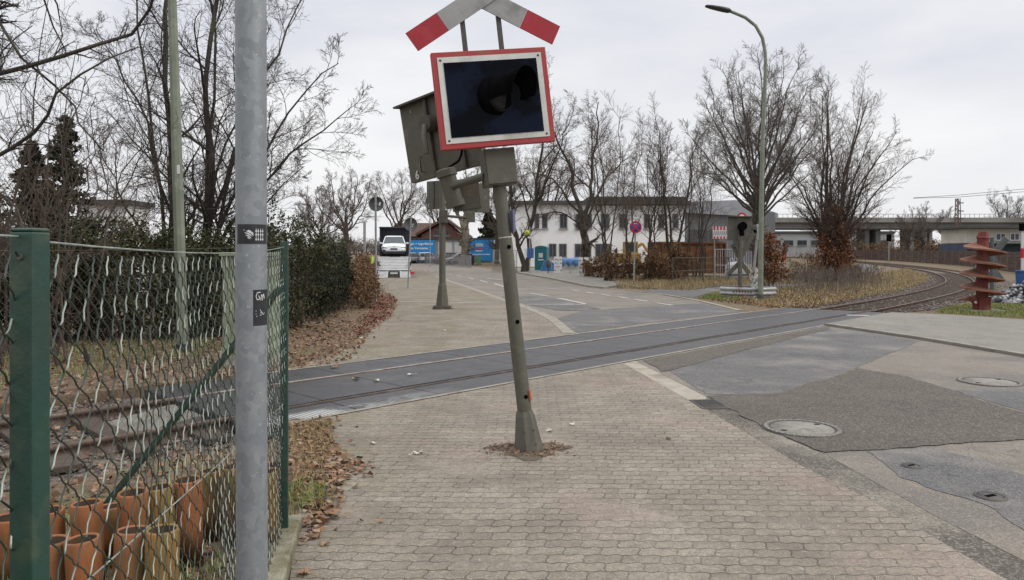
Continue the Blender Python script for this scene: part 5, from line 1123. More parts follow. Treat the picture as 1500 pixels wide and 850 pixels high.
zt = CH+(HZ-342)*kj-gz(Yj); MB().box((0, 6, zt/2), (190*kj, 12, zt)).build('wall', mat('shed_grey', (0.36, 0.365, 0.37), (0.29, 0.295, 0.30), 0.2, 0.8), t); MB().box((0, 6, zt+0.25), (192*kj, 12.6, 0.5)).build('roof', MATS['roof_dark'], t)
for i in range(9): window(t, -80*kj+i*20*kj, zt*0.6, 2.2, 1.2, 0.0, 1)
# cream house right
Yh = 98; kq = Yh/F; t = thing('site_hut', 'low cream house with a dark flat overhanging roof at the right edge', 'building', ((1455-CX)*kq, Yh, gz(Yh)))
q = lambda px, py: ((px-1455)*kq, CH+(HZ-py)*kq-gz(Yh))
x0, z1 = q(1417, 335); x1, z0 = q(1540, 356); b = MB(); b.box(((x0+x1)/2, 3, (z0+z1)/2), (x1-x0, 6, z1-z0)); b.build('wall', MATS['render_cream'], t)
b = MB(); b.box(((x0+x1)/2, 3.0, z0/2-0.05), (x1-x0+0.3, 6.3, z0-0.1)); b.build('base', mat('hut_base', (0.05, 0.075, 0.11), (0.04, 0.055, 0.08), 1, 0.7), t)
b = MB(); b.box(((x0+x1)/2, 2.6, z1+0.18), (x1-x0+1.6, 7.6, 0.30)); b.build('roof', MATS['roof_dark'], t)
for pa_, pb in ((1458, 1473), (1479, 1493)): xl, zc = q(pa_, 347); xr, _ = q(pb, 347); window(t, (xl+xr)/2, zc, xr-xl, 1.0, 0.0, 1, 'sign_white')
MB().box(((x0+x1)/2, -1.2, z0-0.1), (x1-x0+1.2, 2.4, 0.12)).build('canopy', MATS['roof_dark'], t)
# house with the brown gable and its garages
YG2 = 122; kg = YG2/F; t = thing('brown_house', 'house with a brown tiled roof and brick gable behind the garages', 'building', ((640-CX)*kg, YG2, gz(YG2)))
q = lambda px, py: ((px-640)*kg, CH+(HZ-py)*kg-gz(YG2))
pk = q(652, 322); l_ = q(612, 345); r_ = q(684, 347); MX = Matrix.Rotation(R(90), 4, 'X') @ Matrix.Scale(-1, 4, (0, 0, 1))
b = MB(); b.prism([(l_[0]+.6, 0), (r_[0]-.6, 0), (r_[0]-.6, r_[1]+0.1), (pk[0], pk[1]-0.3), (l_[0]+.6, l_[1]+0.1)], 0, 12, 0, MX); b.build('gable_wall', MATS['brick_brown'], t, 0, True)
b = MB(); b.prism([(l_[0]-.3, l_[1]-0.1), (pk[0], pk[1]-0.05), (r_[0]+.3, r_[1]-0.1), (r_[0]+.3, r_[1]+.3), (pk[0], pk[1]+.4), (l_[0]-.3, l_[1]+.3)], -0.7, 12.5, 0, MX); b.build('roof', MATS['roof_brown'], t, 0, True)
z4 = q(0, 324)[1]; z5 = q(0, 346)[1]; xl = q(560, 0)[0]; xr = q(650, 0)[0]
b = MB(); b.add([(xl, 3, z5), (xr, 3, z5), (xr, 8, z4), (xl+1, 8, z4), (xl, 13, z5), (xr, 13, z5)], [(0, 1, 2, 3), (3, 2, 5, 4), (0, 3, 4), (1, 5, 2), (0, 4, 5, 1)]); b.build('side_roof', MATS['roof_brown'], t)
b = MB(); b.box(((xl+xr)/2, 8, z5/2), (xr-xl-0.6, 9, z5-0.05)); b.build('wall', MATS['brick_brown'], t)
for a, c in ((636, 644), (648, 658)): u, zc = q(a, 341); v_, _ = q(c, 341); window(t, (u+v_)/2, zc, v_-u, 1.0, -0.0, 1)
Yg = 103; kg = Yg/F; t = thing('garage_row', 'row of pale flat roofed garages with white doors behind the parked cars', 'garages', ((655-CX)*kg, Yg, gz(Yg)))
q = lambda px, py: ((px-655)*kg, CH+(HZ-py)*kg-gz(Yg))
x0, zt = q(583, 350.5); x1, _ = q(736, 350); b = MB(); b.box(((x0+x1)/2, 3.5, zt/2-0.1), (x1-x0, 7, zt+0.2)); b.build('wall', MATS['garage_wall'], t)
b = MB(); b.box(((x0+x1)/2, 3.4, zt+0.08), (x1-x0+.4, 7.5, 0.16)); b.build('roof', MATS['roof_dark'], t)
for a, c in ((642, 662), (666, 682)): u, zc = q(a, 367); v_, _ = q(c, 367); MB().box(((u+v_)/2, -0.03, zc-0.15), (v_-u, 0.08, 2.6)).build('garage_door', MATS['garage_door'], t)
def board(label, pa_, pb, ptop, pbot, Y, m='billboard_blue'):
    k = Y/F; x0 = (pa_-CX)*k; x1 = (pb-CX)*k; z1 = CH+(HZ-ptop)*k; z0 = CH+(HZ-pbot)*k
    t = thing('billboard', label, 'billboard', ((x0+x1)/2, Y, z0)); MB().box((0, 0, (z1-z0)/2), (x1-x0, 0.08, z1-z0)).build('board', MATS[m], t); return t, x1-x0, z1-z0
t, bw, bh = board('bright blue billboard with two lines of white German lettering right of the transporter', 590, 637, 352, 384, 102.6)
RX = Matrix.Rotation(R(90), 4, 'X')
text_part('lettering', 'Garagen + Lagerflächen', 0.415, MATS['text_white'], t, Matrix.Translation((0, -0.05, bh*0.83)) @ RX, 0.004, 0.012)
text_part('lettering', 'zu Vermieten', 0.45, MATS['text_white'], t, Matrix.Translation((0.1, -0.05, bh*0.63)) @ RX, 0.004, 0.012)
t, bw, bh = board('blue billboard with a white emblem and small red box left of the pale green panel', 683.5, 722.5, 351.5, 382, 102.6)
b = MB()
for i, (x, h_) in enumerate(((-0.5, 0.2), (-0.38, 0.34), (-0.26, 0.26), (-0.13, 0.4), (0.0, 0.28), (0.13, 0.42), (0.26, 0.24), (0.38, 0.34), (0.5, 0.22))): b.box((x-0.1, -0.05, bh*0.72+h_/2), (0.075, 0.02, h_))
b.box((-0.1, -0.05, bh*0.69), (1.2, 0.02, 0.06)); b.build('emblem', MATS['text_white'], t)
MB().box((-0.12, -0.05, bh*0.56), (1.1, 0.02, 0.16)).build('red_box', MATS['sign_red'], t); MB().box((-0.12, -0.05, bh*0.47), (1.0, 0.02, 0.12)).build('white_box', MATS['text_white'], t)
b = MB(); rr = random.Random(5); x = -1.5
while x < 1.4:
    l_ = rr.uniform(0.08, 0.25); b.box((x+l_/2, -0.05, bh*0.30+rr.uniform(-.02, .02)), (l_, 0.02, rr.uniform(0.1, 0.16))); x += l_+0.05
b.build('small_print', MATS['text_white'], t)
board('pale green and white panel right of the blue emblem billboard', 723, 735, 352, 398, 101, mat('panel_pale', (0.55, 0.60, 0.48), (0.6, 0.6, 0.56), 0.6, 0.6) and 'panel_pale')
# low garage on the left behind the shrubs
Yq = 30; kq = Yq/F; t = thing('garden_house', 'low white house with a dark flat roof glimpsed behind the shrubs on the left', 'building', ((148-CX)*kq, Yq, 0))
zt = CH+(HZ-300)*kq; b = MB(); b.box((0, 1, zt/2), (2.0, 2, zt)); b.build('wall', MATS['render_white'], t); MB().box((0.0, 1.0, zt+0.1), (2.3, 2.4, 0.2)).build('roof', MATS['roof_dark'], t)
# catenary mast and wires
Ym = 120; km = Ym/F; mx_ = (1403-CX)*km; t = thing('lattice_mast', 'rusty lattice mast of the overhead line rising above the bridge', 'mast', (mx_, Ym, 0.4))
zt = CH+(HZ-291)*km-0.4; b = MB(); hw = 0.42
for sx in (-1, 1):
    for sy in (-1, 1): b.bar((sx*hw, sy*hw, 0), (sx*hw*0.55, sy*hw*0.55, zt), 0.1, 0.1)
for i in range(14):
    f0 = i/14; f1 = (i+1)/14; w0 = hw*(1-0.45*f0); w1 = hw*(1-0.45*f1); s = 1 if i % 2 else -1
    b.bar((s*w0, -w0, zt*f0), (-s*w1, -w1, zt*f1), 0.06, 0.06); b.bar((s*w0, w0, zt*f0), (-s*w1, w1, zt*f1), 0.06, 0.06); b.bar((-w0, s*w0, zt*f0), (-w1, -s*w1, zt*f1), 0.06, 0.06)
b.build('lattice', mat('mast_rust', (0.14, 0.085, 0.065), (0.10, 0.07, 0.055), 3, 0.8), t); b = MB(); 
for zz in (0.93, 0.8, 0.68): b.box((0.5, 0, zt*zz), (0.9, 0.12, 0.16))
b.build('bracket', MATS['mast_rust'], t)
for i, (ya, yb, yc) in enumerate(((290, 285, 277), (290, 288, 281))):
    pts = [Vector(W(px, py, 120+0.02*(px-1403)))-Vector((mx_, Ym, 0)) for px, py in ((1338, ya+0.5*i), (1403, yb+1), (1500, yc), (1620, yc-14))]
    P_ = [tuple(p) for p in resample([tuple(p) for p in pts], 2.0)] if False else pts
    o = MB().tube(P_, 0.035, 4).build('overhead_wire', MATS['lamp_head']); o.location = (mx_, Ym, 0); tag(o, ('upper' if i == 0 else 'lower')+' of the two thin overhead wires across the sky at the right', 'wire')
# small light signal by the bend
Ys = 100; ks = Ys/F; t = thing('railway_signal', 'small black light signal on a thin post in front of the bridge piers', 'railway signal', ((1302-CX)*ks, Ys, 0.33))
MB().tube([(0, 0, 0), (0, 0, 3.2)], 0.07, 8).build('post', MATS['pole_grey'], t); MB().box((0.02, 0, CH+(HZ-348.5)*ks-0.33), (0.62, 0.25, 0.95)).build('lamp_box', MATS['hood_black'], t, 0.05)
# ------------------------------------------------------------------ cars, transporter, person, street things
mat('car_white', (0.66, 0.67, 0.69), (0.63, 0.64, 0.66), 2, 0.25); mat('car_silver', (0.32, 0.33, 0.34), (0.3, 0.31, 0.32), 2, 0.3, 0.5); mat('car_maroon', (0.10, 0.03, 0.035), (0.085, 0.028, 0.032), 2, 0.3)
mat('car_glass', (0.035, 0.042, 0.048), (0.05, 0.058, 0.064), 2, 0.08); mat('tyre', (0.02, 0.02, 0.021), (0.03, 0.03, 0.03), 9, 0.85); mat('alloy', (0.36, 0.37, 0.38), (0.3, 0.31, 0.32), 9, 0.35, 0.6)
mat('trim_black', (0.018, 0.018, 0.02), (0.025, 0.025, 0.027), 9, 0.5); mat('lamp_glass', (0.30, 0.31, 0.33), (0.14, 0.15, 0.16), 6, 0.15); mat('plate_white', (0.6, 0.6, 0.6), (0.56, 0.56, 0.56), 9, 0.5)
def car(label, loc, rz, paint, Ln=4.2, Wd=1.8, Ht=1.55, suv=False, name='parked_car', group=None, zg=None):
    t = thing(name, label, 'car', loc, (0, 0, rz), group)          # front looks along local -Y
    hl = Ln/2; hw = Wd/2; zb = 0.30 if suv else 0.24; bl = Ht*0.60
    st = [(-hl, 0.80, 0.42, 0.55), (-hl+0.10, 0.92, zb, Ht*0.44), (-hl+0.35, 0.98, zb, Ht*0.535), (-hl+0.85, 1.0, zb, Ht*0.60), (-hl+1.15, 1.0, zb, Ht*0.63), (-0.25 if not suv else -0.35, 1.0, zb, bl+0.03), (0.6, 1.0, zb, bl+0.05), (hl-0.5, 0.99, zb, bl+0.07), (hl-0.12, 0.94, zb+0.02, bl+0.03), (hl, 0.84, 0.45, bl-0.15)]
    vs = []; 
    for y, wf, z0, z1 in st:
        w_ = hw*wf; zz = [(0, z0), (w_*0.90, z0), (w_*0.99, z0+0.12), (w_, z0+(z1-z0)*0.55), (w_*0.97, z1-0.08), (w_*0.86, z1), (0, z1+0.035)]
        full = [(x, z) for x, z in zz]+[(-x, z) for x, z in zz[-2:0:-1]]
        vs += [(x, y, z) for x, z in full]
    n = 12; fs = [(i*n+j, i*n+(j+1) % n, (i+1)*n+(j+1) % n, (i+1)*n+j) for i in range(len(st)-1) for j in range(n)]+[tuple(range(n)), tuple(range(len(st)*n-1, (len(st)-1)*n-1, -1))]
    body = MB().add(vs, fs, 0, None, True).build('body', MATS[paint], t, 0, True); md = body.modifiers.new('sub', 'SUBSURF'); md.levels = 1; md.render_levels = 2
    # cabin: glass block with a painted roof
    yb0 = -hl+1.05; yb1 = hl-0.18; yr0 = yb0+0.85; yr1 = hl-0.62; wb_ = hw*0.93; wr = hw*0.70; z1 = bl-0.02; z2 = Ht-0.06
    b = MB(); b.add([(-wb_, yb0, z1-.02), (wb_, yb0, z1-.02), (wb_, yb1, z1+.05), (-wb_, yb1, z1+.05), (-wr, yr0, z2), (wr, yr0, z2), (wr, yr1, z2), (-wr, yr1, z2)], [(0, 1, 5, 4), (1, 2, 6, 5), (2, 3, 7, 6), (3, 0, 4, 7)]); b.build('window_glass', MATS['car_glass'], t)
    b = MB(); b.add([(-wr-.02, yr0-.05, z2-.02), (wr+.02, yr0-.05, z2-.02), (wr+.02, yr1+.06, z2-.02), (-wr-.02, yr1+.06, z2-.02), (-wr+.10, yr0+.12, z2+.06), (wr-.10, yr0+.12, z2+.06), (wr-.10, yr1-.1, z2+.06), (-wr+.10, yr1-.1, z2+.06)], [(0, 1, 5, 4), (1, 2, 6, 5), (2, 3, 7, 6), (3, 0, 4, 7), (4, 5, 6, 7)])
    for s in (-1, 1):
        b.bar((s*(wb_+.004), yb0-.02, z1-.02), (s*(wr+.01), yr0-.03, z2), 0.055, 0.055); b.bar((s*(wb_+.004), yb1, z1+.04), (s*(wr+.01), yr1+.03, z2), 0.10, 0.07); b.bar((s*(wb_+.006), 0.35, z1), (s*(wr+.012), 0.25, z2), 0.06, 0.05)
    b.build('roof', MATS[paint], t)
    for s in (-1, 1):
        for y in (-hl+0.78, hl-0.78):
            M_ = Matrix.Translation((s*(hw-0.11), y, 0.325)) @ Matrix.Rotation(R(90*s), 4, 'Y')
            wh = MB().lathe([(0.20, 0.09), (0.31, 0.10), (0.325, 0.06), (0.325, -0.09), (0.2, -0.09)], 20, 0, M_).build('wheel', MATS['tyre'], t)
            MB().lathe([(0.205, 0.085), (0.19, 0.07), (0.06, 0.095), (0.001, 0.095)], 10, 0, M_, False).build('rim', MATS['alloy'], wh)
            MB().lathe([(0.001, 0.0), (0.37, 0.005), (0.385, 0.02), (0.37, 0.03)], 20, 0, Matrix.Translation((s*(hw-0.02), y, 0.34)) @ Matrix.Rotation(R(90*s), 4, 'Y')).build('wheel_arch', MATS['trim_black'], t)
        b = MB(); b.add([(s*hw*0.93, -hl+0.14, Ht*0.46), (s*hw*0.56, -hl+0.055, Ht*0.43), (s*hw*0.58, -hl+0.07, Ht*0.385), (s*hw*0.96, -hl+0.19, Ht*0.36), (s*hw*1.0, -hl+0.45, Ht*0.49)], [(0, 1, 2, 3), (0, 3, 4)]); hlg = b.build('headlight', MATS['lamp_glass'], t); md = hlg.modifiers.new('thick', 'SOLIDIFY'); md.thickness = 0.05
        b = MB(); b.box((s*hw*0.82, hl-0.06, bl-0.12), (0.22, 0.1, 0.28)); b.build('tail_light', MATS['sign_red'], t, 0.02)
        b = MB(); b.box((s*(hw+0.09), yb0+0.45, bl+0.06), (0.20, 0.09, 0.14)); b.build('mirror', MATS[paint], t, 0.03)
        b = MB(); b.box((s*(hw*0.995), 0.1, 0.36), (0.05, Ln*0.5, 0.12)); b.build('sill', MATS['trim_black'], t)
        for yy in (-0.15, 0.85): MB().box((s*(hw+0.005), yy, bl*0.86), (0.03, 0.2, 0.03)).build('door_handle', MATS['trim_black'], t)
    b = MB(); b.box((0, -hl+0.02, 0.40 if not suv else 0.30), (Wd*(0.72 if not suv else 0.86), 0.10, 0.15 if not suv else 0.20)); b.build('grille', MATS['trim_black'], t, 0.03)
    b = MB(); b.box((0, -hl-0.005, 0.57), (0.52, 0.03, 0.11)); b.build('number_plate', MATS['trim_black' if suv else 'plate_white'], t)
    if suv:
        b = MB(); b.box((0, -hl+0.03, Ht*0.475), (Wd*0.58, 0.06, 0.022)); b.build('trim_strip', MATS['trim_black'], t)
        for s in (-1, 1): b = MB(); b.add([(s*0.82, -hl+0.09, 0.55), (s*0.62, -hl+0.02, 0.50), (s*0.62, -hl+0.04, 0.38), (s*0.84, -hl+0.10, 0.40)], [(0, 1, 2, 3)]); o = b.build('air_intake', MATS['trim_black'], t); md = o.modifiers.new('thick', 'SOLIDIFY'); md.thickness = 0.04
        MB().lathe([(0.001, 0.02), (0.055, 0.02), (0.055, 0)], 16, 0, Matrix.Translation((0, -hl+0.05, Ht*0.475)) @ Matrix.Rotation(R(90), 4, 'X')).build('badge', MATS['alloy'], t)
    return t
# transporter
mat('alu_deck', (0.40, 0.40, 0.385), (0.30, 0.30, 0.29), 2, 0.5, 0.3); mat('truck_dark', (0.022, 0.027, 0.038), (0.03, 0.035, 0.045), 2, 0.6)
YT = 50.5; kt = YT/F; tx = (577-CX)*kt
tr = thing('car_transporter', 'car transporter with its slatted ramps let down to the pavement, dark headboard, seen from behind', 'truck', (tx, YT, gz(YT)), R(8.6))
def slab(name, p0, p1, wd, th, m, x=0, rows=10):
    p0 = Vector(p0); p1 = Vector(p1); b = MB(); d = p1-p0; n = rows
    for s in (-1, 1): b.bar(p0+Vector((s*wd/2, 0, 0)), p1+Vector((s*wd/2, 0, 0)), 0.08, th)
    for i in range(n):
        a = p0+d*((i+0.08)/n); c = p0+d*((i+0.86)/n); b.bar(a, c, wd-0.08, th*0.5)
    return b.build(name, m, tr)
slab('deck', (0, 1.15, 0.50), (0, 5.4, 1.42), 2.3, 0.12, MATS['alu_deck'], rows=9)
b = MB()
for s in (-1, 1): b.box((s*0.75, 8.5, 1.42), (0.65, 6.4, 0.08))
b.build('upper_deck', MATS['alu_deck'], tr)
b = MB(); b.box((0, 1.02, 0.30), (2.3, 0.12, 0.12)); b.box((0, 1.3, 0.46), (2.35, 0.5, 0.06)); b.build('tail_beam', MATS['truck_dark'], tr)
MB().box((0, 0.94, 0.32), (0.52, 0.02, 0.11)).build('number_plate', MATS['plate_white'], tr)
for s in (-1, 1):
    slab('ramp', (s*0.78, -0.15, 0.02), (s*0.74, 1.15, 0.47), 0.62, 0.07, MATS['alu_deck'], rows=7)
    MB().box((s*1.22, 0.95, 0.34), (0.36, 0.08, 0.16)).build('tail_light', MATS['sign_red'], tr, 0.01)
    b = MB(); b.box((s*1.12, 6.6, 0.98), (0.12, 10.0, 0.22)); b.build('side_frame', MATS['truck_dark'], tr)
    for y in (4.6, 5.7, 10.4):
        M_ = Matrix.Translation((s*1.02, y, 0.42)) @ Matrix.Rotation(R(90*s), 4, 'Y'); wh = MB().lathe([(0.2, 0.12), (0.40, 0.13), (0.42, 0.08), (0.42, -0.13), (0.2, -0.13)], 20, 0, M_).build('wheel', MATS['tyre'], tr); MB().lathe([(0.22, 0.11), (0.1, 0.04), (0.001, 0.06)], 16, 0, M_).build('rim', MATS['alloy'], wh)
    b = MB(); b.bar((s*1.18, 9.9, 1.4), (s*1.18, 9.9, 3.75), 0.12, 0.12); b.build('stanchion', MATS['truck_dark'], tr)
b = MB(); b.box((0, 10.2, 2.55), (2.42, 0.10, 2.5)); b.box((0, 9.9, 3.8), (2.55, 1.0, 0.10)); b.build('headboard', MATS['truck_dark'], tr, 0.02)
b = MB(); b.box((0, 12.0, 1.75), (2.3, 2.2, 2.9)); b.build('cab', MATS['truck_dark'], tr, 0.12)
car('white electric car with black lower grille standing on the transporter deck facing the camera', (tx-0.05-7.9*math.sin(R(8.6)), YT+7.9*math.cos(R(8.6)), gz(YT)+1.46), R(8.6), 'car_white', 4.55, 1.85, 1.62, True, 'carried_car')
x, y, z = W(616, 384, 100); car('white hatchback parked below the lettering of the blue billboard', (x, y, gz(100)), R(-62), 'car_white', 3.9, 1.68, 1.48)
x, y, z = W(595, 385, 98); car('silver car mostly hidden by the white hatchback, parked beside the transporter', (x, y, gz(98)), R(-35), 'car_silver', 3.9, 1.68, 1.46)
x, y, z = W(655, 386, 97); car('dark maroon car parked behind the second signal post', (x, y, gz(97)), R(-70), 'car_maroon', 4.0, 1.7, 1.5)
x, y, z = W(672, 389, 92); car('silver grey car parked beside the plane tree trunk', (x, y, gz(92)), R(-66), 'car_silver', 4.1, 1.7, 1.45)
x, y, z = W(432, 400, 33); car('pale silver car glimpsed through the hedge on the left', (x-0.3, y, 0), R(10), 'car_silver', 4.2, 1.75, 1.5)
# person in a hi-vis jacket beside the transporter
mat('skin', (0.42, 0.25, 0.18), (0.38, 0.22, 0.16), 9, 0.6); mat('hi_vis', (0.46, 0.62, 0.03), (0.38, 0.53, 0.025), 9, 0.7); mat('trousers_dark', (0.022, 0.025, 0.035), (0.03, 0.032, 0.04), 9, 0.85); mat('hair_dark', (0.02, 0.016, 0.013), (0.03, 0.024, 0.02), 30, 0.8)
def skin_mesh(name, verts, edges, radii, m, parent, lv=2, root=0):
    me = bpy.data.meshes.new(name); me.from_pydata(verts, edges, []); o = link(name, me, parent, [m])
    o.modifiers.new('skin', 'SKIN'); sv = me.skin_vertices[0].data
    for i, r in enumerate(radii): sv[i].radius = (r, r) if not isinstance(r, tuple) else r
    sv[root].use_root = True; s = o.modifiers.new('sub', 'SUBSURF'); s.levels = lv; s.render_levels = lv
    for p in me.polygons: p.use_smooth = True
    return o
Yp = 52.0; xp = W(544.5, 380, Yp)[0]; pr = thing('person', 'person in a yellow hi-vis jacket standing between the hedge and the transporter', 'person', (xp, Yp, gz(Yp)), R(-70))
bv = [(0, 0, 0.98), (0, 0, 1.18), (0, 0.01, 1.36), (0, 0, 1.48), (0, -0.01, 1.56), (0, -0.02, 1.68), (0, -0.02, 1.76)]
be = [(i, i+1) for i in range(6)]; br_ = [(0.16, 0.11), (0.15, 0.10), (0.17, 0.11), 0.08, 0.055, (0.075, 0.095), 0.06]
for s in (-1, 1):
    i = len(bv); bv += [(s*0.19, 0, 1.42), (s*0.25, 0.02, 1.14), (s*0.24, -0.14, 0.92), (s*0.23, -0.20, 0.86), (s*0.10, 0, 0.88), (s*0.11, -0.02, 0.50), (s*0.11, 0.02, 0.09), (s*0.12, -0.14, 0.04)]
    be += [(2, i), (i, i+1), (i+1, i+2), (i+2, i+3), (0, i+4), (i+4, i+5), (i+5, i+6), (i+6, i+7)]; br_ += [0.065, 0.05, 0.036, 0.035, 0.095, 0.062, 0.045, 0.04]
skin_mesh('body', bv, be, br_, MATS['skin'], pr)
jv = [(0, 0, 0.92), (0, 0, 1.18), (0, 0.01, 1.36), (0, 0, 1.50)]; je = [(0, 1), (1, 2), (2, 3)]; jr = [(0.19, 0.14), (0.18, 0.13), (0.20, 0.135), 0.085]
for s in (-1, 1): i = len(jv); jv += [(s*0.19, 0, 1.42), (s*0.25, 0.02, 1.14), (s*0.24, -0.13, 0.94)]; je += [(2, i), (i, i+1), (i+1, i+2)]; jr += [0.085, 0.07, 0.058]
skin_mesh('jacket', jv, je, jr, MATS['hi_vis'], pr)
tv = [(0, 0, 1.0)]; te = []; tr_ = [(0.17, 0.125)]
for s in (-1, 1): i = len(tv); tv += [(s*0.10, 0, 0.86), (s*0.11, -0.02, 0.50), (s*0.11, 0.02, 0.12)]; te += [(0, i), (i, i+1), (i+1, i+2)]; tr_ += [0.108, 0.078, 0.068]
skin_mesh('trousers', tv, te, tr_, MATS['trousers_dark'], pr)
b = MB(); b.lathe([(0.001, 0.12), (0.06, 0.105), (0.098, 0.04), (0.10, -0.03)], 14, 0, Matrix.Translation((0, 0.0, 1.71))); b.build('hair', MATS['hair_dark'], pr)
for s in (-1, 1): MB().lathe([(0.001, 0.014), (0.012, 0)], 8, 0, Matrix.Translation((s*0.034, -0.108, 1.685)) @ Matrix.Rotation(R(90), 4, 'X')).build('eye', MATS['hair_dark'], pr)
MB().bar((0, -0.105, 1.685), (0, -0.135, 1.655), 0.03, 0.03).build('nose', MATS['skin'], pr, 0.01); MB().box((0, -0.108, 1.625), (0.045, 0.012, 0.01)).build('mouth', MATS['car_maroon'], pr)
for s in (-1, 1): MB().box((s*0.096, -0.01, 1.675), (0.02, 0.04, 0.06)).build('ear', MATS['skin'], pr, 0.008)
# portable toilet
mat('toilet_teal', (0.02, 0.155, 0.175), (0.017, 0.13, 0.15), 2, 0.5); Yv = 66; kv = Yv/F; xv = (792-CX)*kv
t = thing('portable_toilet', 'teal portable toilet cabin with a white notice beside the bus stop', 'toilet', (xv, Yv, gz(Yv)), R(-14))
MB().box((0, 0.5, 1.03), (1.1, 1.1, 2.02)).build('cabin', MATS['toilet_teal'], t, 0.05)
b = MB(); k = 8; b.prism([(0.58*math.cos(math.pi*i/k), 2.04+0.24*math.sin(math.pi*i/k)) for i in range(k+1)], -0.06, 1.1, 0, MX); b.build('roof', MATS['toilet_teal'], t, 0, True)
dr = MB().box((0.03, -0.07, 0.98), (0.8, 0.03, 1.8)).build('door', MATS['toilet_teal'], t, 0.01); MB().box((0.02, -0.095, 1.42), (0.38, 0.02, 0.40)).build('notice', MATS['sign_white'], dr); MB().box((0.02, -0.095, 1.02), (0.5, 0.02, 0.12)).build('label_strip', MATS['sign_white'], dr)
# notice boards on the railing
def nb(label, px0, px1, py0, py1, Y, seed):
    k = Y/F; x0 = (px0-CX)*k; x1 = (px1-CX)*k; z0 = CH+(HZ-py1)*k; z1 = CH+(HZ-py0)*k
    t = thing('banner', label, 'banner', ((x0+x1)/2, Y, z0), group='white banners on the roadside railing'); MB().box((0, 0, (z1-z0)/2), (x1-x0, 0.03, z1-z0)).build('board', MATS['sign_white'], t)
    r_ = random.Random(seed); b = MB()
    for i in range(4): zc = (z1-z0)*(0.16+0.22*i); b.box((r_.uniform(-.08, .08), -0.02, zc), ((x1-x0)*r_.uniform(0.25, 0.5), 0.01, 0.10))
    b.build('print', mat('print_red', (0.30, 0.14, 0.13), (0.24, 0.2, 0.2), 6, 0.6), t)
Yk = 58
nb('leftmost white banner on the railing, beside the black litter bin', 811.5, 817, 376, 400, Yk, 1); nb('second white banner from the left on the railing', 817.7, 823.3, 376, 400, Yk, 2); nb('third white banner from the left, left of the dark tree trunk', 847.5, 854, 377, 403, Yk-1, 3); nb('rightmost white banner on the railing', 855.5, 862.3, 377, 404, Yk-1.2, 4)
def railing(label, pts, h, name='railing', mesh=False, m='fence_steel', gap=2.0, r=0.025):
    P = np.array(resample(pts, gap)); t = thing(name, label, 'fence', (P[0][0], P[0][1], 0)); o0 = Vector((P[0][0], P[0][1], 0)); Z = lambda p, z: Vector((p[0], p[1], gz(p[1])+z))-o0
    for p in P: MB().tube([Z(p, 0), Z(p, h)], r*1.2, 6).build('post', MATS[m], t)
    b = MB()
    for z in ((h, h*0.55) if not mesh else (h, h*0.5, 0.1)): b.tube([Z(p, z-0.01) for p in P], r*0.8, 6)
    b.build('rail', MATS[m], t)
    if mesh:
        b = MB()
        for i in range(len(P)-1):
            for f in np.arange(0, 1, 0.1/gap*1.0): q = P[i]*(1-f)+P[i+1]*f; b.tube([Z(q, 0.05), Z(q, h)], 0.008, 3, 0, False)
        b.build('bars', MATS[m], t)
    return t
railing('grey tubular railing with white banners in front of the white building', [W(808, 400, 57.5)[:2], W(835, 401, 57.2)[:2], W(866, 404, 56.5)[:2]], 1.15, 'railing')
railing('grey railing along the far pavement in front of the parked cars', [G(622, 386), G(650, 389), G(690, 393)], 1.3, 'railing', True)
railing('grey railing in front of the pale green panel', [G(722, 397.5), G(738, 399), G(757, 400.3)], 1.9, 'railing', True)
railing('thin dark wire mesh fence behind the grass right of the brown bushes', [G(985, 417), G(1030, 414), G(1068, 412)], 1.5, 'wire_fence', True, 'signal_dark', 1.9, 0.03)
# litter bin, wheelie bins
x, y, z = W(803, 399, 58); t = thing('litter_bin', 'black litter bin on a post left of the white banners', 'bin', (x, y, gz(58))); MB().tube([(0, 0, 0), (0, 0, 0.9)], 0.04, 8).build('post', MATS['lamp_head'], t); MB().tube([(0, -0.05, 0.55), (0, -0.05, 1.05), (0, -0.05, 1.14)], [0.18, 0.19, 0.1], 14).build('bucket', MATS['lamp_head'], t)
mat('bin_green', (0.10, 0.25, 0.10), (0.08, 0.2, 0.08), 3, 0.6); mat('bin_black', (0.02, 0.02, 0.022), (0.03, 0.03, 0.03), 3, 0.6)
for px, m, lab in ((701, 'bin_green', 'light green wheelie bin in front of the blue emblem billboard'), (691, 'bin_black', 'black wheelie bin right of the plane tree trunk')):
    x, y, z = W(px, 390, 88); t = thing('wheelie_bin', lab, 'bin', (x, y, gz(88))); b = MB(); b.add([(-.25, -.3, .1), (.25, -.3, .1), (.25, .25, .1), (-.25, .25, .1), (-.33, -.38, 1.05), (.33, -.38, 1.05), (.33, .33, 1.05), (-.33, .33, 1.05)], [(0, 3, 2, 1), (4, 5, 6, 7), (0, 1, 5, 4), (1, 2, 6, 5), (2, 3, 7, 6), (3, 0, 4, 7)]); b.build('tub', MATS[m], t, 0.02); MB().box((0, 0, 1.1), (0.7, 0.78, 0.08)).build('lid', MATS[m], t, 0.03)
    for s in (-1, 1): MB().lathe([(0.001, .03), (.1, .03), (.1, -.03), (.001, -.03)], 12, 0, Matrix.Translation((s*.27, .3, .1)) @ Matrix.Rotation(R(90), 4, 'Y')).build('wheel', MATS['tyre'], t)
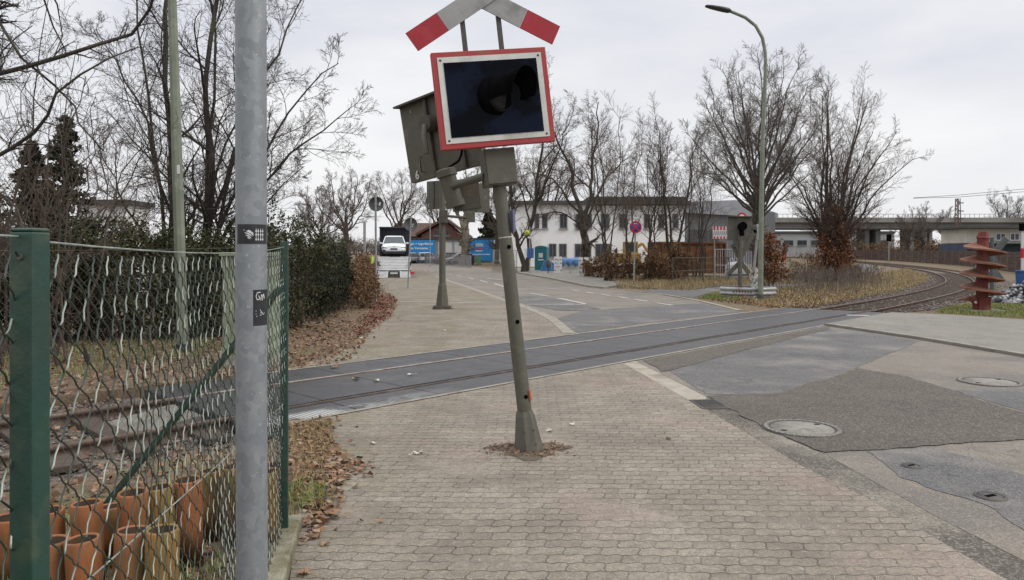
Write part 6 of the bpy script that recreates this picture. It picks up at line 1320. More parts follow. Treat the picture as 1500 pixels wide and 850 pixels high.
# tarpaulin covered pallets
mat('tarp_blue', (0.06, 0.19, 0.42), (0.05, 0.15, 0.34), 3, 0.6, c3=(0.12, 0.28, 0.5), s3=2); Yo = 66; ko = Yo/F
t = thing('covered_pallets', 'stack of pale pallets under a blue tarpaulin behind the banners', 'pallets', ((835-CX)*ko, Yo, gz(Yo)))
b = MB(); b.box((0, 0.6, 0.55), (1.9, 1.2, 1.0)); b.build('stack', MATS['garage_wall'], t)
rg = random.Random(8); b = MB(); nx = 14; vs = []; 
for j in range(5):
    for i in range(nx+1):
        x = -1.1+2.2*i/nx; y = [-0.08, -0.06, 0.2, 0.7, 1.3][j]; z = [0.55+0.25*math.sin(i*1.7), 1.06, 1.12, 1.15, 1.1][j]+rg.uniform(-.04, .04); vs.append((x, y+rg.uniform(-.03, .03), z))
b.add(vs, [(j*(nx+1)+i, j*(nx+1)+i+1, (j+1)*(nx+1)+i+1, (j+1)*(nx+1)+i) for j in range(4) for i in range(nx)], smooth=True); o = b.build('tarpaulin', MATS['tarp_blue'], t); md = o.modifiers.new('thick', 'SOLIDIFY'); md.thickness = 0.02
t = thing('blue_trough', 'low blue container on the ground left of the banners', 'container', ((806-CX)*64/F, 64, gz(64))); b = MB(); b.add([(-.9, -.4, 0), (.5, -.4, 0), (.5, .4, 0), (-.9, .4, 0), (-.5, -.45, 1.0), (.7, -.45, .7), (.7, .45, .7), (-.5, .45, 1.0)], [(0, 3, 2, 1), (4, 5, 6, 7), (0, 1, 5, 4), (1, 2, 6, 5), (2, 3, 7, 6), (3, 0, 4, 7)]); b.build('shell', MATS['tarp_blue'], t, 0.03)
# mini excavator
mat('excavator_yellow', (0.36, 0.20, 0.03), (0.27, 0.155, 0.025), 2, 0.5, c3=(0.3, 0.2, 0.08), s3=1.5); Yx = 60; kx = Yx/F
t = thing('excavator', 'yellow excavator half hidden behind the brown bushes', 'excavator', ((916-CX)*kx, Yx, gz(Yx)), R(8))
b = MB(); b.box((0.3, 0.5, 1.25), (1.9, 1.5, 0.8)); b.build('body', MATS['excavator_yellow'], t, 0.06); b = MB(); b.box((0.55, 0.4, 2.1), (1.0, 1.1, 1.0)); cbn = b.build('cab', MATS['excavator_yellow'], t, 0.05); MB().box((0.5, -0.16, 2.15), (0.8, 0.03, 0.7)).build('pane', MATS['car_glass'], cbn)
for s in (0.0, 1.1):
    b = MB(); b.prism([(-1.0, 0.1), (-0.8, 0), (1.3, 0), (1.5, 0.1), (1.55, 0.4), (1.3, 0.65), (-0.8, 0.65), (-1.05, 0.4)], 0, 0.4, 0, Matrix.Translation((0.1, s, 0)) @ MX); b.build('track', MATS['tyre'], t, 0, True)
b = MB(); b.bar((0.3, 0.3, 1.6), (1.5, 0.2, 2.45), 0.18, 0.24); b.bar((1.5, 0.2, 2.45), (2.3, 0.15, 1.3), 0.16, 0.2); b.build('boom', MATS['excavator_yellow'], t, 0.03); b = MB(); b.prism([(2.0, 0.7), (2.6, 0.6), (2.65, 1.3), (2.2, 1.45)], -0.2, 0.5, 0, MX); b.build('bucket', MATS['excavator_yellow'], t, 0.02, True)
# rusty steel skip
mat('skip_rust', (0.20, 0.088, 0.038), (0.10, 0.05, 0.03), 1.6, 0.85, c3=(0.28, 0.14, 0.06), s3=1.2, stretch=(0.7, 1, 2.2), bump=0.4, bscale=6); Yr_ = 54; kr_ = Yr_/F; xa = (955-CX)*kr_; xb2 = (1063-CX)*kr_
t = thing('steel_skip', 'long rusty orange-brown steel container behind the bushes', 'container', ((xa+xb2)/2, Yr_, gz(Yr_))); wd = xb2-xa; zt = CH+(HZ-355.5)*kr_; z0 = 0.2
b = MB(); b.box((0, 0.9, (zt+z0)/2), (wd, 1.8, zt-z0)); b.build('body', MATS['skip_rust'], t, 0.02)
for i in range(9): MB().box((-wd/2+0.15+i*(wd-0.3)/8, -0.04, (zt+z0)/2-.05), (0.10, 0.1, zt-z0-.1)).build('rib', MATS['skip_rust'], t)
MB().box((0, -0.05, zt-0.06), (wd+.1, 0.14, 0.14)).build('rim', MATS['skip_rust'], t); MB().box((wd/2-.25, -0.05, (zt+z0)/2), (0.5, 0.08, zt-z0-.2)).build('end_plate', MATS['rust'], t)
# red and white barrier board
Yz = 46; kz = Yz/F; xz = (1056-CX)*kz; zc = CH+(HZ-341)*kz; t = thing('barrier_board', 'red and white striped barrier board raised left of the small signal', 'barrier', (xz, Yz, 0)); wd = 24*kz; ht = 18*kz
MB().box((0, 0, zc), (wd, 0.03, ht)).build('board', MATS['sign_white'], t)
for i in range(5): MB().box((-wd/2+wd*(i+0.5)/5, -0.02, zc+ht*0.36), (wd/10, 0.02, ht*0.28)).build('red_stripe', MATS['sign_red'], t); MB().box((-wd/2+wd*(i+0.5)/5, -0.02, zc-ht*0.40), (wd/10, 0.02, ht*0.18)).build('red_stripe', MATS['sign_red'], t)
b = MB()
for i in range(8): x = -wd/2+wd*(i+0.5)/8; b.bar((x-.03, -0.02, zc-ht*.2), (x+.05, -0.02, zc+ht*.12), 0.03, 0.02)
b.build('lettering_strokes', MATS['hood_black'], t)
for s in (-1, 1): MB().tube([(s*wd*0.4, 0.04, 0), (s*wd*0.4, 0.04, zc+ht/2)], 0.03, 6).build('leg', MATS['pole_grey'], t)
t = thing('site_fence', 'white wire site fence panel below the striped barrier board', 'fence', ((1076-CX)*46.5/F, 46.5, 0)); b = MB()
for i in range(17): b.tube([(-1.2+i*0.15, 0, 0.1), (-1.2+i*0.15, 0, 1.95)], 0.012, 4)
b.build('bars', MATS['sign_white'], t); b = MB(); b.tube([(-1.25, 0, 0), (-1.25, 0, 2), (1.25, 0, 2), (1.25, 0, 0)], 0.025, 6); b.tube([(-1.25, 0, 1.0), (1.25, 0, 1.0)], 0.02, 6); b.build('frame', MATS['sign_white'], t)
t = thing('bulk_bag', 'white bulk bag standing behind the small signal', 'bag', ((1078-CX)*48/F, 48, 0)); rg = random.Random(2); b = MB(); pr_ = [(0.001, 0), (0.62, 0), (0.72, 0.4), (0.70, 0.9), (0.55, 1.15), (0.001, 1.2)]; b.lathe(pr_, 14, 0, Matrix.Rotation(0.4, 4, 'Z')); b.build('sack', MATS['sign_white'], t)
for s in (-1, 1): MB().tube([(s*.4, 0, 1.1), (s*.36, 0, 1.4), (s*.2, 0, 1.42), (s*.15, 0, 1.1)], 0.02, 6).build('loop', MATS['sign_white'], t)
x, y = (1149-CX)*52/F, 52; t = thing('red_sign', 'small red board on a pale leaning stake right of the brown-leaved shrub', 'sign', (x, y, 0)); MB().tube([(0.25, 0, 0), (0, 0, 1.9)], 0.04, 6).build('stake', MATS['sign_white'], t); MB().box((-0.02, -0.05, 1.55), (0.28, 0.04, 0.6)).build('board', MATS['sign_red'], t)
# white board seen over the hedge
x, y, z = W(485, 348, 40); t = thing('white_board', 'white printed board on posts showing through the shrubs left of the hedge', 'sign', (x, y, 0)); MB().box((0, 0, z), (0.7, 0.04, 0.5)).build('board', MATS['sign_white'], t)
for s in (-1, 1): MB().tube([(s*.3, .04, 0), (s*.3, .04, z+.2)], 0.03, 6).build('leg', MATS['pole_grey'], t)
# ------------------------------------------------------------------ trees
LV = lambda n1, n2, n3, n4=0, a1=(30, 60), r1=0.5, up=0.06, tm=0.22, rm=0.006, w=0.08, r2=0.5, r3=0.55: [x for x in (
    dict(n=n1, tmin=tm, ang=a1, ratio=r1, K=9, up=up, wander=w, rmin=rm*2, rk=0.55),
    dict(n=n2, tmin=0.15, ang=(28, 58), ratio=r2, K=7, up=up*0.9, wander=w*1.1, rmin=rm*1.3, rk=0.6),
    dict(n=n3, tmin=0.12, ang=(25, 58), ratio=r3, K=5, up=up*0.7, wander=w*1.3, rmin=rm),
    dict(n=n4, tmin=0.15, ang=(25, 60), ratio=0.5, K=4, up=up*0.6, wander=w*1.5, rmin=rm*0.8) if n4 else None) if x]
def base_at(px, Y): return ((px-CX)/F*Y, Y, gz(Y)-0.03)
# big lime behind the street lamp
rg = random.Random(21); st = [((0, 0, 0), (0.1, 0, 5.2), 0.33, 0.27, (0, 0, 0), 0.03)]
for i in range(30):
    a = 2.4*i; ph = math.asin(min(1, 0.02+0.98*(i+.5)/30)); rr = 3.55*math.cos(ph)**0.85*rg.uniform(.86, 1.08); zt = 5.9+6.3*math.sin(ph)**0.9*rg.uniform(.94, 1.03); z0 = 3.3+1.9*math.sin(ph)
    st.append(((0.07, 0, z0), (rr*math.cos(a), rr*math.sin(a), zt), 0.07, 0.012, (rr*0.04*math.cos(a), rr*0.04*math.sin(a), 0.25*(1-math.sin(ph))), 0.07))
tree('lime_tree', 'tall rounded bare lime tree directly behind the curved street lamp', base_at(1110, 38), st, LV(11, 9, 8, 0, (28, 52), 0.34, 0.045, 0.22, 0.0055, 0.08, 0.55), MATS['bark_grey'], MATS['twig_grey'], 31)
# multi-stemmed tree over the brown shrub
st = []; rg = random.Random(5)
for i in range(15):
    a = 2*math.pi*i/15+rg.uniform(-.3, .3); rr = rg.uniform(0.4, 4.4); zt = 12.6-0.30*rr*rr+rg.uniform(-.8, .5)
    st.append((((0.25*math.cos(a), 0.25*math.sin(a), 0)), (rr*math.cos(a)+(0.9 if math.cos(a) > 0 else 0.3), rr*math.sin(a)*0.8, max(6.5, zt)), 0.12, 0.018, (-rr*0.22*math.cos(a), -rr*0.2*math.sin(a), 0.1), 0.09))
tree('multi_stem_tree', 'wide bare tree of many thin stems fanning out above the largest brown-leaved shrub', base_at(1216, 46), st, LV(15, 9, 8, 0, (24, 48), 0.30, 0.04, 0.15, 0.006, 0.06), MATS['bark_brown'], MATS['twig_brown'], 32)
# roadside group behind the no-stopping sign
for px, Y, ht, n, lean, seed, lab, r in ((893, 45, 9.8, 4, -0.2, 41, 'slender bare tree left of the no stopping sign, stems rising from the brown bushes', 0.10), (950, 46, 9.2, 5, 0.3, 42, 'bare many-stemmed tree just right of the no stopping sign', 0.085), (988, 47, 9.8, 3, 0.5, 43, 'bare tree with a dark ivy covered trunk in front of the rusty container', 0.16), (1022, 50, 9.4, 5, 0.9, 44, 'thin spreading bare tree left of the barrier board', 0.075), (918, 50, 10.2, 3, 0.0, 45, 'thin upright bare tree behind the no stopping sign', 0.10)):
    rg = random.Random(seed); st = []
    for i in range(n):
        a = rg.uniform(0, 6.28); rr = rg.uniform(0.5, 2.4); st.append(((rg.uniform(-.3, .3), rg.uniform(-.3, .3), 0), (rr*math.cos(a)+lean, rr*math.sin(a), ht*rg.uniform(0.85, 1.08)), r*.72*rg.uniform(.75, 1.15), 0.015, (-.2*math.cos(a), 0, 0), 0.13))
    tree('roadside_tree', lab, base_at(px, Y), st, LV(12, 9, 8, 0, (25, 52), 0.34, 0.04, 0.28, 0.0055, 0.08), MATS['bark_dark'], MATS['twig_brown'], seed, group='bare trees along the road')
# two by the bus stop
tree('roadside_tree', 'V-forked bare tree beside the bus stop, one stem leaning right', base_at(768, 62), [((0, 0, 0), (-1.4, 0, 9), 0.27, 0.04, (-.2, 0, 0), 0.12), ((0.15, 0, 0.2), (2.1, 0, 16), 0.25, 0.03, (.1, 0, 0), 0.15), ((0.8, 0, 5.5), (4.2, -.5, 14.5), 0.13, 0.02, (.2, 0, -.3), 0.15), ((-.8, 0, 5), (-2.6, .8, 12.5), 0.11, 0.02, (0, 0, 0), 0.15)], LV(14, 9, 7, 4, (30, 60), 0.34, 0.03, 0.2, 0.0065, 0.10), MATS['bark_dark'], MATS['twig_brown'], 51, group='bare trees along the road')
tree('roadside_tree', 'stout bare tree standing between the white banners, low branches arching down', base_at(857, 60), [((0, 0, 0), (-.3, 0, 5), 0.36, 0.28, (.1, 0, 0), 0.06), ((-.2, 0, 4.6), (-3.2, 0, 13.5), 0.20, 0.03, (.2, 0, .4), 0.16), ((-.1, 0, 4.6), (1.1, 0, 14), 0.20, 0.03, (.3, 0, 0), 0.16), ((0, 0, 4), (4.0, .6, 10), 0.11, 0.02, (.3, 0, 0.9), 0.15), ((-.1, 0, 4.2), (-5.5, 0, 7.5), 0.11, 0.02, (.2, 0, 1.4), 0.15), ((0, 0, 3), (-4.6, .2, 4.4), 0.09, 0.018, (0, 0, 1.3), 0.15), ((0, 0, 3.4), (4.2, .2, 5.4), 0.08, 0.018, (0, 0, 1.3), 0.15)], LV(14, 9, 7, 4, (30, 62), 0.33, 0.01, 0.2, 0.0065, 0.11), MATS['bark_dark'], MATS['twig_brown'], 52, group='bare trees along the road')
# plane tree by the garages, distant crowns
tree('plane_tree', 'pale barked plane tree in front of the garages, right of the parked cars', base_at(680, 90), [((0, 0, 0), (-.1, 0, 5), 0.55, 0.42, (0, 0, 0), 0.08), ((-.1, 0, 4.5), (-3.4, 0, 11), 0.28, 0.05, (0, 0, .5), 0.2), ((0, 0, 4.6), (3.6, 0, 10.5), 0.28, 0.05, (.3, 0, .2), 0.2), ((0, 0, 5), (.4, 0, 12.5), 0.25, 0.04, (0, 0, 0), 0.2), ((0, 0, 4.8), (1.8, -1.5, 12), 0.2, 0.04, (0, 0, 0), 0.2)], LV(10, 7, 6, 3, (30, 60), 0.36, 0.03, 0.2, 0.013, 0.16), MATS['bark_plane'], MATS['twig_brown'], 53)
for px, Y, ht, sp_, seed, lab, m in ((507, 78, 11.3, 3.4, 61, 'round crowned bare tree beyond the hedge, left of the round grey sign', 'twig_brown'), (585, 92, 12.8, 4.4, 62, 'broad bare tree far behind the transporter', 'twig_brown'), (640, 135, 15.5, 4.2, 63, 'tall bare tree behind the brown gabled house', 'twig_brown'), (470, 66, 8.0, 3.0, 64, 'low brown bare tree behind the left hedge', 'twig_brown'), (728, 96, 14.0, 4.5, 65, 'bare tree behind the leaning signal, above the dark conifer', 'twig_brown'), (800, 100, 17, 6, 66, 'large bare tree rising behind the white building', 'twig_brown'),
        (1352, 135, 10.5, 4.5, 67, 'bare tree in front of the bridge, right of the light signal', 'twig_grey'), (1330, 128, 8.5, 3.5, 68, 'smaller bare tree in front of the bridge piers', 'twig_grey'), (1384, 165, 11.5, 2.6, 69, 'thin bare tree rising behind the bridge left of the lattice mast', 'twig_grey'), (1476, 160, 15.0, 7.0, 70, 'wide dark tree above the bridge at the right edge', 'twig_dark'), (1515, 150, 13.0, 6.0, 71, 'dark tree cut by the right edge of the picture above the bridge', 'twig_dark')):
    rg = random.Random(seed); st = [((0, 0, 0), (0, 0, ht*0.42), ht*0.024, ht*0.018, (0, 0, 0), 0.04)]
    for i in range(8):
        a = 2*math.pi*i/8+rg.uniform(-.3, .3); rr = sp_*rg.uniform(0.35, 1.0); st.append(((0, 0, ht*rg.uniform(0.25, 0.42)), (rr*math.cos(a), rr*math.sin(a), ht*(1-0.30*(rr/sp_)**2)*rg.uniform(.92, 1.02)), ht*0.009, 0.02, (rr*.15*math.cos(a), 0, 0), 0.12))
    tree('bare_tree', lab, base_at(px, Y), st, LV(12, 9, 8, 0, (28, 55), 0.36, 0.04, 0.18, 0.009, 0.08), MATS['bark_dark' if m == 'twig_dark' else 'bark_brown'], MATS[m], seed, group='bare trees in the background')
# big tree on the left beyond the fence
tree('bare_tree', 'large dark bare tree with several stems behind the pale green lamp post', base_at(283, 18), [
    ((-.45, 0, 0), (-.55, 0, 9.2), 0.105, 0.04, (-.25, 0, 0), 0.07), ((0, 0, 0), (0.75, 0, 9.8), 0.12, 0.035, (.1, .2, 0), 0.08), ((.03, 0, .8), (3.5, .2, 6.5), 0.065, 0.01, (-.1, 0, .5), 0.08), ((.02, 0, .6), (3.9, -.3, 5.3), 0.06, 0.01, (-.1, 0, .4), 0.08),
    ((.03, 0, .9), (2.6, .5, 8.4), 0.065, 0.012, (-.1, 0, .3), 0.08), ((-.45, 0, .5), (-2.6, .4, 7.4), 0.055, 0.01, (.4, 0, .5), 0.08), ((-.45, 0, .6), (-1.4, -.6, 9.2), 0.055, 0.012, (.1, 0, 0), 0.08), ((.02, 0, .5), (1.5, .8, 9.6), 0.06, 0.012, (0, 0, 0), 0.08), ((.0, 0, .5), (2.8, -.3, 3.9), 0.045, 0.008, (-.1, 0, .4), 0.08), ((-.45, 0, .4), (-2.4, 0, 4.6), 0.045, 0.008, (0, 0, .3), 0.08), ((.02, 0, .3), (.3, 0, 9.8), 0.055, 0.02, (-.1, 0.2, 0), 0.08), ((.02, 0, .4), (2.0, -.3, 7.3), 0.05, 0.01, (-.2, 0, .3), 0.08)],
    LV(14, 9, 7, 3, (28, 58), 0.30, 0.03, 0.15, 0.0042, 0.09), MATS['bark_dark'], MATS['twig_dark'], 81)
# overhanging boughs at the far left
YO = 9.5; ko = YO/F; bx0 = (-150-CX)*ko; rel = lambda px, py, dy=0.0: ((px-CX)*ko-bx0, dy, CH+(HZ-py)*ko)
boughs = [([(-150, 330), (-90, 190), (-40, 130), (0, 113), (80, 92), (130, 72), (190, 40), (245, -14)], 0.045, 0.016), ([(-150, 330), (-80, 260), (0, 218), (60, 180), (95, 145), (150, 95), (190, 62)], 0.04, 0.008), ([(-150, 200), (-30, 20), (40, 85), (90, 143), (130, 190), (157, 222)], 0.03, 0.009), ([(-150, 100), (0, -60), (70, -30), (82, 25), (86, 70)], 0.03, 0.008), ([(-150, 140), (-20, -40), (78, -30), (94, 40), (97, 90)], 0.03, 0.006), ([(-150, 80), (-60, 40), (0, 10), (6, -40)], 0.07, 0.05), ([(-150, 200), (-40, 110), (10, 70), (40, 34)], 0.03, 0.006), ([(-150, 300), (-60, 180), (0, 95), (22, 80)], 0.025, 0.006)]
rng = np.random.default_rng(77); Ks = 12; PP = []; RR = []
for pts, r0, r1 in boughs:
    q = resample([rel(*p, rng.uniform(-.3, .3)) for p in pts], 0.15); f = np.linspace(0, len(q)-1, Ks); i = np.minimum(f.astype(int), len(q)-2); q = q[i]*(1-(f-i))[:, None]+q[i+1]*(f-i)[:, None]; PP.append(q); RR.append(np.linspace(r0, r1, Ks))
PP = np.array(PP); RR = np.array(RR); t = thing('overhanging_tree', 'dark bare tree leaning in from the left edge with long crossing boughs and hanging twigs', 'tree', (bx0, YO, 0))
trk = stem_poly((0, 0, 0), (0.05, 0, 7), Ks, rng, 0.05)[None]; tubes_obj('trunk', [(trk, np.linspace(0.2, 0.12, Ks)[None], 10), (PP, RR, 7)], MATS['bark_dark'], t)
c1 = kids(PP, RR, 15, rng, 0.38, (25, 70), 0.34, 7, -0.03, 0.16, rmin=0.004, rk=0.5, absl=1.9); c2 = kids(*c1, 7, rng, 0.15, (25, 60), 0.5, 5, -0.05, 0.16, rmin=0.003); c3 = kids(*c2, 4, rng, 0.2, (25, 60), 0.5, 4, -0.06, 0.2, rmin=0.0024)
tubes_obj('crown', [(*c1, 4), (*c2, 3), (*c3, 3)], MATS['twig_dark'], t)
for px, Y, ht, seed, lab in ((20, 13, 6.2, 82, 'scrubby bare sapling thicket at the left edge behind the fence'), (118, 15, 5.4, 83, 'spindly bare sapling behind the fence between the conifers and the lamp post'), (75, 12, 4.6, 84, 'thin arching sapling in front of the conifers')):
    rg = random.Random(seed); st = []
    for i in range(8): a = rg.uniform(0, 6.28); rr = rg.uniform(0.3, 1.8); st.append(((rg.uniform(-.5, .5), rg.uniform(-.5, .5), 0), (rr*math.cos(a), rr*math.sin(a), ht*rg.uniform(.6, 1)), 0.026, 0.006, (0, 0, .3), 0.1))
    tree('sapling', lab, base_at(px, Y), st, LV(7, 5, 4, 0, (25, 60), 0.33, 0.03, 0.2, 0.003, 0.12), MATS['bark_brown'], MATS['twig_brown'], seed)
# conifers
def conifer(label, px, Y, ht, r, n, seed, size=0.16):
    rng = np.random.default_rng(seed); t = thing('conifer', label, 'tree', base_at(px, Y)); MB().tube([(0, 0, 0), (0, 0, ht*0.97)], [r*0.10, 0.01], 8).build('trunk', MATS['bark_dark'], t)
    nb_ = 150; z = ht*rng.uniform(0.12, 1.0, nb_); a = rng.uniform(0, 6.28, nb_); ln = r*(1-z/ht)**0.75*rng.uniform(0.55, 1.15, nb_)+0.1
    i = rng.integers(0, nb_, n); f = rng.random(n)**0.6; p = np.stack([np.cos(a[i])*ln[i]*f, np.sin(a[i])*ln[i]*f, z[i]-0.25*ln[i]*f+0.12*f*f*ln[i]], 1)+rng.normal(size=(n, 3))*np.array([.13, .13, .09])*(0.35+1.1*(1-z[i]/ht))[:, None]
    V, Q = leaf_cards(p, size, rng, 2.0); mesh_np('crown', V, Q, None, MATS['leaf_conifer'], t)
conifer('dark ragged conifer behind the left fence, the shorter one nearer the left edge', 46, 24, 5.4, 1.35, 5200, 91, 0.10); conifer('dark ragged conifer behind the left fence, the taller of the two', 97, 24, 6.2, 1.5, 6000, 92, 0.10)
conifer('dark green conifer behind the leaning signal post, left of the white building', 716, 108, 7.5, 2.6, 4000, 93, 0.5); conifer('small conifer left of the pair behind the fence', 66, 27, 4.4, 1.4, 4000, 94, 0.11)
# ------------------------------------------------------------------ shrubs and hedges
for i, (px, Y, ht, wd, seed, lab) in enumerate(((-70, 13.5, 3.4, 2.0, 1, 'dark evergreen shrub cut by the left edge behind the fence'), (30, 14.5, 3.0, 1.7, 2, 'dark evergreen shrub behind the near fence post'), (110, 15.5, 2.6, 1.6, 3, 'dark evergreen shrub below the conifers'), (185, 15.2, 2.9, 1.6, 4, 'dark evergreen shrub left of the pale green lamp post'), (262, 15.6, 2.7, 1.5, 5, 'olive evergreen shrub directly behind the pale green lamp post'), (330, 16.2, 2.9, 1.5, 6, 'evergreen shrub just left of the galvanised pole'), (400, 17.5, 3.25, 1.5, 7, 'tall evergreen shrub right of the galvanised pole'))):
    rg = random.Random(seed*7); lobes = [(rg.uniform(-wd*.7, wd*.7), rg.uniform(-.6, .7), rg.uniform(0.35, 0.78)*ht, wd*rg.uniform(.32, .55), rg.uniform(.5, .8), ht*rg.uniform(.15, .27)) for _ in range(9)]+[(rg.uniform(-wd*.5, wd*.5), 0.2, ht*0.3, wd*0.75, 0.8, ht*0.32) for _ in range(3)]
    bush('evergreen_shrub', lab, 'shrub', base_at(px, Y), lobes, 12500, 0.045, MATS['leaf_evergreen'], MATS['bark_brown'], 100+seed, 24, 'evergreen shrubs behind the fence', 1.7, 0.55, 0.016)
def hedge_run(name, label, pts, hts, wd, n, size, m, seed, cat='hedge', group=None):
    rg = random.Random(seed); P = resample(pts, 0.8); b0 = P[0]; lobes = []
    H = np.interp(np.linspace(0, 1, len(P)), np.linspace(0, 1, len(hts)), hts)
    for p, h in zip(P, H):
        for _ in range(2): lobes.append((p[0]-b0[0]+rg.uniform(-.35, .35)*wd, p[1]-b0[1]+rg.uniform(-.3, .3), h*rg.uniform(.30, .78), wd*rg.uniform(.35, .6), rg.uniform(.5, .8), h*rg.uniform(.22, .34)))
        lobes.append((p[0]-b0[0], p[1]-b0[1], h*.30, wd*.55, .6, h*.34))
    return bush(name, label, cat, (b0[0], b0[1], gz(b0[1])), lobes, n, size, m, MATS['bark_brown'], seed, 40, group, 1.6, 0.62, 0.014)
hedge_run('evergreen_hedge', 'dense dark evergreen hedge at the edge of the pavement beyond the track', [(-5.25, 19.9), (-5.5, 22), (-6.1, 25), (-6.8, 29)], [1.75, 2.0, 2.2, 2.3], 1.0, 42000, 0.04, MATS['leaf_hedge'], 201)
hedge_run('beech_hedge', 'rusty brown leaved hedge between the dark hedge and the pole of the round sign', [(-4.75, 23.6), (-5.35, 27), (-6.1, 30.5), (-7.2, 36)], [1.5, 1.75, 1.75, 1.75], 0.8, 18000, 0.045, MATS['leaf_hornbeam'], 202)
hedge_run('evergreen_hedge', 'olive green hedge farther back, rising above the dark one', [(-7.8, 24), (-8.3, 30), (-9.4, 38), (-11, 46)], [2.9, 3.0, 3.0, 3.0], 1.1, 26000, 0.055, MATS['leaf_evergreen'], 203)
hedge_run('beech_hedge', 'brown leaved bushes along the verge behind the no stopping sign', [(5.9, 44.5), (7.5, 44.8), (9.2, 45.5), (10.8, 47)], [2.3, 2.2, 2.4, 2.4], 1.0, 12000, 0.075, MATS['leaf_hornbeam'], 204)
hedge_run('beech_hedge', 'low brown bushes between the white banners and the no stopping sign', [(5.2, 52), (6.5, 48.5)], [1.5, 1.9], 0.9, 5000, 0.08, MATS['leaf_hornbeam'], 205)
bush('beech_shrub', 'upright brown leaved shrub directly right of the street lamp', 'shrub', base_at(1128, 37), [(0, 0, 1.4, .75, .7, 1.3), (-.25, 0, 2.3, .5, .5, .8), (.35, 0, 1.9, .55, .5, .9), (0, 0, 0.7, .9, .7, .6)], 4200, 0.075, MATS['leaf_beech'], MATS['bark_brown'], 211, 14)
bush('beech_shrub', 'largest red-brown leaved shrub, at the foot of the multi-stemmed tree', 'shrub', base_at(1221, 45.5), [(0, 0, 2.2, 1.05, 1.0, 2.0), (.1, 0, 3.6, .75, .7, 1.1), (-.3, 0, 1.2, 1.2, 1.0, 1.2), (.4, 0, 1.5, 1.0, .9, 1.4), (.1, 0, 4.3, .45, .5, .7)], 7500, 0.085, MATS['leaf_beech'], MATS['bark_brown'], 212, 20)
bush('brown_shrub', 'thin brown shrub between the street lamp and the largest brown shrub', 'shrub', base_at(1172, 44), [(0, 0, .9, 1.4, .8, .9), (.6, 0, 1.2, .7, .6, .9)], 1500, 0.06, MATS['leaf_hornbeam'], MATS['bark_brown'], 213, 40, None, 1.6, .5, .012)
bush('brown_shrub', 'pale brown thicket right of the largest brown shrub', 'shrub', base_at(1258, 50), [(0, 0, .7, 1.2, .8, .8), (-.6, 0, .9, .8, .6, .9)], 1600, 0.06, MATS['leaf_hornbeam'], MATS['bark_brown'], 214, 40, None, 1.6, .5, .012)
for i, (px, Y, wd, ht, lab) in enumerate(((1290, 150, 8, 4.0, 'brown thicket under the bridge piers'), (1385, 148, 9, 5.0, 'brown thicket behind the sleeper wall near the mast'))):
    bush('brown_thicket', lab, 'thicket', base_at(px, Y-6), [(-wd*.4, 0, ht*.4, wd*.35, 2, ht*.45), (wd*.3, 0, ht*.45, wd*.4, 2, ht*.5), (0, 0, ht*.35, wd*.5, 2, ht*.4)], 5000, 0.16, MATS['leaf_hornbeam'], MATS['bark_brown'], 220+i, 60, None, 1.8, .4, .03)
# far wood along the horizon
rng = np.random.default_rng(300); n = 5200; xx = rng.uniform(-260, 320, n); yy = rng.uniform(235, 290, n); hh = (5.5+2.5*np.sin(xx*0.031+1)+1.8*np.sin(xx*0.083))*rng.uniform(.6, 1.1, n); yy = np.where(np.abs(xx) < 1e9, yy, yy)
PP = np.stack([np.stack([xx+rng.normal(size=n)*(.9*k), yy, np.full(n, .7)+hh*k/3], 1) for k in range(4)], 1); RR = np.tile(np.array([.16, .12, .08, .04])[None], (n, 1))
c1 = kids(PP, RR, 6, rng, .3, (25, 60), .4, 3, .05, .15, rmin=.035)
tag(tubes_obj('far_wood', [(PP, RR, 3), (*c1, 3)], MATS['twig_brown']), 'low line of far bare woodland along the horizon', 'wood', kind='stuff')
# ------------------------------------------------------------------ litter, grass, stones
def in_poly(poly, n, rng):
    P = np.array(poly); lo = P.min(0); hi = P.max(0); out = np.zeros((0, 2))
    while len(out) < n:
        q = rng.uniform(lo, hi, (n*2, 2)); c = np.zeros(len(q), bool); j = len(P)-1
        for i in range(len(P)):
            xi, yi = P[i]; xj, yj = P[j]; c ^= ((yi > q[:, 1]) != (yj > q[:, 1])) & (q[:, 0] < (xj-xi)*(q[:, 1]-yi)/(yj-yi+1e-12)+xi); j = i
        out = np.concatenate([out, q[c]])
    return out[:n]
def gza(y): return 0.006*np.clip(y-45, 0, 150)
def litter(label, poly, n, size, m, seed, z0=0.004, dz=0.03, flat=0.72):
    rng = np.random.default_rng(seed); q = in_poly(poly, n, rng); q = q+rng.normal(size=q.shape)*0.055*rng.exponential(1, (n, 1)); p = np.stack([q[:, 0], q[:, 1], z0+gza(q[:, 1])+rng.uniform(0.004, dz, n)], 1)
    V, Q = leaf_cards(p, size, rng, 1.25, flat); return tag(mesh_np('leaf_litter', V, Q, None, MATS[m]), label, 'leaf litter', kind='stuff')
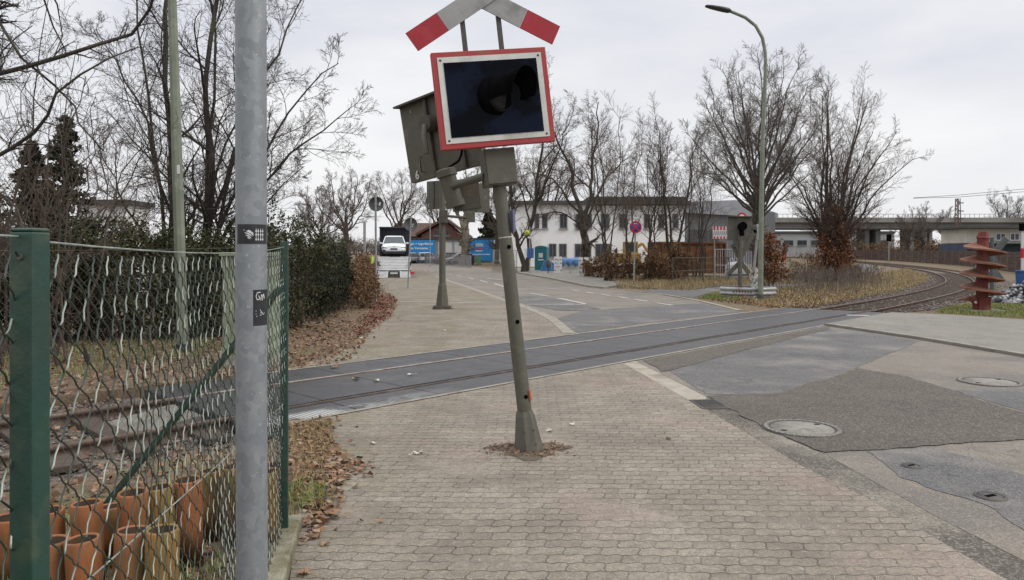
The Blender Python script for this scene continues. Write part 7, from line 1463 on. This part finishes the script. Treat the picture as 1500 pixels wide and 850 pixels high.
def blades(name, label, poly, n, h, wd, m, seed, z0=0.0, lean=0.5, clump=0):
    rng = np.random.default_rng(seed); q = in_poly(poly, n, rng)
    if clump: c = in_poly(poly, clump, rng); q = c[rng.integers(0, clump, n)]+rng.normal(size=(n, 2))*0.09
    hh = h*rng.uniform(.4, 1.25, n); a = rng.uniform(0, 6.28, n); l_ = rng.uniform(0, lean, n)*hh; b = np.stack([q[:, 0], q[:, 1], z0+gza(q[:, 1])], 1)
    d = np.stack([np.cos(a), np.sin(a), np.zeros(n)], 1); s = np.stack([-np.sin(a), np.cos(a), np.zeros(n)], 1)*(wd*rng.uniform(.6, 1.3, n))[:, None]*.5
    m1 = b+d*(l_*.35)[:, None]+np.array([0, 0, .6])*hh[:, None]; tp = b+d*l_[:, None]+np.array([0, 0, 1.])*(hh*(1-.25*lean*rng.random(n)))[:, None]
    V = np.stack([b-s, b+s, m1+s*.7, m1-s*.7, tp], 1).reshape(-1, 3); i = np.arange(n)*5
    return tag(mesh_np(name, V, np.stack([i, i+1, i+2, i+3], 1), np.stack([i+3, i+2, i+4], 1), MATS[m]), label, 'grass', kind='stuff')
gp = lambda *a: [G(*p) for p in a]
litter('brown fallen leaves drifted between the fence corner and the paving', gp((424, 622), (484, 616), (488, 650), (512, 672), (545, 684), (520, 694), (492, 720), (500, 742), (480, 765), (462, 800), (450, 800), (447, 752), (425, 730)), 1200, 0.05, 'leaf_litter', 401, .006, .03, .85)
litter('brown fallen leaves on the soil in front of the dark hedge', gp((424, 543), (512, 532), (530, 508), (545, 484), (575, 462), (582, 440), (566, 436), (545, 452), (520, 470), (424, 476)), 3000, 0.055, 'leaf_litter', 402, .004, .03, .82)
litter('dark fallen leaves under the hedges beyond the track', [(-4.6, 19.2), (-4.5, 22), (-4.9, 27), (-5.6, 33), (-7, 40), (-8, 40), (-7, 29), (-6.2, 22), (-6.4, 19)], 2600, 0.06, 'leaf_litter', 409, .004, .03, .8)
litter('dark red fallen leaves against the hedge foot beside the far pavement', gp((512, 500), (545, 486), (574, 464), (583, 441), (570, 430), (552, 436), (535, 470)), 1100, 0.06, 'leaf_red', 403, .012)
litter('fallen leaves on the ground inside the fence', [(-1.55, 5.4), (-1.5, 3), (-1.2, 1.3), (-4, 1.3), TP(-8, 6.4), TP(3.3, 6.5)], 4200, 0.05, 'leaf_litter', 404)
litter('fallen leaves in the track bed behind the fence', [TP(-8, 6.6), TP(3.3, 6.7), TP(3.3, 10.4), TP(-8, 10.4)], 1300, 0.05, 'leaf_litter', 405, -.12, .04)
litter('fallen leaves on the bank beyond the track on the left', [TP(-8, 10.6), TP(5, 10.5), G(424, 500), (-6.5, 15.5), (-14, 15.5)], 9000, 0.055, 'leaf_litter', 406)
litter('fallen leaves on the verge by the guard rail', gp((1040, 441), (1130, 452), (1190, 450), (1250, 438), (1280, 425), (1230, 418), (1120, 425), (1040, 434)), 5200, 0.075, 'leaf_hornbeam', 407)
litter('fallen leaves on the verge under the brown bushes', gp((905, 423), (1010, 426), (1050, 421), (1050, 412), (985, 408), (880, 406)), 3200, 0.08, 'leaf_hornbeam', 408)
blades('dry_grass', 'dry straw coloured grass on the verge inside the bend of the track', gp((1130, 451), (1195, 449), (1262, 436), (1320, 425), (1358, 413), (1362, 404), (1330, 394), (1290, 400), (1250, 408), (1150, 422), (1040, 432)), 34000, 0.13, 0.014, 'grass_dead', 411, 0, 1.6)
blades('dry_grass', 'dry grass along the verge under the brown bushes', gp((905, 423), (1010, 426), (1062, 420), (1190, 416), (1190, 408), (985, 408), (895, 408)), 13000, 0.26, 0.018, 'grass_dead', 412, 0, .9)
blades('green_grass', 'patch of green grass left of the guard rail', gp((1022, 438), (1062, 441), (1085, 441), (1070, 430), (1040, 431)), 3000, 0.12, 0.013, 'grass_green', 413, 0, .8)
blades('green_grass', 'green grass round the foot of the red auger', gp((1372, 459), (1430, 463), (1540, 470), (1560, 452), (1475, 446), (1425, 445), (1380, 452)), 9000, 0.10, 0.011, 'grass_green', 414, .0, .9)
blades('green_grass', 'tuft of grass at the corner of the concrete edging', gp((428, 712), (462, 706), (470, 735), (452, 748), (432, 742)), 420, 0.10, 0.006, 'grass_green', 415, 0, 1.0, 7)
blades('green_grass', 'pale tufts of grass inside the fence by the clay pipes', [(-1.75, 5.2), (-1.6, 3.8), (-2.2, 3.2), (-2.6, 4.4), (-3.2, 5.4)], 1500, 0.10, 0.006, 'grass_green', 416, 0, 1.0, 26)
blades('green_grass', 'frosted grass at the lower left corner inside the fence', [(-1.9, 3.05), (-2.6, 3.05), (-2.9, 3.9), (-2.3, 4.0)], 700, 0.14, 0.006, 'grass_green', 417, 0, 1.0, 14)
blades('green_grass', 'grass and ivy on the bank below the shrubs left of the track', [TP(-6, 11.6), TP(2, 11.2), (-5.2, 13.6), (-6, 15), (-13, 15)], 9000, 0.11, 0.010, 'grass_green', 418, 0, 1.0)
blades('dry_grass', 'thin dead grass along the edge of the paving near the fence', gp((426, 625), (483, 618), (490, 655), (470, 700), (430, 715)), 2600, 0.07, 0.004, 'grass_dead', 419, 0, 1.3)
blades('dry_grass', 'dead grass between the track and the gravel beyond the bend', [TP(24, 6.4), TP(30, 6.2), (24, 28), (22, 22)], 1500, 0.12, 0.012, 'grass_dead', 420, 0, 1.0)
rng = np.random.default_rng(430); q = in_poly(gp((1165, 432), (1195, 438), (1260, 428), (1282, 414), (1240, 406), (1180, 410)), 620, rng); q = q+rng.normal(size=q.shape)*0.8; hh = rng.uniform(.45, 1.15, 620)
b0 = np.stack([q[:, 0], q[:, 1], np.zeros(620)], 1); tp = b0+np.stack([rng.normal(size=620)*.16, rng.normal(size=620)*.16, hh], 1); tt = np.linspace(0, 1, 4)[None, :, None]; PP = b0[:, None]*(1-tt)+tp[:, None]*tt; RR = np.tile(np.linspace(.010, .006, 4)[None], (620, 1)); c1 = kids(PP, RR, 5, rng, .45, (20, 50), .3, 3, .1, .1, rmin=.007)
tag(tubes_obj('dry_weeds', [(PP, RR, 3), (*c1, 3)], MATS['twig_grey']), 'stand of dead upright weed stalks on the verge before the brown shrub', 'weeds', kind='stuff')
ico = np.array([(0, 0, 1), (1, 0, 0), (0, 1, 0), (-1, 0, 0), (0, -1, 0), (0, 0, -1)], float); icf = np.array([(0, 1, 2), (0, 2, 3), (0, 3, 4), (0, 4, 1), (5, 2, 1), (5, 3, 2), (5, 4, 3), (5, 1, 4)])
def stones(name, label, pos, size, m, seed):
    rng = np.random.default_rng(seed); n = len(pos); V = ico[None]*rng.uniform(.6, 1.3, (n, 6, 1))*size*rng.uniform(.5, 1.35, (n, 1, 1))*np.array([1, 1, .7]); a = rng.uniform(0, 6.28, n); c, s = np.cos(a), np.sin(a)
    X = V[..., 0]*c[:, None]-V[..., 1]*s[:, None]; Y = V[..., 0]*s[:, None]+V[..., 1]*c[:, None]; V = np.stack([X, Y, V[..., 2]+X*.2], -1)+pos[:, None]
    return tag(mesh_np(name, V, None, (icf[None]+(np.arange(n)*6)[:, None, None]).reshape(-1, 3), MATS[m]), label, 'stones', kind='stuff')
mat('stone_ballast', (0,0,0), island=[(0.09, 0.075, 0.065), (0.15, 0.125, 0.105), (0.20, 0.175, 0.15), (0.11, 0.08, 0.06), (0.25, 0.225, 0.20)], rough=.9)
mat('rubble', (0,0,0), island=[(0.05, 0.05, 0.055), (0.09, 0.09, 0.095), (0.16, 0.16, 0.165), (0.40, 0.40, 0.40), (0.06, 0.06, 0.062)], rough=.85)
rng = np.random.default_rng(440); q = in_poly([TP(-8, 6.6), TP(3.4, 6.6), TP(3.4, 10.5), TP(-8, 10.5)], 8500, rng); stones('ballast_stones', 'loose grey-brown ballast stones between the rails behind the fence', np.stack([q[:, 0], q[:, 1], rng.uniform(-.145, -.10, len(q))], 1), .028, 'stone_ballast', 441)
j0 = int(np.argmin(np.abs(RL[:, 1]-24.5))); j1 = int(np.argmin(np.abs(RL[:, 1]-62))); cen = off(-.75)[j0:j1]; nn = RNORM[j0:j1]; ii = rng.integers(0, len(cen)-1, 12000); ff = rng.random(12000)[:, None]; q = cen[ii]*(1-ff)+cen[ii+1]*ff+nn[ii]*rng.uniform(-2.0, 2.0, 12000)[:, None]
stones('ballast_stones', 'loose grey-brown ballast stones along the curving track', np.stack([q[:, 0], q[:, 1], gza(q[:, 1])+rng.uniform(-.145, -.09, len(q))], 1), .045, 'stone_ballast', 442)
n = 700; a = rng.uniform(0, 6.28, n); rr = np.sqrt(rng.random(n)); cx2, cy2 = W(1510, 440, 26.5)[0], 26.5; pos = np.stack([cx2+1.45*rr*np.cos(a), cy2+1.3*rr*np.sin(a), .85*(1-rr)**.8*rng.uniform(.3, 1, n)], 1); stones('rubble_heap', 'heap of dark grey broken stones with pale pieces at the right edge', pos, .13, 'rubble', 443)
q = in_poly(gp((1320, 458), (1380, 452), (1430, 440), (1500, 430), (1560, 425), (1560, 410), (1470, 408), (1425, 432)), 5000, rng); stones('gravel', 'brown gravel between the curving track and the auger', np.stack([q[:, 0], q[:, 1], np.full(len(q), .0)], 1), .04, 'stone_ballast', 444)
# single leaves lying on the paving
def leaf_mesh():
    pts = []
    for i in range(22):
        a = 2*math.pi*i/22; r = (0.055 if i % 2 == 0 else 0.027)*(1.0+0.35*math.cos(a-1.2)); pts.append((r*math.cos(a), r*math.sin(a), 0.010*math.cos(2*a)+0.008*(i % 2)))
    b = MB(); b.add([(0, 0, 0.002)]+pts, [(0, 1+i, 1+(i+1) % 22) for i in range(22)]); b.bar((-0.03, -0.045, .004), (-0.055, -0.09, .006), .004, .004); return b
mat('leaf_pale', (0.62, 0.58, 0.50), (0.46, 0.41, 0.33), 30, 0.8); mat('leaf_tan', (0.36, 0.24, 0.14), (0.25, 0.15, 0.085), 30, 0.8); mat('leaf_brown', (0.14, 0.075, 0.045), (0.10, 0.05, 0.03), 30, 0.8)
for i, (px, py, sc, m, lab) in enumerate(((612, 666, 1.25, 'leaf_pale', 'large pale dry leaf on the paving left of the leaning signal'), (806, 633, .75, 'leaf_pale', 'small pale leaf on the paving just right of the signal foot'), (838, 623, .7, 'leaf_pale', 'small pale leaf farther right of the signal foot, the upper one'), (978, 645, .6, 'leaf_brown', 'dark brown leaf on the reddish paving near the gutter'), (490, 540, 1.5, 'leaf_tan', 'big tan leaf lying on the far edge of the black crossing panels'), (532, 496, 1.2, 'leaf_pale', 'pale leaf on the paving beyond the track beside the hedge'), (651, 485, .9, 'leaf_pale', 'pale leaf on the far paving left of the second signal'), (519, 557, 1.3, 'leaf_tan', 'tan leaf on the black panels between the rails'), (552, 560, 1.0, 'leaf_pale', 'grey flattened leaf on the black panels right of the tan one'), (602, 551, .9, 'leaf_pale', 'grey flattened leaf farthest right on the black panels'), (545, 651, .6, 'leaf_pale', 'small pale scrap of leaf on the paving near the leaf drift'), (474, 801, .7, 'leaf_tan', 'tan leaf on the paving beside the concrete edging'), (447, 843, .9, 'leaf_tan', 'curled tan leaf at the bottom edge beside the edging'))):
    x, y = G(px, py); o = leaf_mesh().build('dry_leaf', MATS[m]); o.location = (x, y, .016 if 'black' not in lab else .028); o.scale = (sc, sc, sc); o.rotation_euler = (R((i*37) % 16-8), R((i*53) % 16-8), i*1.7); tag(o, lab, 'leaf', 'single leaves on the paving')
